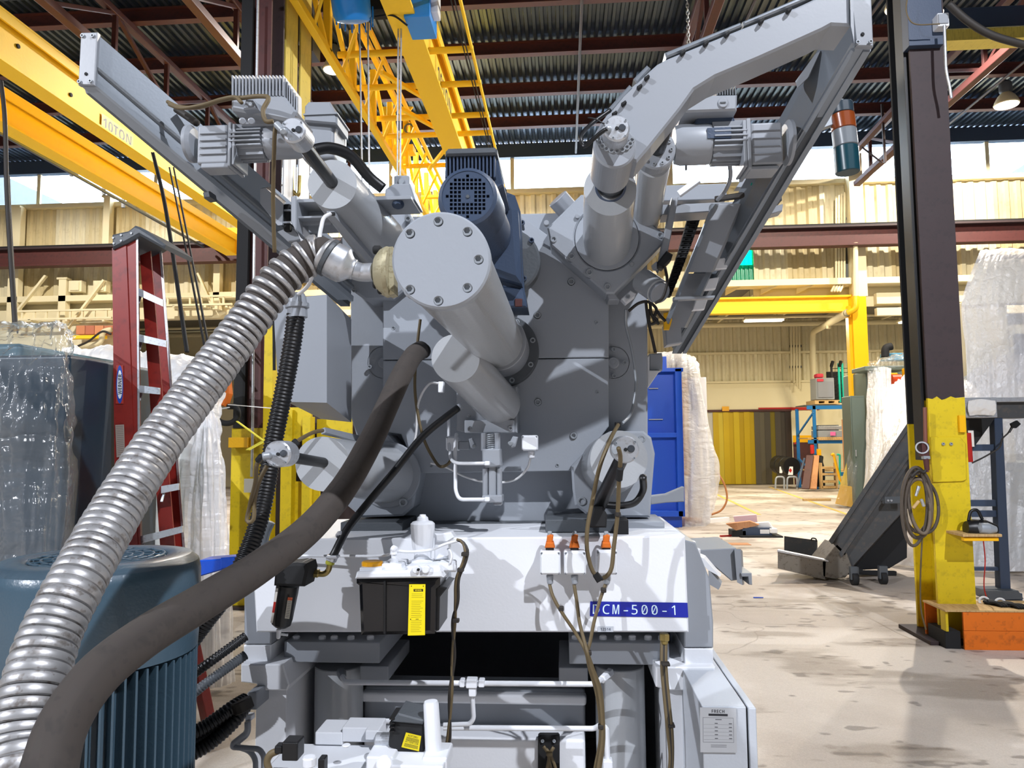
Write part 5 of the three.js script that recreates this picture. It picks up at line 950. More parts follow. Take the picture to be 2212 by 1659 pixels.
  const g = thing('grey_post', 'small grey capped post standing behind the right edge of the platen', 'post'); part(g, 'cap', prism([[1403, 764], [1430, 762], [1432, 776], [1431, 800], [1402, 802]], -3.0, 0.1, 0.005), mGrey); part(g, 'side_plate', prism([[1398, 774], [1403, 768], [1403, 800], [1426, 800], [1400, 838], [1398, 838]], -2.98, 0.05, 0.003), mGreyWhite);
  const tab = thing('edge_tab', 'grey wedge bracket at the platen edge in front of the blue panel', 'bracket'); part(tab, 'wedge', prism([[1405, 1072], [1440, 1068], [1478, 1052], [1478, 1084], [1440, 1086], [1406, 1090]], -2.9, 0.06, 0.003), mGrey);
}
{ // grey box and black cable duct left of the platen
  const t = thing('terminal_box', 'big grey sheet-metal terminal box left of the platen', 'box');
  part(t, 'housing', ploft([[590, 648], [706, 636], [706, 870], [620, 868], [598, 800]], -2.32, [[640, 690], [759, 690], [759, 912], [694, 905], [660, 850]], -2.72), mGrey);
  part(t, 'seam_strip', ploft([[588, 660], [593, 660], [594, 800], [589, 800]], -2.33, [[590, 660], [595, 660], [596, 800], [591, 800]], -2.4), mBlackMatt);
  const g = thing('cable_duct', 'black corrugated cable duct hanging from the terminal box gland down past the yellow frame', 'conduit');
  part(g, 'gland', [lathe(P(641, 634, -2.2), P(643, 688, -2.2), [[0, 0], [0, 0.022], [0.012, 0.028], [0.03, 0.03], [0.032, 0.036], [0.045, 0.036], [0.046, 0.03], [0.075, 0.03], [0.075, 0]], 28)], mGrey);
  part(g, 'gland_screw', [pcyl(622, 656, -2.19, 664, 660, -2.19, 0.006)], mBolt);
  const corrugated = (pts, r, pitch, n) => sweepPts(spline(pts, n), (k, len) => r * (1 - 0.13 * (0.5 + 0.5 * Math.cos((2 * PI * len) / pitch))), 14);
  part(g, 'duct', corrugated([P(640, 676, -2.2), P(632, 740, -2.2), P(612, 850, -2.2), P(590, 960, -2.2), P(570, 1080, -2.2), P(545, 1170, -2.15), P(500, 1265, -2.1), P(440, 1345, -2.1), P(400, 1400, -2.1)], 0.029, 0.011, 560), mBlack);
  const lead = thing('flexible_conduit', 'pair of thin black corrugated conduits from the pump to the machine foot', 'conduit');
  part(lead, 'conduit', corrugated([P(360, 1500, -2.3), P(440, 1440, -2.3), P(530, 1375, -2.4)], 0.016, 0.01, 150), mBlack); part(lead, 'conduit', corrugated([P(380, 1530, -2.3), P(440, 1480, -2.3), P(530, 1415, -2.4)], 0.016, 0.008, 170), mDarkGrey);
  const low = thing('conduit_bundle', 'bundle of black corrugated conduits entering the small grey manifold at the machine foot', 'conduit');
  for (const [d, e, s] of [[0, 0, 0], [20, 16, 0.02], [42, 34, 0]]) part(low, 'conduit', corrugated([P(380, 1600 + d, -2.1 - s), P(440, 1572 + d, -2.15 - s), P(500, 1530 + e, -2.2 - s), P(530, 1512 + e * 0.4, -2.25 - s)], 0.022, 0.011, 170), mBlack);
  part(low, 'strap', [pcyl(520, 1512, -2.2, 528, 1536, -2.2, 0.03)], mCableDark);
  const man = thing('pipe_manifold', 'small grey manifold block with two bent pipes at the left machine foot', 'manifold');
  part(man, 'block', pbox(533, 1496, 554, 1534, -2.35, 0.12), mGrey); part(man, 'nut', pbox(528, 1545, 543, 1558, -2.34, 0.03), mGreyWhite);
  part(man, 'pipe', ppipe([[536, 1556, -2.33], [537, 1585, -2.33], [505, 1610, -2.33], [540, 1622, -2.33], [552, 1640, -2.33], [552, 1700, -2.33]], 0.0085, 0.03), mGrey); part(man, 'pipe', ppipe([[534, 1560, -2.3], [534, 1582, -2.3], [503, 1606, -2.3], [503, 1614, -2.3], [560, 1618, -2.3], [570, 1632, -2.3], [570, 1700, -2.3]], 0.0085, 0.03), mGrey);
  const arm = thing('sensor_cable', 'beige cable from the lower left sensor looping down beside the black duct', 'cable');
  part(arm, 'cable', ptube([[566, 990, -1.86], [556, 1000, -1.86], [552, 1040, -1.9], [540, 1090, -2.0], [534, 1128, -2.0], [546, 1125, -2.0], [550, 1080, -2.0], [562, 1035, -1.95], [577, 1006, -1.95]], 0.006, 50, 8), mCable); part(arm, 'plug', pcyl(584, 984, -1.86, 566, 986, -1.85, 0.01), mBolt); part(arm, 'plug_boot', pcyl(566, 984, -1.85, 556, 996, -1.86, 0.008), mBlack);
  const arm2 = thing('sensor_cable', 'beige cable with a black tie from the lower left sensor to the slotted rail', 'cable');
  part(arm2, 'cable', ptube([[626, 965, -1.98], [650, 948, -2.05], [680, 933, -2.15], [697, 930, -2.19]], 0.006, 24, 8), mCable); part(arm2, 'tie', pbar([634, 950, -2.0], [644, 962, -2.0], 0.012), mBlackMatt);
}

// ---------------------------------------------------------------- hoses, pump motor, lubricator, filter and cables in front
{ // corrugated metal hose
  const t = thing('metal_hose', 'thick corrugated galvanized metal hose arching from the largest cylinder to the lower left', 'hose');
  const path = [[712, 558, -1.45], [690, 548, -1.45], [650, 566, -1.44], [600, 610, -1.42], [540, 690, -1.39], [480, 772, -1.35], [410, 866, -1.3], [340, 962, -1.24], [280, 1056, -1.18], [225, 1150, -1.12], [165, 1260, -1.05], [110, 1370, -1.0], [75, 1480, -0.96], [52, 1590, -0.93], [40, 1720, -0.9]].map((p) => P(...p));
  { const e = path[path.length - 1]; path.push(V(e.x - 0.01, 0.62, e.z - 0.02), V(e.x - 0.03, 0.3, e.z - 0.08), V(e.x - 0.08, 0.06, e.z - 0.2)); }
  const L = new THREE.CatmullRomCurve3(path, false, 'centripetal').getLength(), R = 0.0405, N = 2600;
  const pitch = (l) => 0.0145 + 0.0115 * (1 - sstep(0.0, 0.34, l)) ;
  // the strip is wound in turns: each turn is a band with a rounded shoulder and a gap where the hose bends open
  const ph = []; { let a = 0, last = 0; for (let i = 0; i <= N; i++) { const l = (i / N) * L; a += (l - last) / pitch(l); last = l; ph.push(a); } }
  const jit = (k) => 1 + 0.03 * (hash2(k, 5) - 0.5);
  const band = (k, l) => { const open = 1 - sstep(0.05, 0.4, l), f = k % 1, w = 0.9 - 0.5 * open; return f < w ? R * jit(Math.floor(k)) * (0.965 + 0.035 * Math.sin((PI * f) / w)) : R * (0.86 - 0.03 * open); };
  part(t, 'spiral_casing', sweepPts(spline(path, N), (k) => band(ph[Math.min(N, Math.round(k * N))], k * L), 36), mHose);
  part(t, 'liner', sweepPts(spline(path, 120), R * 0.875, 28), mRubber, 'dark rubbery packing between the metal turns');
  part(t, 'end_sleeve', tube([P(716, 560, -1.449), P(706, 554, -1.447)], 0.0405, 6, 30), mDarkGrey);
}
{
  const t = thing('rubber_hose', 'thick black rubber hose curving from the platen across the front beam to the lower left', 'hose');
  const path = [[908, 757, -2.35], [893, 768, -2.25], [868, 810, -2.1], [835, 880, -1.95], [800, 955, -1.8], [745, 1050, -1.65], [670, 1140, -1.5], [560, 1225, -1.34], [430, 1305, -1.18], [300, 1385, -1.05], [200, 1470, -0.96], [130, 1580, -0.9], [100, 1720, -0.86]].map((p) => P(...p));
  { const e = path[path.length - 1]; path.push(V(e.x - 0.01, 0.6, e.z - 0.02), V(e.x, 0.28, e.z - 0.08), V(e.x - 0.02, 0.05, e.z - 0.25)); }
  part(t, 'hose', sweepPts(spline(path, 220), (k) => 0.0305 + 0.0004 * Math.sin(k * 90) * (hash2(Math.floor(k * 28), 2) > 0.6 ? 1 : 0), 32), mRubber);
  part(t, 'end_cap', disc(912, 757, 17, -2.33, 0.02, 0.004), mBlackMatt);
  const s = thing('rubber_hose', 'thin black air hose sloping from the bolted block down to the brass fitting', 'hose');
  part(s, 'hose', ptube([[990, 881, -2.5], [962, 902, -2.48], [912, 944, -2.45], [852, 1018, -2.4], [790, 1092, -2.36], [748, 1146, -2.3], [722, 1196, -2.26], [716, 1206, -2.26]], 0.0125, 60, 14), mBlack);
  part(s, 'fitting', [pcyl(986, 884, -2.52, 996, 876, -2.52, 0.011)], mGrey); part(s, 'clip', ringGeo(P(740, 1154, -2.3), P(735, 1162, -2.29), 0.018, 0.0125, 20), mSteel); part(s, 'end_clamp', [pcyl(719, 1200, -2.26, 714, 1212, -2.26, 0.017), pbox(704, 1200, 728, 1208, -2.24, 0.02)], mSteel);
  part(s, 'green_collar', pcyl(714, 1211, -2.26, 712, 1220, -2.26, 0.014), mat(0xa8a838, { roughness: 0.4 }));
  part(s, 'elbow', ptube([[712, 1218, -2.26], [710, 1230, -2.26], [702, 1239, -2.26], [688, 1240, -2.26]], 0.009, 20, 12), mBrass); part(s, 'nut', [pcyl(690, 1239, -2.26, 672, 1237, -2.26, 0.0135, 0.0135, 6)], mBrass); part(s, 'nipple', pcyl(674, 1237, -2.26, 662, 1236, -2.26, 0.009), mBrass);
}
{ // vertical pump motor at the lower left
  const t = thing('pump_motor', 'big blue-grey vertical pump motor with a grilled fan cowl and black cooling fins', 'motor');
  const c = P(214, 1205, -1.85), R = 0.243, y0 = c.y - 0.235, yb = 0.52;
  part(t, 'fan_cowl', lathe(V(c.x, c.y - 0.235, c.z), V(c.x, c.y + 0.02, c.z), [[0, R * 0.97], [0, R * 0.985], [0.06, R], [0.195, R], [0.222, R * 0.975], [0.238, R * 0.9], [0.241, R * 0.72], [0.236, R * 0.66], [0.23, R * 0.64], [0.235, R * 0.6], [0.238, R * 0.58]], 64, 0.9), mMotorBase);
  part(t, 'fan_plate', cyl(V(c.x, c.y - 0.12, c.z), V(c.x, c.y - 0.1, c.z), R * 0.66), mMotorBase);
  for (let k = 1; k <= 6; k++) part(t, 'grille_ring', new THREE.TorusGeometry(R * 0.105 * k, 0.0035, 6, 40).rotateX(PI / 2).translate(c.x, c.y + 0.002, c.z), mMotorBase);
  for (let k = 0; k < 16; k++) { const a = (k / 16) * 2 * PI; part(t, 'grille_bar', bar(V(c.x, c.y + 0.003, c.z), V(c.x + R * 0.65 * Math.cos(a), c.y + 0.003, c.z + R * 0.65 * Math.sin(a)), 0.005), mMotorBase); }
  part(t, 'stator', cyl(V(c.x, yb, c.z), V(c.x, y0 + 0.01, c.z), R * 0.76, R * 0.76, 48), mMotorBase);
  const fin = box(R * 0.75, R * 0.985, yb, y0 - 0.004, -0.0028, 0.0028, 0.001);
  for (let k = 0; k < 60; k++) { const a = (k / 60) * 2 * PI; if (a > 1.75 && a < 2.25) continue; part(t, 'cooling_fin', fin.clone().rotateY(-a).translate(c.x, 0, c.z), mMotorBase); }
  const pl = (a0, a1, r0, r1, ya, yb2) => { const s = new THREE.Shape(); s.absarc(0, 0, r1, a0, a1, false); s.absarc(0, 0, r0, a1, a0, true); return norm(new THREE.ExtrudeGeometry(s, { depth: yb2 - ya, bevelEnabled: false }).rotateX(PI / 2).translate(c.x, yb2, c.z)); };
  part(t, 'plate_pad', pl(1.72, 2.28, R * 0.8, R * 0.985, yb, y0 - 0.012), mMotorBase);
  part(t, 'plate_pad_rib', pl(1.45, 1.53, R * 0.8, R * 0.985, yb, y0 - 0.005), mMotorBase);
  part(t, 'foot_flange', cyl(V(c.x, yb - 0.05, c.z), V(c.x, yb, c.z), R * 1.05), mMotorBase); part(t, 'pump_stand', [box(c.x - 0.2, c.x + 0.2, 0, yb - 0.05, c.z - 0.2, c.z + 0.2, 0.01)], mDarkGrey);
  const ang = (a, y, r) => V(c.x + r * Math.cos(a), y, c.z + r * Math.sin(a));
  const pt = P(172, 1500, -1.62), pb = P(126, 1655, -1.62);
  part(t, 'rating_plate', quadGeo(ang(2.2, pt.y, R * 0.992), ang(1.97, pt.y, R * 0.992), ang(1.97, pb.y, R * 0.992), ang(2.2, pb.y, R * 0.992)), canvasMat(256, 512, (x) => { x.fillStyle = '#b6b8ba'; x.fillRect(0, 0, 256, 512); x.strokeStyle = '#6a6c70'; x.lineWidth = 4; x.strokeRect(8, 8, 240, 496); x.fillStyle = '#5a5d62'; for (let i = 0; i < 18; i++) for (let j = 0; j < 5; j++) if (hash2(i, j) > 0.3) x.fillRect(24 + j * 44, 40 + i * 25, 14 + 22 * hash2(j, i), 7); }));
  const b = thing('steel_bar', 'bright blue steel bar sticking out right of the pump motor cowl', 'bar');
  part(b, 'bar', prism([[428, 1211], [505, 1205], [560, 1203], [560, 1214], [512, 1222], [430, 1246]], -2.5, 0.1, 0.004), mBlue); part(b, 'end_plate', prism([[476, 1205], [512, 1202], [514, 1222], [476, 1230]], -2.48, 0.02, 0.003), mBlue);
}
{ // lubrication pump on the front beam
  const t = thing('lubrication_pump', 'lubrication pump with a dark see-through oil tank and yellow label on the front beam', 'pump');
  const tk = part(t, 'tank', prism([[768, 1250], [950, 1247], [949, 1266], [940, 1274], [938, 1371], [778, 1374], [774, 1266], [768, 1262]], -2.16, 0.16, 0.012), mTank);
  part(tk, 'tank_rib', pbox(828, 1256, 833, 1370, -2.152, 0.012, 0.002), mBlack); part(t, 'tank_end', prism([[938, 1262], [966, 1270], [950, 1290], [948, 1362], [938, 1366]], -2.2, 0.16, 0.004), mBlack); part(t, 'oil', prism([[782, 1318], [936, 1316], [935, 1368], [782, 1370]], -2.175, 0.12, 0.01), mBlack);
  part(t, 'float_rod', [pbox(793, 1252, 797, 1318, -2.2, 0.006, 0), pbox(783, 1281, 807, 1284, -2.195, 0.02, 0), pbox(783, 1317, 808, 1320, -2.195, 0.02, 0)], mOrange);
  part(t, 'lid', prism([[770, 1236], [950, 1230], [958, 1248], [766, 1251]], -2.14, 0.2, 0.006), mGreyWhite); part(t, 'lid_box', [pbox(776, 1226, 826, 1240, -2.16, 0.12), pbox(824, 1218, 868, 1240, -2.18, 0.1)], mGreyWhite);
  part(t, 'filler_cap', lathe(P(804, 1231, -2.2), P(804, 1212, -2.2), [[0, 0], [0, 0.026], [0.012, 0.026], [0.013, 0.031], [0.023, 0.031], [0.026, 0.028], [0.027, 0]], 36), mat(0xe2a008, { roughness: 0.35 }));
  part(tk, 'yellow_label', pquad([[884, 1262], [919, 1262], [918, 1372], [881, 1373]], -2.156), canvasMat(256, 800, (x) => {
    x.fillStyle = '#efd80a'; x.fillRect(0, 0, 256, 800); x.fillStyle = '#1c1a08'; x.fillRect(70, 75, 150, 42); x.fillStyle = '#efd80a'; x.font = 'bold 36px sans-serif'; x.textAlign = 'center'; x.fillText('VOGEL', 145, 109);
    x.fillStyle = '#8c7d10'; for (let i = 0; i < 22; i++) { const y = 150 + i * 28; if (i === 3 || i === 14) continue; x.fillRect(40, y, 130 + 60 * hash2(i, 1), 6); } x.fillStyle = '#1c1a08'; x.fillRect(28, 22, 14, 18); x.fillRect(216, 22, 14, 18); x.fillRect(28, 540, 14, 18); x.fillRect(110, 545, 46, 9);
  }));
  part(t, 'sight_dome', [disc(898, 1231, 9, -2.13, 0.02, 0.003), disc(919, 1231, 9, -2.13, 0.02, 0.003)], mGreyWhite); part(t, 'sight_port', disc(903, 1231, 3, -2.125, 0.02, 0.001), mBlackMatt); part(t, 'manifold_plate', prism([[878, 1224], [948, 1222], [956, 1236], [880, 1240]], -2.15, 0.14, 0.004), mGreyWhite);
  part(t, 'pump_motor', lathe(P(913, 1224, -2.24), P(913, 1113, -2.24), [[0, 0], [0, 0.034], [0.02, 0.034], [0.024, 0.026], [0.045, 0.027], [0.06, 0.032], [0.115, 0.0365], [0.128, 0.0365], [0.134, 0.03], [0.137, 0.018], [0.147, 0.016], [0.15, 0.011], [0.155, 0.009], [0.156, 0]], 36), mGreyWhite);
  part(t, 'switch_box', [pbox(938, 1152, 968, 1212, -2.24, 0.06, 0.004), prism([[940, 1154], [974, 1150], [982, 1162], [966, 1172], [942, 1170]], -2.23, 0.05, 0.004)], mGreyWhite);
  part(t, 'outlet_block', [pbox(944, 1216, 980, 1234, -2.18, 0.07, 0.005), pcyl(972, 1226, -2.2, 986, 1226, -2.2, 0.013)], mGreyWhite); part(t, 'gauge', lathe(P(851, 1222, -2.2), P(851, 1188, -2.2), [[0, 0], [0, 0.013], [0.02, 0.013], [0.021, 0.008], [0.032, 0.008], [0.034, 0.012], [0.047, 0.01], [0.048, 0]], 20), mGreyWhite);
  part(t, 'back_bracket', prism([[936, 1230], [962, 1228], [966, 1272], [942, 1262]], -2.3, 0.1, 0.003), mGrey);
  const p = thing('lubrication_line', 'thin white lubrication line across the front beam to the pump gauge', 'pipe');
  part(p, 'line', ptube([[636, 1201, -2.36], [720, 1201, -2.34], [840, 1198, -2.22], [853, 1190, -2.2], [880, 1192, -2.2], [930, 1188, -2.2], [960, 1176, -2.2], [988, 1168, -2.2]], 0.0042, 60, 8), mGreyWhite); part(p, 'knob', lathe(P(848, 1184, -2.2), P(860, 1192, -2.19), [[0, 0], [0, 0.01], [0.012, 0.011], [0.016, 0.006], [0.017, 0]], 16), mGreyWhite);
  const p2 = thing('lubrication_line', 'white curved line at the right end of the pump manifold', 'pipe'); part(p2, 'line', ptube([[968, 1186, -2.22], [974, 1192, -2.2], [976, 1204, -2.18], [972, 1218, -2.18]], 0.004, 20, 8), mGreyWhite);
  const c = thing('pump_cable', 'tied pair of olive cables hanging from the lubrication pump down past the pedestal', 'cable');
  const run = (d, m) => part(c, 'cable', ptube([[986, 1166, -2.2], [998, 1170, -2.2], [1005 + d, 1190, -2.19], [1000 + d, 1215, -2.19], [986 + d, 1250, -2.2], [984 + d, 1300, -2.22], [983 - d, 1340, -2.25], [977 + d, 1420, -2.3], [976 - d, 1500, -2.32], [966 + d, 1600, -2.34], [961, 1622, -2.36]], 0.005, 60, 8), m);
  run(0, mCable); run(5, mCableDark);
  for (const [x, y] of [[1003, 1198], [984, 1342], [994, 1232]]) part(c, 'tie', pbox(x - 7, y - 4, x + 7, y + 4, -2.17 - (y - 1198) * 0.0004, 0.02, 0.002), mCableDark);
}
{ // air filter
  const t = thing('air_filter', 'black air filter bowl with a small printed label and white drain on the front beam', 'filter');
  part(t, 'head', prism([[598, 1228], [606, 1220], [640, 1216], [660, 1218], [664, 1234], [656, 1268], [590, 1266], [592, 1240]], -2.18, 0.1, 0.008), mBlackMatt); part(t, 'cap', prism([[600, 1218], [655, 1214], [659, 1224], [598, 1229]], -2.2, 0.08, 0.004), mBlack); part(t, 'side_port', pcyl(656, 1236, -2.24, 668, 1236, -2.24, 0.02, 0.017, 20), mBlackMatt);
  part(t, 'bowl', lathe(P(622, 1264, -2.23), P(606, 1357, -2.23), [[0, 0], [0, 0.034], [0.02, 0.034], [0.1, 0.031], [0.118, 0.028], [0.126, 0.018], [0.128, 0]], 32), mBlack);
  part(t, 'side_label', pquad([[622, 1290], [632, 1291], [625, 1337], [615, 1336]], -2.188), canvasMat(64, 256, (x) => { x.fillStyle = '#cfcabb'; x.fillRect(0, 0, 64, 256); x.fillStyle = '#d8643a'; x.fillRect(0, 0, 64, 36); x.fillStyle = '#777'; for (let i = 0; i < 10; i++) x.fillRect(10, 50 + i * 20, 44, 7); })); part(t, 'red_label', pquad([[596, 1271], [601, 1271], [589, 1346], [584, 1345]], -2.2), canvasMat(32, 256, (x) => { x.fillStyle = '#e4e0d8'; x.fillRect(0, 0, 32, 256); x.fillStyle = '#b3302a'; x.fillRect(0, 100, 32, 80); }));
  part(t, 'drain', pcyl(603, 1358, -2.23, 601, 1380, -2.23, 0.008, 0.006), mGreyWhite); part(t, 'drain_lever', pbar([604, 1370, -2.23], [622, 1372, -2.23], 0.006), mGreyWhite);
  const d = thing('rubber_grip', 'small black capped grip standing on the left end of the front beam', 'grip'); part(d, 'cap', pcyl(560, 1162, -2.5, 560, 1180, -2.5, 0.018), mBlack); part(d, 'stem', ptube([[568, 1185, -2.5], [576, 1150, -2.5], [586, 1128, -2.5]], 0.014, 20, 10), mDarkGrey);
}
{ // brown cable bundles
  const a = thing('switch_cable', 'olive cable loop from the lower right sensor past the limit switches, with a black tie', 'cable');
  part(a, 'cable', ptube([[1335, 918, -2.5], [1318, 950, -2.35], [1295, 1010, -2.28], [1280, 1080, -2.26], [1268, 1150, -2.25], [1270, 1200, -2.26], [1284, 1240, -2.26], [1300, 1250, -2.26], [1318, 1235, -2.25], [1326, 1180, -2.25], [1334, 1110, -2.24], [1337, 1040, -2.2], [1340, 985, -2.15], [1336, 968, -2.12]], 0.0065, 90, 9), mCable);
  part(a, 'sleeve', pcyl(1340, 1010, -2.17, 1337, 1038, -2.19, 0.01), mBlackMatt); part(a, 'collar', pcyl(1334, 1105, -2.24, 1335, 1116, -2.24, 0.009), mCableDark); part(a, 'tie', prism([[1281, 1246], [1292, 1238], [1304, 1252], [1290, 1260]], -2.235, 0.03, 0.003), mBlackMatt);
  const b = thing('cable_bundle', 'bundle of olive cables from the limit switches dropping in front of the right pillar', 'cable bundle');
  const end = [[1268, 1408, -2.3], [1276, 1440, -2.31], [1292, 1490, -2.32], [1299, 1545, -2.32], [1300, 1600, -2.32], [1290, 1665, -2.32], [1285, 1720, -2.32]];
  const starts = [[[1187, 1262, -2.35], [1195, 1290, -2.33], [1215, 1325, -2.32], [1245, 1370, -2.32]], [[1240, 1262, -2.35], [1246, 1300, -2.34], [1252, 1345, -2.33], [1262, 1385, -2.31]], [[1308, 1262, -2.35], [1298, 1290, -2.34], [1284, 1340, -2.32], [1275, 1385, -2.31]]];
  starts.forEach((s, i) => part(b, 'cable', ptube([...s, ...end.map(([x, y, z]) => [x + [-5, 1, 5][i] * (0.4 + 0.6 * Math.abs(Math.sin(y * 0.02))), y, z + [0, 0.012, -0.004][i]])], 0.0055, 70, 8), mCable));
  for (const [x, y, z] of [[1212, 1316, -2.315], [1272, 1412, -2.285], [1298, 1572, -2.3], [1304, 1276, -2.33]]) part(b, 'tie', pbox(x - 6, y - 5, x + 6, y + 5, z, 0.02, 0.003), mCableDark);
  const c = thing('cable_bundle', 'dark olive cable bundle hanging from the brass gland under the front beam', 'cable bundle');
  for (const d of [-4, 0, 4]) part(c, 'cable', ptube([[1434 + d, 1384, -2.42], [1434 + d, 1440, -2.4], [1441 + d, 1520, -2.38], [1447 + d, 1580, -2.37], [1450 + d * 0.5, 1640, -2.37], [1442 + d, 1720, -2.37]], 0.006, 50, 8), d ? mCable : mCableDark);
  part(c, 'gland', [pcyl(1435, 1368, -2.42, 1435, 1384, -2.42, 0.0165, 0.0165, 6), pcyl(1435, 1376, -2.42, 1435, 1392, -2.42, 0.012)], mBrass); for (const y of [1437, 1570]) part(c, 'tie', pbox(1430 + (y - 1437) * 0.1, y - 3, 1448 + (y - 1437) * 0.08, y + 3, -2.36, 0.03, 0.002), mCableDark);
  const e = thing('platen_cable', 'dark cable with white sleeve hanging over the left half of the platen', 'cable');
  part(e, 'cable', ptube([[908, 690, -2.66], [902, 740, -2.66], [896, 830, -2.66], [901, 885, -2.66], [916, 950, -2.66], [936, 990, -2.66], [952, 1008, -2.62], [968, 1002, -2.6], [976, 990, -2.6]], 0.0055, 60, 8), mCable);
  part(e, 'white_cable', ptube([[946, 828, -2.6], [930, 828, -2.62], [912, 850, -2.65], [902, 880, -2.66], [898, 940, -2.66], [884, 985, -2.66]], 0.0045, 40, 8), mCableWhite); part(e, 'tee_fitting', [pbox(946, 824, 958, 848, -2.6, 0.03, 0.003)], mGreyWhite);
  const f = thing('switch_lead', 'thin white cable curving between the two small limit switches under the platen', 'cable');
  part(f, 'cable', ptube([[1146, 990, -2.62], [1140, 1010, -2.64], [1115, 1035, -2.68], [1085, 1042, -2.7], [1040, 1040, -2.7], [1000, 1028, -2.7], [965, 1010, -2.68], [930, 1000, -2.66]], 0.0042, 50, 8), mCableWhite);
}
{ // white hydraulic pipes and the valve block at the foot
  const a = thing('hydraulic_pipe', 'upper white hydraulic pipe between the two pillars with a tee in the middle', 'pipe');
  part(a, 'pipe', ppipe([[740, 1462, -2.5], [746, 1474, -2.42], [1284, 1478, -2.42], [1304, 1464, -2.5]], 0.0085, 0.02), mGreyWhite); part(a, 'left_nut', [pcyl(737, 1452, -2.58, 740, 1464, -2.5, 0.017, 0.013, 6)], mGrey); part(a, 'right_nut', [pcyl(1318, 1452, -2.58, 1300, 1468, -2.48, 0.015, 0.013, 6)], mGreyWhite);
  part(a, 'tee', [pbox(1006, 1468, 1030, 1488, -2.4, 0.035), pbox(992, 1469, 1003, 1486, -2.402, 0.03), pbox(1033, 1469, 1046, 1486, -2.402, 0.03), pbox(1012, 1487, 1028, 1506, -2.405, 0.03)], mGreyWhite);
  part(a, 'drop_pipe', ppipe([[1020, 1500, -2.42], [1023, 1552, -2.42], [1015, 1564, -2.42], [958, 1566, -2.42]], 0.0075, 0.03), mGreyWhite);
  const b = thing('hydraulic_pipe', 'lower white hydraulic pipe bending down beside the right pillar', 'pipe');
  part(b, 'pipe', ppipe([[958, 1572, -2.46], [1285, 1574, -2.46], [1296, 1566, -2.44], [1310, 1572, -2.44], [1313, 1652, -2.44]], 0.0085, 0.02), mGreyWhite); part(b, 'end_nut', pbox(1303, 1645, 1324, 1680, -2.42, 0.04), mGreyWhite);
  const c = thing('hydraulic_pipe', 'pair of white pipes coming over the valve block from the left', 'pipe');
  part(c, 'pipe', ppipe([[758, 1600, -2.3], [766, 1564, -2.3], [780, 1558, -2.3], [846, 1558, -2.3]], 0.008, 0.04), mGreyWhite); part(c, 'pipe', ppipe([[750, 1596, -2.2], [775, 1576, -2.2], [800, 1570, -2.2], [814, 1576, -2.2], [818, 1586, -2.2]], 0.0075, 0.04), mGreyWhite);
  const v = thing('valve_block', 'white hydraulic valve block with stacked valves at the bottom edge of the picture', 'valve block');
  const q = (x0, x1, yt, z0, z1, h) => { const p = P(x0, yt, z0), r = P(x1, yt, z0); return box(p.x, r.x, p.y - h, p.y, z1, z0, 0.006); };
  part(v, 'body', q(566, 815, 1668, -1.95, -2.14, 0.34), mGreyWhite); part(v, 'stand', q(600, 780, 1960, -1.98, -2.1, 0.38), mDarkGrey); part(v, 'rear_valve', [pbox(680, 1582, 740, 1610, -2.12, 0.1), pbox(738, 1572, 820, 1604, -2.12, 0.08), pbox(788, 1578, 818, 1600, -2.1, 0.06)], mGreyWhite);
  part(v, 'right_block', [q(790, 850, 1634, -1.93, -2.02, 0.12), q(838, 958, 1652, -1.9, -2.02, 0.2)], mGreyWhite); part(v, 'spool', [pcyl(830, 1650, -1.88, 830, 1650, -1.94, 0.02), pcyl(812, 1596, -2.1, 846, 1600, -2.1, 0.02)], mGreyWhite);
  part(v, 'filter_tube', lathe(P(938, 1640, -1.98), P(931, 1520, -1.98), [[0, 0], [0, 0.022], [0.02, 0.022], [0.14, 0.02], [0.147, 0.017], [0.149, 0]], 28), mGreyWhite); part(v, 'tube_base', pbox(911, 1636, 966, 1672, -1.93, 0.1, 0.006), mGreyWhite);
  part(v, 'top_screw', [pcyl(668, 1655, -1.82, 668, 1634, -1.82, 0.017), pcyl(748, 1612, -1.98, 748, 1608, -1.98, 0.011), pcyl(897, 1640, -1.96, 897, 1634, -1.96, 0.012)], mGreyWhite);
  part(v, 'black_plug', [pbox(608, 1604, 643, 1645, -1.86, 0.05, 0.004), pbox(592, 1612, 610, 1630, -1.87, 0.03, 0.004)], mBlack); part(v, 'small_plug', pbox(686, 1640, 700, 1680, -1.82, 0.03, 0.003), mBlack); part(v, 'plug_cable', ptube([[600, 1622, -1.88], [584, 1630, -1.88], [577, 1645, -1.88], [584, 1670, -1.88]], 0.009, 20, 8), mCable);
  const s = thing('solenoid_box', 'black solenoid box with a yellow caution label tilted on the valve block', 'solenoid');
  part(s, 'housing', prism([[842, 1562], [858, 1544], [915, 1557], [915, 1631], [876, 1636], [840, 1614]], -1.98, 0.09, 0.004), mBlackMatt); part(s, 'top_cover', prism([[846, 1560], [860, 1541], [916, 1556], [912, 1566]], -1.97, 0.1, 0.004), mDarkGrey); for (let i = 0; i < 4; i++) part(s, 'rib', pbox(841, 1552 + i * 9, 852, 1555 + i * 9, -1.97, 0.08, 0), mBlack);
  part(s, 'caution_label', pquad([[877, 1582], [910, 1590], [905, 1623], [867, 1614]], -1.974), canvasMat(512, 420, (x) => { x.fillStyle = '#d8c400'; x.fillRect(0, 0, 512, 420); x.fillStyle = '#15140a'; x.font = 'bold 74px monospace'; x.textAlign = 'center'; x.fillText('ACHTUNG!', 256, 92); x.fillText('ATTENTION', 256, 262); for (const [y, n] of [[115, 3], [290, 3]]) for (let i = 0; i < n; i++) for (let j = 0; j < 13; j++) x.fillRect(60 + j * 31, y + i * 32, 24, 20); }));
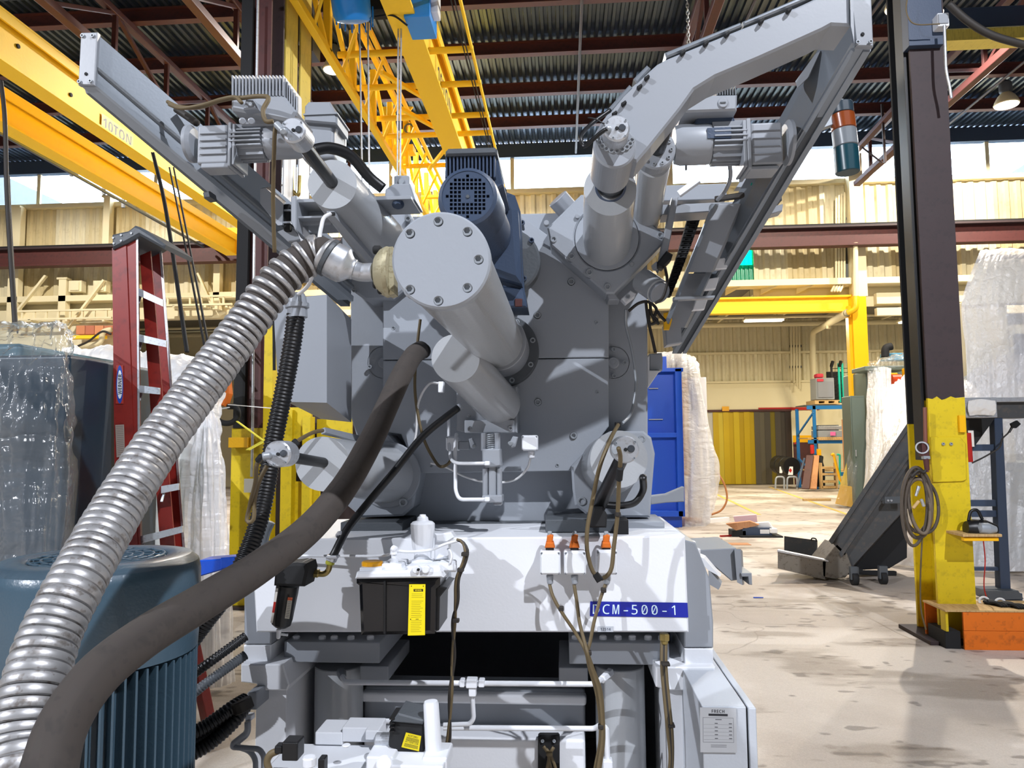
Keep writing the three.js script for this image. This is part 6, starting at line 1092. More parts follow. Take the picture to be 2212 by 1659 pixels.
  part(s, 'connector', pcyl(812, 1600, -2.02, 846, 1600, -2.02, 0.021, 0.021, 24), mSteel);
  const k = thing('cable_port', 'black open cable port with a knot of cables in the white lower box', 'cable port');
  part(k, 'frame', prism([[1162, 1592], [1166, 1589], [1206, 1589], [1209, 1593], [1209, 1760], [1162, 1760]], -2.58, 0.03, 0.003), mBlackMatt); for (const x of [1172, 1197]) put(k, 'screw', boltGeo, mBolt, P(x, 1600, -2.578), M(3.5, 2.58));
  for (const l of [[[1174, 1612], [1186, 1632], [1182, 1660], [1178, 1700]], [[1196, 1614], [1186, 1634], [1190, 1662], [1196, 1700]], [[1180, 1618], [1188, 1630], [1200, 1660], [1204, 1700]]]) part(k, 'cable', tube(l.map(([x, y]) => P(x, y, -2.55)), 0.0055, 20, 8), mCable);
  part(k, 'tie', pbox(1180, 1627, 1194, 1635, -2.53, 0.02, 0.003), mCable);
}

// ---------------------------------------------------------------- things round the machine
{ // red step ladder at the left
  const t = thing('step_ladder', 'red fibreglass step ladder with a black top cap standing behind the metal hose', 'ladder');
  const z = -3.6, f = (l, zz, d) => prism(l, zz, d, 0.003);
  part(t, 'front_rail', ploft([[242, 536], [272, 524], [300, 1240], [250, 1240]], z, [[244, 536], [274, 524], [302, 1240], [252, 1240]], z - 0.02), mLadder);
  part(t, 'front_rail_flange', ploft([[272, 520], [296, 508], [304, 1240], [298, 1240]], z - 0.005, [[276, 520], [300, 512], [308, 1240], [302, 1240]], z - 0.07), mLadder);
  part(t, 'edge_strip', ploft([[294, 508], [298, 507], [302, 1000], [298, 1000]], z, [[295, 508], [299, 507], [303, 1000], [299, 1000]], z - 0.02), mSteel);
  part(t, 'second_rail', ploft([[302, 552], [325, 542], [382, 1240], [350, 1240]], z - 0.1, [[304, 552], [327, 542], [384, 1240], [352, 1240]], z - 0.13), mLadder); part(t, 'rear_rail', ploft([[322, 532], [346, 530], [402, 1240], [372, 1240]], z - 0.25, [[324, 532], [348, 530], [404, 1240], [374, 1240]], z - 0.28), mLadder); part(t, 'rail_edge', ploft([[343, 530], [348, 530], [404, 1240], [399, 1240]], z - 0.24, [[344, 530], [349, 530], [405, 1240], [400, 1240]], z - 0.27), mSteel);
  part(t, 'top_cap', prism([[240, 506], [275, 498], [290, 486], [302, 490], [330, 508], [356, 528], [352, 537], [340, 530], [300, 508], [272, 524], [241, 538]], z + 0.02, 0.3, 0.012), mDarkGrey);
  for (const [x, y] of [[245, 514], [262, 508], [284, 504], [246, 526], [262, 520]]) put(t, 'rivet', boltGeo, mSteel, P(x, y, z + 0.021), M(2.2, z));
  for (const [y, x0, x1, s] of [[622, 298, 352, 26], [722, 300, 359, 14], [832, 300, 345, 6], [1050, 348, 386, -6], [1158, 304, 394, -22]]) { part(t, 'step', ploft([[x0, y], [x1, y + s], [x1, y + s + 14], [x0, y + 16]], z - 0.02, [[x0 + 2, y], [x1 + 2, y + s], [x1 + 2, y + s + 14], [x0 + 2, y + 16]], z - 0.1), mSteel); part(t, 'step_brace', pbar([x0 + 6, y + 16, z - 0.06], [x0 + 1, y + 34, z - 0.04], 0.012, 0.006), mSteel); }
  part(t, 'logo', pquad([[251, 789], [266, 789], [267, 872], [250, 872]], z + 0.004), canvasMat(96, 512, (c) => { c.fillStyle = '#a8342a'; c.fillRect(0, 0, 96, 512); c.fillStyle = '#1f49a8'; c.beginPath(); c.ellipse(48, 256, 46, 254, 0, 0, 7); c.fill(); c.fillStyle = '#e8ecf2'; c.beginPath(); c.ellipse(48, 256, 34, 190, 0, 0, 7); c.fill(); c.save(); c.translate(48, 256); c.rotate(-PI / 2); c.fillStyle = '#1a1f30'; c.font = 'bold 66px sans-serif'; c.textAlign = 'center'; c.textBaseline = 'middle'; c.fillText('WERNER', 0, 2); c.restore(); }));
  part(t, 'warning_label', pquad([[249, 918], [268, 917], [270, 985], [252, 988]], z + 0.004), canvasMat(64, 256, (c) => { c.fillStyle = '#9c8f86'; c.fillRect(0, 0, 64, 256); c.fillStyle = '#7a6e66'; for (let i = 0; i < 16; i++) c.fillRect(6, 10 + i * 15, 52, 6); }));
  const g0 = P(270, 1240, z), g1 = P(385, 1240, z - 0.27);
  part(t, 'lower_rail', [bar(g0, V(g0.x - 0.05, 0, z + 0.1), 0.08, 0.05)], mLadder); part(t, 'lower_rail', [bar(g1, V(g1.x + 0.12, 0, z - 0.45), 0.08, 0.05)], mLadder);
}
function wrapped(name, label, category, rows, m, nu, nv, amp, freq, sd, crumple) { return single(name, label, category, drape(rows.map((r) => r.map((p) => (Array.isArray(p) ? P(...p) : p))), nu, nv, amp, freq, sd, crumple), m); }
{ // left: dark wrapped machine, white film behind
  const t = thing('covered_machine', 'dark blue-grey machine box under clear film at the left edge', 'machine');
  const p = P(150, 765, -3.3);
  part(t, 'tall_box', box(-4.2, p.x, 0, p.y, -4.1, -3.3, 0.02), mat(0x1d3140, { roughness: 0.4 })); part(t, 'upper_box', box(-4.2, P(70, 745, -3.5).x, 0.5, P(70, 745, -3.5).y, -4.3, -3.42, 0.03), mat(0x3d6674, { roughness: 0.5 }));
  wrapped('plastic_cover', 'crumpled clear plastic film over the dark machine at the left edge', 'plastic sheet', [
    [[-260, 716, -4.2], [-20, 708, -4.1], [80, 705, -4.0], [140, 712, -3.9], [160, 730, -4.2]], [[-280, 712, -3.5], [-20, 712, -3.4], [80, 715, -3.35], [136, 722, -3.3], [158, 760, -3.6]], [[-280, 800, -3.2], [-20, 810, -3.15], [70, 815, -3.12], [140, 830, -3.2], [186, 900, -3.7]], [[-280, 1020, -3.15], [-20, 1020, -3.1], [60, 1010, -3.06], [140, 1020, -3.18], [190, 1060, -3.7]], [[-280, 1760, -3.15], [-20, 1780, -3.05], [55, 1790, -3.0], [140, 1760, -3.15], [176, 1640, -3.7]]], mFilmClear, 110, 90, 0.055, 9, 1, 0.6);
  const w = thing('covered_crate', 'white steel cabinet edge under the white film between the dark machine and the ladder', 'crate');
  const a = P(148, 862, -4.0), b = P(190, 862, -4.0); part(w, 'post', box(a.x, b.x, 0, a.y, -4.3, -4.0, 0.006), mGreyWhite); part(w, 'wood_cap', pbox(147, 857, 192, 869, -3.98, 0.06, 0.003), mWood); part(w, 'tie_wire', [pbar([158, 826, -4.0], [176, 858, -4.0], 0.006), pbar([192, 824, -4.0], [182, 858, -4.0], 0.006)], mBrown);
  single('wrapped_load', 'pale green-grey wrapped load seen through film behind the red ladder', 'load', [box(-6.2, -4.6, 0, 2.2, -7.6, -6.0, 0.05), box(-4.5, -3.6, 0, 1.6, -6.9, -5.9, 0.05)], mat(0x9aa79a, { roughness: 0.7 }));
  wrapped('plastic_cover', 'milky white plastic sheet draped behind the red ladder', 'plastic sheet', [
    [[140, 758, -6.4], [250, 764, -6.4], [330, 768, -6.4], [440, 775, -6.5], [480, 800, -6.6]], [[130, 770, -5.7], [250, 772, -5.6], [330, 776, -5.6], [430, 800, -5.6], [480, 860, -5.8]], [[130, 900, -5.5], [240, 910, -5.4], [330, 920, -5.4], [440, 930, -5.4], [488, 960, -5.6]], [[130, 1425, -5.4], [240, 1440, -5.2], [330, 1440, -5.2], [440, 1440, -5.2], [494, 1425, -5.4]]], mFilmWhite, 90, 70, 0.12, 10, 3, 0.4);
  wrapped('plastic_cover', 'milky plastic sheet falling in long folds left of the yellow column foot', 'plastic sheet', [
    [[425, 880, -5.0], [440, 872, -5.0], [455, 880, -5.0], [470, 905, -5.0]], [[415, 980, -4.9], [440, 980, -4.85], [462, 985, -4.85], [482, 1000, -4.95]], [[400, 1200, -4.9], [440, 1205, -4.8], [468, 1205, -4.8], [492, 1200, -4.95]], [[385, 1472, -4.9], [440, 1486, -4.75], [470, 1486, -4.75], [505, 1472, -4.9]]], mFilm, 60, 60, 0.06, 7, 5, 0.3);
}
{ // right: blue panel, wrapped tall load
  const t = thing('steel_door', 'bright blue steel door panel with a cross rib behind the right edge of the platen', 'panel');
  part(t, 'sheet', pbox(1396, 800, 1474, 1112, -14.0, 0.05, 0), mBlue);
  part(t, 'frame', [pbox(1462, 796, 1476, 1116, -13.85, 0.22), pbox(1380, 1104, 1476, 1116, -13.85, 0.22), pbox(1380, 795, 1476, 803, -13.85, 0.22)], mBlue); part(t, 'cross_rib', pbox(1390, 935, 1470, 945, -13.86, 0.16), mBlue); part(t, 'upper_block', pbox(1424, 770, 1440, 800, -13.9, 0.16), mBlue);
  for (const [y, l] of [[905, 30], [838, 20]]) part(t, 'slot_bar', pbox(1402, y, 1402 + l, y + 2, -13.95, 0.06, 0), mGrey);
  const fx = P(1440, 1110, -13.9); part(t, 'stand', [box(fx.x - 0.3, fx.x + 0.3, 0, fx.y + 0.02, -14.3, -14.05)], mBlue);
  const g = thing('wrapped_load', 'yellow and white steel frame under film behind the blue door', 'frame');
  const fl = (px, z) => P(px, 955 + 1.6 * FOCAL / -z, z);
  part(g, 'yellow_post', pbox(1472, 818, 1488, 1028, -14.50, 0.1), mYellow); part(g, 'white_post', pbox(1490, 820, 1500, 1028, -14.45, 0.08), mGreyWhite); part(g, 'white_panel', pbox(1484, 815, 1530, 1130, -14.65, 0.08), mPaper); part(g, 'core', box(P(1450, 900, -8).x, P(1500, 900, -8).x, 0, P(1450, 790, -8).y, -15.90, -14.90, 0.02), mPaper);
  wrapped('plastic_cover', 'white translucent film over the tall load right of the blue door', 'plastic sheet', [
    [[1420, 765, -15.30], [1470, 758, -15.30], [1495, 770, -15.30], [1510, 790, -15.40]], [[1420, 775, -14.50], [1470, 768, -14.40], [1500, 790, -14.40], [1512, 830, -14.70]], [[1430, 900, -14.40], [1475, 900, -14.30], [1520, 910, -14.30], [1535, 940, -14.60]], [[1440, 1050, -14.40], [1480, 1060, -14.20], [1530, 1040, -14.20], [1555, 1020, -14.50]], [[1450, 1150, -14.40], [1480, 1152, -14.25], [1520, 1140, -14.20], [1545, 1100, -14.50]]], mFilm, 70, 80, 0.13, 5, 11, 0.35);
  const c = thing('air_hose', 'orange hose looping out at the foot of the white film', 'hose'); part(c, 'hose', ptube([[1550, 1020, -15.70], [1566, 1050, -15.70], [1570, 1080, -15.70], [1558, 1102, -15.70], [1536, 1112, -15.70]], 0.02, 30, 8), mat(0xb87a48, { roughness: 0.6 }));
  single('crumpled_paper', 'crumpled white paper lying at the foot of the white film', 'paper', drape([[[1494, 1092, -15.30], [1510, 1084, -15.30], [1522, 1090, -15.30]], [[1498, 1110, -15.20], [1514, 1105, -15.10], [1530, 1120, -15.20]], [[1506, 1132, -15.20], [1520, 1134, -15.10], [1536, 1130, -15.20]]].map((r) => r.map((p) => P(...p))), 24, 24, 0.08, 6, 21, 0.8), mPaper);
  single('timber', 'white painted timber lying on the floor right of the crumpled paper', 'timber', pbar([1530, 1126, -14.8], [1572, 1122, -15.2], 0.1), mPaper);
  const w = thing('cardboard_roll', 'brown cardboard roll lying at the foot of the blue door', 'roll'); const a = floorAt(1450, 1136), b = floorAt(1515, 1134); a.y = b.y = 0.07; part(w, 'roll', cyl(a, b, 0.07), mPly); part(w, 'strap', cyl(a.clone().lerp(b, 0.3), a.clone().lerp(b, 0.7), 0.085), mPly);
}
{ // scrap conveyor
  const t = thing('scrap_conveyor', 'dark grey inclined scrap conveyor with a low catch pan on the floor', 'conveyor');
  const za = -8.85, hz = -6.85;
  part(t, 'side_frame', ploft([[1798, 1170], [1826, 1190], [1826, 1228], [1808, 1200]], -9.25, [[1800, 1172], [1828, 1192], [1828, 1230], [1810, 1202]], -9.30), mConveyor);
  part(t, 'incline', ploft([[1797, 1172], [1975, 905], [1976, 985], [1824, 1200]], -8.75, [[1800, 1165], [1978, 900], [1979, 980], [1827, 1194]], -8.81), mConveyor);
  part(t, 'incline_bottom', ploft([[1824, 1200], [1976, 985], [1976, 1075], [1838, 1228]], -8.81, [[1850, 1180], [1990, 985], [1990, 1065], [1864, 1210]], -9.35), mConveyor);
  part(t, 'edge_rail', ploft([[1790, 1168], [1972, 896], [1976, 906], [1797, 1176]], -8.71, [[1793, 1166], [1975, 894], [1979, 904], [1800, 1174]], -8.75), mConveyor); part(t, 'middle_rail', ploft([[1812, 1196], [1975, 962], [1976, 970], [1818, 1204]], -8.72, [[1814, 1195], [1977, 961], [1978, 969], [1820, 1203]], -8.76), mConveyor);
  part(t, 'boot', prism([[1808, 1175], [1830, 1196], [1842, 1230], [1826, 1248], [1800, 1250], [1778, 1246], [1776, 1214]], -8.75, 0.4, 0.006), mPan);
  part(t, 'rear_panel', ploft([[1694, 1158], [1764, 1167], [1764, 1206], [1694, 1194]], -9.35, [[1695, 1158], [1766, 1167], [1766, 1206], [1695, 1194]], -9.39), mConveyor); part(t, 'handle', ptube([[1752, 1168, -9.33], [1754, 1163, -9.33], [1762, 1164, -9.33], [1764, 1170, -9.33]], 0.008, 16, 6), mBlackMatt);
  part(t, 'pan_front', ploft([[1680, 1190], [1784, 1212], [1782, 1252], [1680, 1228]], -8.75, [[1682, 1189], [1786, 1211], [1784, 1251], [1682, 1227]], -8.79), mPan); part(t, 'pan_floor', ploft([[1682, 1224], [1784, 1248], [1784, 1251], [1682, 1228]], -8.77, [[1694, 1192], [1800, 1212], [1800, 1216], [1694, 1196]], -9.35), mPan); part(t, 'pan_lip', ploft([[1679, 1188], [1790, 1211], [1790, 1214], [1679, 1192]], -8.73, [[1682, 1186], [1793, 1209], [1793, 1212], [1682, 1190]], -8.78), mSteel);
  part(t, 'bracket', [pbox(1911, 1073, 1952, 1087, -8.65, 0.02, 0.002)], mDarkGrey); for (const x of [1918, 1925]) put(t, 'bolt', boltGeo, mSteel, P(x, 1081, -8.65), 0.012);
  part(t, 'drive_box', [prism([[1842, 1222], [1940, 1090], [1960, 1090], [1960, 1205], [1922, 1228], [1850, 1232]], -9.15, 0.3, 0.01)], mBlackMatt);
  part(t, 'trolley', [pbar([1828, 1236, -8.95], [1934, 1238, -9.15], 0.05), pbar([1826, 1231, -8.80], [1862, 1233, -8.85], 0.04)], mBlackMatt); for (const [x, y, z] of [[1846, 1252, -9.00], [1908, 1250, -9.35]]) { const p = floorAt(x, y + 12); part(t, 'caster', cyl(V(p.x - 0.03, 0.07, p.z), V(p.x + 0.03, 0.07, p.z), 0.07, 0.07, 24), mBlackMatt); part(t, 'caster_fork', box(p.x - 0.045, p.x + 0.045, 0.06, 0.2, p.z - 0.03, p.z + 0.03), mDarkGrey); }
  // horizontal head on its leg frame right of the yellow column
  const z = -7.8;
  part(t, 'head_beam', [pbox(2080, 868, 2240, 903, z, 0.4)], mConveyor); part(t, 'head_rail', pbox(2140, 858, 2240, 868, z + 0.05, 0.06), mSteel); part(t, 'head_chute', prism([[2087, 903], [2150, 903], [2098, 975], [2090, 978]], z, 0.3, 0.004), mBlackMatt);
  for (const [x0, x1, y0, y1] of [[2148, 2166, 903, 1275]]) part(t, 'leg', prism([[x0, y0], [x1, y0], [x1 + 18, y1], [x0 + 14, y1]], z, 0.1, 0.004), mMotor);
  for (const y of [960, 1080, 1103, 1225]) part(t, 'rung', pbox(2088, y, 2160, y + (y > 1200 ? 8 : 14), z - 0.03, 0.05), mMotor); part(t, 'foot', prism([[2128, 1276], [2200, 1276], [2212, 1294], [2140, 1298]], z + 0.1, 0.25, 0.004), mDarkGrey);
  const fl = P(2172, 1290, z); part(t, 'foot_pad', box(fl.x - 0.12, fl.x + 0.14, 0, P(2172, 1280, z).y, z - 0.12, z + 0.04), mMotor);
  const m = thing('taped_box', 'grey metal box with torn tape on the conveyor head beside the yellow column', 'box'); part(m, 'housing', pbox(2080, 858, 2154, 902, -7.5, 0.28, 0.006), mSteel); part(m, 'tape', drape([[[2092, 866, -7.485], [2120, 862, -7.48], [2150, 866, -7.485]], [[2090, 882, -7.47], [2120, 880, -7.46], [2152, 884, -7.475]], [[2094, 898, -7.48], [2120, 896, -7.48], [2148, 898, -7.485]]].map((r) => r.map((p) => P(...p))), 20, 14, 0.012, 8, 31, 0.8), mPaper);
  single('floor_cable', 'black pendant with a cable hanging from the right conveyor leg', 'cable', ptube([[2186, 920, -7.65], [2178, 935, -7.65], [2165, 948, -7.65], [2160, 965, -7.65], [2130, 985, -7.65], [2100, 1000, -7.65]], 0.008, 24, 8), mCableDark);
  const pe = thing('pendant_switch', 'small black pendant switch at the right edge of the picture', 'switch'); part(pe, 'housing', prism([[2184, 915], [2198, 908], [2206, 916], [2196, 925], [2188, 925]], -7.62, 0.03, 0.003), mBlack); part(pe, 'boot', pcyl(2186, 924, -7.635, 2180, 934, -7.635, 0.01), mBlack);
}
{ // on and beside the right column
  const t = thing('hose_coil', 'coil of grey-brown welding hose hanging on the yellow column', 'hose coil');
  for (let i = 0; i < 7; i++) { const c = P(1974 + 14 * hash2(i, 1), 1076 + 26 * hash2(i, 2), -6.1 - 0.02 * (i % 3)), rx = M(18 + 16 * hash2(i, 3), 6.1), ry = M(58 + 26 * hash2(i, 4), 6.1), pts = []; for (let k = 0; k <= 40; k++) { const a = (k / 40) * 2 * PI; pts.push(V(c.x + rx * Math.cos(a), c.y + ry * Math.sin(a) * (1 + 0.06 * Math.sin(a * 2 + i)), c.z + 0.03 * Math.sin(a + i))); } part(t, 'turn', sweepPts(pts, 0.0125, 8), i % 2 ? mat(0x6f6252, { roughness: 0.7 }) : mat(0x51483f, { roughness: 0.7 })); }
  part(t, 'hose_end', ptube([[2003, 1010, -6.05], [1996, 1020, -6.05], [1985, 1016, -6.05], [1968, 1030, -6.05]], 0.012, 20, 8), mCableDark); part(t, 'torch', [pcyl(1985, 1050, -6.02, 1978, 1072, -6.02, 0.014, 0.01), pcyl(1990, 1078, -6.02, 1996, 1094, -6.02, 0.012)], mSteel); part(t, 'handle', pcyl(1972, 1098, -6.02, 1985, 1082, -6.02, 0.012), mWood);
  const v = thing('gas_valve', 'gas valve and copper pipe on the left edge of the yellow column', 'valve'); part(v, 'pipe', ppipe([[1998, 880, -6.1], [1999, 960, -6.1], [2002, 1020, -6.1]], 0.015), mat(0x7a4a3a, { roughness: 0.5 })); part(v, 'body', [pbox(1992, 958, 2008, 986, -6.05, 0.06), pcyl(2000, 990, -6.05, 2003, 1016, -6.05, 0.022, 0.018)], mBrown); part(v, 'gauge', ringGeo(P(1992, 967, -6.05), P(1992, 967, -6.09), M(13, 6.05), M(10, 6.05), 28), mSteel); part(v, 'nut', pbox(1996, 985, 2010, 992, -6.03, 0.05), mBolt);
  single('drop_cord', 'thin pale cord trailing down the left face of the yellow column to the floor', 'cord', ptube([[1992, 1160, -6.15], [1988, 1260, -6.15], [1990, 1320, -6.12], [2000, 1360, -6.1]], 0.007, 24, 6), mCable);
  const s = thing('wall_shelf', 'small wooden shelf bracketed to the right side of the yellow column', 'shelf'); part(s, 'board', pbox(2080, 1154, 2165, 1160, -5.95, 0.3, 0.003), mWood); part(s, 'bracket', pbox(2082, 1161, 2158, 1169, -5.97, 0.04), mYellow);
  const h = thing('hand_vacuum', 'black and grey hand vacuum lying on the small wooden shelf', 'vacuum'); part(h, 'body', lathe(P(2086, 1140, -6.05), P(2152, 1146, -6.05), [[0, 0], [0, 0.05], [0.05, 0.07], [0.14, 0.075], [0.22, 0.05], [0.245, 0]], 28), mBlack); part(h, 'grey_side', lathe(P(2110, 1140, -5.99), P(2150, 1144, -5.99), [[0, 0], [0.02, 0.04], [0.08, 0.046], [0.14, 0.025], [0.15, 0]], 24), mBolt); part(h, 'handle', ptube([[2092, 1125, -6.05], [2098, 1104, -6.05], [2110, 1102, -6.05], [2122, 1122, -6.05]], 0.012, 24, 10), mBlack);
  const e = thing('fire_extinguisher', 'narrow red cylinder hanging behind the right edge of the yellow column', 'extinguisher'); part(e, 'body', pcyl(2089, 935, -6.4, 2093, 998, -6.4, 0.03), mRed); part(e, 'black_neck', pcyl(2088, 908, -6.4, 2089, 936, -6.4, 0.016), mBlack); part(e, 'tag', pbox(2092, 930, 2104, 965, -6.38, 0.004, 0), mPaper);
  const o = thing('wooden_crate', 'orange painted plywood crate with an open end at the foot of the yellow column', 'crate');
  const c0 = floorAt(2080, 1404), zc = c0.z, a = P(2080, 1322, zc), x1 = a.x + 1.1;
  part(o, 'front_board', [box(a.x, x1, 0.0, a.y * 0.5, zc - 0.02, zc, 0.002), box(a.x, x1, a.y * 0.5 + 0.002, a.y, zc - 0.02, zc, 0.002)], mOrangeWood); part(o, 'lid', box(a.x - 0.13, x1, a.y, a.y + 0.014, zc - 0.36, zc + 0.005, 0.002), mWood);
  part(o, 'rear_board', box(a.x - 0.12, x1, 0, a.y, zc - 0.36, zc - 0.34, 0.002), mOrangeWood); part(o, 'inner_board', box(a.x + 0.4, a.x + 0.415, 0, a.y, zc - 0.34, zc - 0.02, 0.002), mOrangeWood); part(o, 'end_post', box(a.x - 0.12, a.x - 0.1, 0.13, a.y, zc - 0.1, zc - 0.02, 0.002), mYellowDark); part(o, 'black_bin', box(a.x - 0.125, a.x - 0.01, 0, 0.13, zc - 0.3, zc - 0.03, 0.004), mBlackMatt);
  for (const [x, y, zz, l] of [[2140, 1300, zc - 0.2, 'black work gloves lying at the left end of the orange crate'], [2176, 1308, zc - 0.14, 'black and white work gloves lying nearer the right of the orange crate']]) { const g = thing('work_glove', l, 'glove'), p = P(x, y, zz); p.y = a.y + 0.03; for (let i = 0; i < 4; i++) part(g, 'finger', tube([V(p.x - 0.02 + i * 0.022, p.y, p.z), V(p.x + 0.01 + i * 0.024, p.y + 0.006, p.z + 0.05), V(p.x + 0.03 + i * 0.02, p.y - 0.008, p.z + 0.1)], 0.011, 10, 8), mBlackMatt); part(g, 'palm', norm(new THREE.SphereGeometry(0.05, 16, 10).scale(1.1, 0.4, 1).translate(p.x + 0.01, p.y, p.z - 0.02)), mBlackMatt); part(g, 'cuff', norm(new THREE.TorusGeometry(0.03, 0.009, 8, 16).scale(1.2, 1, 0.6).translate(p.x - 0.02, p.y, p.z - 0.06)), mPaper); }
  single('drop_cord', 'thin red cord hanging down right of the yellow column', 'cord', ptube([[2124, 1165, -6.3], [2128, 1210, -6.3], [2126, 1270, -6.3], [2134, 1300, -6.3]], 0.005, 24, 6), mRed);
}
{ // wrapped machines at the right
  const t = thing('covered_machine', 'tall cream machine with a flared hood under clear film at the right edge', 'machine');
  const b = (x0, y0, x1, y1, z, d) => pbox(x0, y0, x1, y1, z, d, 0.02);
  part(t, 'tower', b(2090, 650, 2186, 1000, -10.3, 1.0), mCreamPlain); part(t, 'hood', ploft([[2120, 560], [2230, 558], [2230, 650], [2075, 660]], -10.2, [[2120, 560], [2230, 558], [2230, 650], [2080, 660]], -11.2), mCreamPlain); part(t, 'window_frame', b(2184, 700, 2240, 880, -10.35, 0.8), mCreamPlain); part(t, 'dark_window', b(2196, 720, 2240, 830, -10.3, 0.1), mMotor); const f = P(2090, 1000, -10.3); part(t, 'base', box(f.x - 0.2, f.x + 1.4, 0, f.y, -11.3, -10.3, 0.02), mGreen);
  wrapped('plastic_cover', 'clear film hanging over the tall cream machine at the right edge', 'plastic sheet', [
    [[2120, 552, -11.3], [2170, 548, -11.2], [2240, 552, -11.2]], [[2112, 556, -10.0], [2170, 552, -9.9], [2240, 556, -9.9]], [[2078, 655, -9.9], [2150, 660, -9.7], [2240, 650, -9.7]], [[2086, 760, -9.9], [2160, 770, -9.75], [2240, 760, -9.7]], [[2090, 880, -9.8], [2160, 880, -9.7], [2240, 880, -9.7]]], mFilm, 60, 70, 0.05, 5, 41, 0.4);
  const l = thing('covered_machine', 'low grey machine under film behind the conveyor at the right', 'machine');
  part(l, 'body', box(4.95, 5.65, 0, 1.5, -10.8, -10.1, 0.05), mGreen); part(l, 'post', box(5.45, 5.55, 1.5, 2.85, -10.6, -10.5, 0.01), mGrey);
  wrapped('plastic_cover', 'milky film pitched like a tent over the low machine right of the yellow column', 'plastic sheet', [
    [[1900, 1000, -11.9], [1960, 880, -11.7], [2076, 800, -11.5], [2120, 762, -11.1], [2180, 738, -11.1], [2260, 745, -11.1]], [[1885, 1040, -10.7], [1950, 940, -10.3], [2060, 860, -10.1], [2125, 800, -10.1], [2190, 790, -10.0], [2260, 800, -10.0]], [[1890, 1120, -10.3], [1960, 1060, -9.8], [2060, 1000, -9.6], [2130, 960, -9.5], [2200, 950, -9.5], [2260, 960, -9.5]], [[1900, 1212, -10.1], [1960, 1222, -9.7], [2060, 1231, -9.4], [2130, 1234, -9.3], [2200, 1234, -9.3], [2280, 1234, -9.3]]], mFilm, 110, 80, 0.1, 8, 51, 0.3);
  const g = thing('covered_machine', 'grey-green press with yellow and orange fittings under film left of the right-hand column', 'machine');
  part(g, 'body', box(P(1880, 900, -18.02).x, P(1965, 900, -18.02).x, 0, P(1880, 800, -18.02).y, -19.64, -18.16, 0.03), mGreen); part(g, 'top_frame', b(1868, 790, 1962, 800, -17.48, 0.8), mGreen); part(g, 'orange_drive', [pcyl(1925, 820, -17.35, 1945, 820, -17.35, 0.12), pcyl(1932, 826, -17.35, 1932, 850, -17.35, 0.07)], mat(0xd9481c, { roughness: 0.4 })); part(g, 'yellow_cap', [b(1922, 805, 1940, 815, -17.35, 0.15), b(1954, 795, 1968, 820, -17.35, 0.15)], mYellow); part(g, 'blue_head', b(1912, 762, 1966, 778, -18.29, 0.3), mat(0x4d8fae, { roughness: 0.5 })); part(g, 'black_pipe', ptube([[1912, 772, -18.16], [1914, 752, -18.16], [1926, 748, -18.16]], 0.09, 16, 12), mBlackMatt);
  wrapped('plastic_cover', 'white film curtain falling from the grey-green press to the floor', 'plastic sheet', [
    [[1872, 798, -17.75], [1890, 796, -17.48], [1908, 792, -17.35], [1924, 795, -17.22]], [[1870, 880, -17.48], [1892, 880, -17.08], [1910, 880, -17.08], [1926, 880, -17.08]], [[1868, 990, -17.08], [1888, 990, -16.68], [1906, 985, -16.68], [1922, 975, -16.81]], [[1862, 1090, -16.95], [1880, 1095, -16.41], [1900, 1060, -16.41], [1920, 1020, -16.68]]], mFilmWhite, 60, 60, 0.12, 7, 61, 0.2);
  wrapped('plastic_cover', 'pinkish film tent spreading from the grey-green press towards the conveyor', 'plastic sheet', [
    [[1926, 830, -16.68], [1950, 815, -16.41], [1985, 800, -16.14]], [[1910, 870, -15.87], [1945, 870, -15.33], [1985, 850, -15.06]], [[1905, 930, -15.06], [1945, 930, -14.66], [1985, 920, -14.53]], [[1903, 1000, -14.79], [1945, 1000, -14.26], [1985, 1000, -14.26]]], mFilmWhite, 50, 50, 0.12, 6, 71, 0.3);
  wrapped('plastic_cover', 'crumpled clear film heaped on top of the grey-green press', 'plastic sheet', [[[1880, 788, -18.02], [1896, 772, -17.75], [1926, 770, -17.62], [1964, 755, -17.48]], [[1876, 800, -17.35], [1900, 786, -17.08], [1930, 780, -16.95], [1966, 772, -16.95]], [[1880, 808, -17.22], [1902, 800, -16.95], [1932, 794, -16.95], [1966, 790, -16.95]]], mFilmClear, 40, 30, 0.12, 7, 81, 0.7);
  const cab = thing('cabinet', 'grey-green steel cabinet below the cream and yellow wall column', 'cabinet'); const q = P(1836, 855, -17.9), q1 = P(1868, 855, -17.9); part(cab, 'body', box(q.x, q1.x, 0, q.y, -18.45, -17.9, 0.02), mGreen); part(cab, 'door', box(q.x + 0.02, q1.x - 0.02, 0.1, q.y - 0.05, -17.9, -17.87, 0.005), mGreen); part(cab, 'handle', box(q.x + 0.05, q.x + 0.07, 1.2, 1.35, -17.87, -17.83), mSteel);
  const y = thing('leaning_sheet', 'big yellow panel wrapped in film leaning against the cabinet', 'panel'); part(y, 'panel', ploft([[1848, 928], [1876, 926], [1852, 1092], [1806, 1082]], -18.29, [[1850, 926], [1878, 924], [1854, 1090], [1808, 1080]], -18.43), mat(0xf0c818, { roughness: 0.4 })); part(y, 'lower_board', ploft([[1816, 1050], [1860, 1052], [1850, 1098], [1804, 1088]], -18.02, [[1818, 1049], [1862, 1051], [1852, 1097], [1806, 1087]], -18.13), mYellow);
  wrapped('plastic_cover', 'yellowed film round the leaning yellow panel', 'plastic sheet', [[[1846, 926, -18.16], [1862, 922, -18.16], [1878, 924, -18.16]], [[1830, 990, -18.02], [1852, 990, -17.89], [1870, 990, -18.02]], [[1804, 1090, -17.89], [1830, 1100, -17.75], [1856, 1102, -17.89]]], mFilmClear, 30, 30, 0.05, 6, 91, 0.6);
}
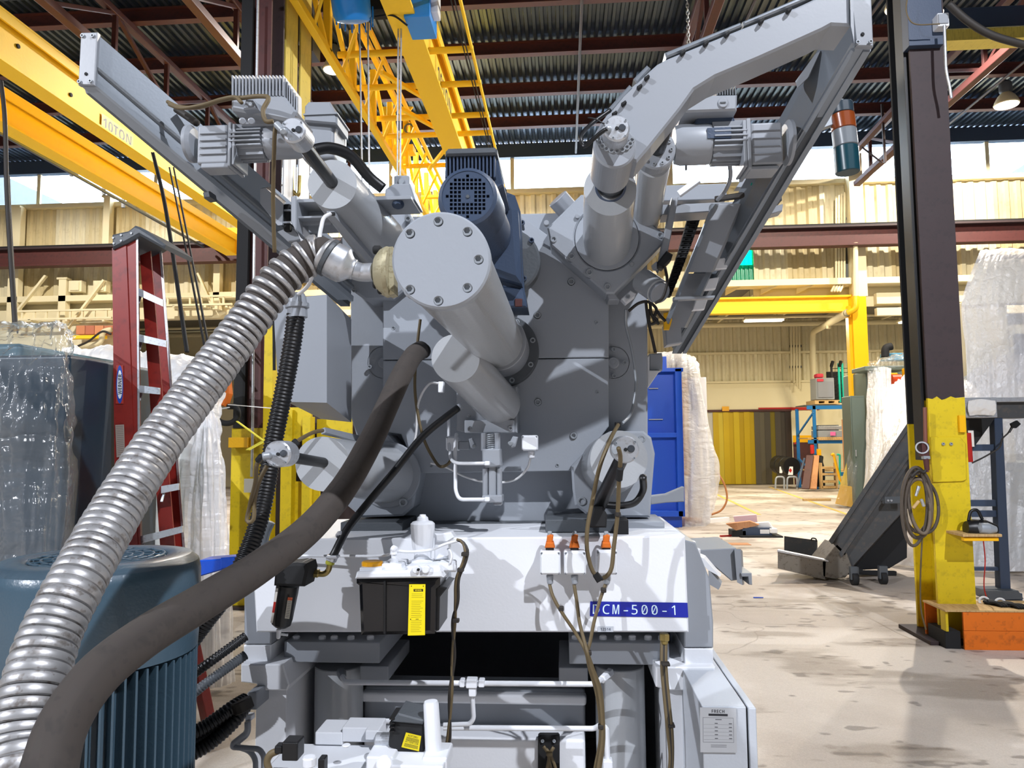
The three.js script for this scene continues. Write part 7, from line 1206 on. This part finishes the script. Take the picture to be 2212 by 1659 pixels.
{ // far end of the lean-to: strip curtain, drum, rack, clutter
  const t = thing('strip_curtain', 'yellow and smoky PVC strip curtain in the doorway at the far end', 'strip curtain');
  const z = ZR + 0.05; const cols = [0xd9d6cc, 0xd9b90c, 0xe6cf3a, 0xe0c010, 0xd8b808, 0xe4c81c, 0xcfae08, 0xdcbc10, 0xd2b20c, 0x6d6656, 0x77705c, 0x5f594d, 0x8a7a20, 0x5a5348, 0x4d463c, 0x3f342c];
  for (let i = 0; i < 16; i++) { const x = 5.2 + i * 0.183; part(t, 'strip', box(x - 0.01, x + 0.19, 0.02, 2.66, z + (i % 2) * 0.035, z + 0.012 + (i % 2) * 0.035, 0.002), mat(cols[i], { phys: true, transmission: 0.25, thickness: 0, roughness: 0.35 })); }
  part(t, 'rail', box(5.15, 8.15, 2.62, 2.7, z - 0.02, z + 0.09), mBrown);
  const dr = thing('oil_drum', 'black oil drum lying on a wire cradle before the strip curtain', 'drum'); const a = P(1711, 1008, -24.6), b = P(1686, 1004, -25.3); part(dr, 'shell', lathe(a, b, [[0, 0], [0, 0.29], [0.02, 0.3], [0.28, 0.29], [0.3, 0.305], [0.32, 0.29], [0.58, 0.29], [0.6, 0.305], [0.62, 0.29], [0.88, 0.3], [0.9, 0]], 32), mBlack); part(dr, 'hazard_label', prism([[1702, 1008], [1713, 1008], [1713, 1026], [1702, 1026]], -24.58, 0.01, 0), mPaper); part(dr, 'diamond', prism([[1707.5, 1011], [1711, 1016], [1707.5, 1021], [1704, 1016]], -24.56, 0.01, 0), mRed);
  part(dr, 'side_label', prism([[1684, 1008], [1690, 1008], [1690, 1022], [1684, 1022]], -24.7, 0.01, 0), mPaper);
  const cr = thing('drum_cradle', 'wire cradle stand under the black oil drum', 'stand'); for (const [x0, x1] of [[1675, 1694], [1700, 1722]]) part(cr, 'leg', ppipe([[x0, 1056, -24.4], [x0 + 1, 1030, -24.4], [x1, 1030, -24.4], [x1, 1056, -24.4]], 0.03, 0.1), mBolt);
  const r = thing('pallet_rack', 'blue pallet rack with shelves of scrap at the far end', 'rack'); const zr = -24.6; const X = (px) => P(px, 955, zr).x, Y = (py) => P(1790, py, zr).y;
  for (const [px, zz] of [[1742, zr - 1], [1758, zr], [1835, zr]]) part(r, 'upright', box(X(px), X(px) + 0.1, 0, Y(px < 1750 ? 880 : 876), zz - 0.06, zz, 0.004), mRackBlue);
  for (const y of [876, 950, 1020]) part(r, 'beam', box(X(1746), X(1842), Y(y) - 0.12, Y(y), zr - 0.05, zr, 0.004), mRackBlue); for (const y of [948, 1018]) part(r, 'shelf_board', box(X(1746), X(1842), Y(y), Y(y) + 0.04, zr - 1, zr, 0.004), mWood); part(r, 'top_board', box(X(1742), X(1842), Y(876), Y(876) + 0.03, zr - 1, zr, 0.004), mDarkGrey);
  part(r, 'side_brace', [bar(V(X(1744), Y(940), zr - 1), V(X(1760), Y(890), zr), 0.05), bar(V(X(1744), Y(990), zr - 1), V(X(1760), Y(1030), zr), 0.05)], mRackBlue);
  const pal = thing('pallet', 'wooden pallet on top of the blue rack', 'pallet'); for (const y of [0, 0.1]) part(pal, 'deck_board', box(X(1764), X(1818), Y(873) + y, Y(873) + y + 0.03, zr - 0.9, zr, 0.003), mWood); for (const k of [0, 0.45, 0.9]) part(pal, 'block', box(X(1764) + k * (X(1818) - X(1764) - 0.1), X(1764) + k * (X(1818) - X(1764) - 0.1) + 0.12, Y(873) + 0.03, Y(873) + 0.1, zr - 0.9, zr, 0.003), mWood);
  const mc = thing('cabinet', 'grey glass-fronted cabinet with a red cloth on the pallet of the blue rack', 'cabinet'); part(mc, 'body', box(X(1768), X(1808), Y(863), Y(816), zr - 0.6, zr - 0.02, 0.02), mGrey); part(mc, 'glass', box(X(1772), X(1804), Y(858), Y(824), zr - 0.02, zr, 0), mat(0x8a8d96, { roughness: 0.15 })); part(mc, 'red_cloth', [box(X(1770), X(1784), Y(824), Y(818), zr - 0.01, zr + 0.02, 0.01), box(X(1772), X(1788), Y(815), Y(806), zr - 0.4, zr - 0.1, 0.06)], mat(0xc8384a, { roughness: 0.8 }));
  const cg = thing('wire_cage', 'dark wire mesh cage standing on the rack behind the cabinet', 'cage'); for (const px of [1812, 1828, 1836, 1850]) part(cg, 'post', box(X(px), X(px) + 0.06, Y(868), Y(782), zr - 0.5, zr - 0.44), px > 1825 ? mTeal : mBlackMatt); for (let i = 0; i < 9; i++) part(cg, 'wire', box(X(1812), X(1850), Y(866 - i * 9), Y(866 - i * 9) + 0.02, zr - 0.5, zr - 0.48), mBlackMatt); part(cg, 'back', box(X(1812), X(1850), Y(868), Y(798), zr - 0.9, zr - 0.86), mBlackMatt); for (const px of [1812, 1830]) part(cg, 'arm', bar(V(X(px), Y(790), zr - 0.4), V(X(px + 2), Y(778), zr - 0.3), 0.08), mBlackMatt);
  const scr = ['pale flat scrap sheets on the upper shelf of the blue rack', 'grey scrap tray with a pink tag on the upper shelf of the blue rack', 'dark boards on the middle of the blue rack']; [[1768, 920, 1822, 928, mSteel], [1768, 930, 1822, 944, mGrey], [1768, 944, 1822, 951, mWood]].forEach(([x0, y0, x1, y1, m], i) => { const s = thing('scrap_sheet', scr[i], 'scrap'); part(s, 'sheet', pbox(x0, y0, x1, y1, zr + 0.06, 0.7, 0.01), m); part(s, 'edge', pbox(x0 + 4, y0 - 2, x1 - 10, y0, zr + 0.03, 0.6, 0.004), mDarkGrey); if (i === 1) part(s, 'pink_tag', pbox(1794, 933, 1805, 941, zr + 0.1, 0.02), mat(0xe86aa8, { roughness: 0.7 })); });
  const board = single('plywood_sheet', 'tall plywood sheet leaning beside the blue rack', 'board', pbox(1822, 906, 1838, 1052, -23.9, 0.05), mPly);
  const cart = thing('hand_truck', 'wooden step stool and yellow hand truck under the blue rack', 'hand truck'); for (const y of [1008, 1022, 1038, 1050]) part(cart, 'step', pbox(1776, y, 1806, y + 5, -23.6, 0.2), mWood); for (const x of [1774, 1806]) part(cart, 'side', pbox(x, 1000, x + 3, 1056, -23.6, 0.2), mWood); part(cart, 'frame', ppipe([[1796, 984, -23.4], [1800, 980, -23.4], [1818, 1050, -23.4]], 0.04, 0.1), mYellow); part(cart, 'second_frame', ppipe([[1808, 982, -23.4], [1814, 982, -23.4], [1814, 1046, -23.4]], 0.03, 0.1), mTeal);
  const ex = thing('fire_extinguisher', 'small red fire extinguisher on the blue rack upright', 'extinguisher'); part(ex, 'body', pcyl(1754, 961, -24.3, 1755, 980, -24.3, 0.06), mRed); part(ex, 'head', pbox(1750, 958, 1758, 962, -24.28, 0.1), mBlackMatt);
  const sg = thing('hazard_sign', 'red diamond hazard sign on the yellow wall band at the far end', 'sign'); part(sg, 'diamond', prism([[1721, 953], [1728, 959], [1714, 959]], -27.2, 0.02, 0), mRed);
  single('warning_sign', 'small yellow notice on the cream wall above the strip curtain', 'sign', pbox(1560, 878, 1575, 888, -27.2, 0.02, 0), mat(0xe6a81a, { roughness: 0.5 }));
  for (const [x0, y0, x1, y1, m, l] of [[1722, 1052, 1738, 990, mMotor, 'blue pole leaning on the brown wall right of the drum'], [1740, 1056, 1750, 984, mBrown, 'brown board leaning on the wall between the drum and the rack'], [1756, 1056, 1762, 984, mPly, 'rusty plank leaning at the left upright of the rack']]) single('leaning_board', l, 'board', pbar([x0, y0, -23.6], [x1, y1, -24.2], m === mMotor ? 0.06 : 0.22, 0.05), m);
  const bag = thing('jacket', 'dark jacket hanging on the blue rack near the floor', 'jacket'); part(bag, 'body', drape([[[1762, 985, -24.3], [1770, 980, -24.2], [1778, 986, -24.3]], [[1758, 1020, -24.2], [1770, 1020, -24.0], [1780, 1020, -24.2]], [[1760, 1050, -24.2], [1770, 1052, -24.0], [1779, 1048, -24.2]]].map((r) => r.map((p) => P(...p))), 16, 16, 0.1, 5, 101, 0.5), mBlackMatt); part(bag, 'collar', pbox(1766, 970, 1774, 984, -24.15, 0.1), mYellow);
  const pr = thing('printer_box', 'open grey appliance with flaps and papers lying on the floor in the middle distance', 'appliance'); const pz = floorAt(1660, 1160).z; const bx = (x0, y0, x1, y1, d, m, n) => part(pr, n, pbox(x0, y0, x1, y1, pz, d, 0.006), m);
  bx(1604, 1140, 1668, 1158, 0.4, mMotor, 'body'); bx(1582, 1146, 1612, 1162, 0.3, mBlackMatt, 'open_end'); part(pr, 'label', pbox(1642, 1144, 1662, 1153, pz + 0.01, 0.005, 0), mPaper); part(pr, 'white_box', pbox(1664, 1142, 1680, 1152, pz + 0.05, 0.2, 0.01), mPaper); part(pr, 'carton_flap', [ploft([[1568, 1132], [1620, 1126], [1640, 1134], [1590, 1146]], pz, [[1568, 1130], [1620, 1124], [1640, 1132], [1590, 1144]], pz - 0.06)], mPly); part(pr, 'base_tray', pbox(1600, 1158, 1692, 1165, pz + 0.1, 0.6, 0.004), mBlackMatt); part(pr, 'pink_sheet', ploft([[1584, 1116], [1634, 1112], [1636, 1128], [1588, 1130]], pz - 0.4, [[1584, 1114], [1634, 1110], [1636, 1126], [1588, 1128]], pz - 0.46), mat(0xe0b8b8, { roughness: 0.8 })); part(pr, 'white_lid', ploft([[1612, 1132], [1660, 1128], [1670, 1140], [1620, 1140]], pz - 0.1, [[1612, 1130], [1660, 1126], [1670, 1138], [1620, 1138]], pz - 0.2), mPaper);
  single('wrench', 'red tool lying on the floor left of the open appliance', 'tool', pbar([1556, 1158, pz], [1582, 1157, pz - 0.1], 0.04, 0.03), mRed);
  const tape = floorAt(1552, 1170); const tp = thing('tape_roll', 'brown tape roll lying on the floor nearest the machine', 'tape'); part(tp, 'roll', ringGeo(tape.clone().add(V(0, 0.001, 0)), tape.clone().add(V(0, 0.05, 0)), 0.06, 0.035, 24), mPly);
  const cbf = floorAt(1570, 1176); single('cardboard', 'flat brown cardboard piece lying on the floor beside the tape roll', 'cardboard', box(cbf.x - 0.05, cbf.x + 0.35, 0.001, 0.006, cbf.z - 0.15, cbf.z + 0.1, 0.001), mPly);
  const fk = floorAt(1760, 1082); single('timber', 'short timber lying on the floor in front of the yellow wrapped panel', 'timber', box(fk.x - 0.3, fk.x + 0.4, 0.001, 0.06, fk.z - 0.05, fk.z + 0.05, 0.005), mWood);
  const pen = floorAt(1636, 1292); single('pen', 'blue pen lying on the bare floor in the right aisle', 'pen', cyl(V(pen.x - 0.04, 0.006, pen.z), V(pen.x + 0.06, 0.006, pen.z), 0.006, 0.005, 10), mBlue);
}
setBases();
renderer.render(scene, camera);
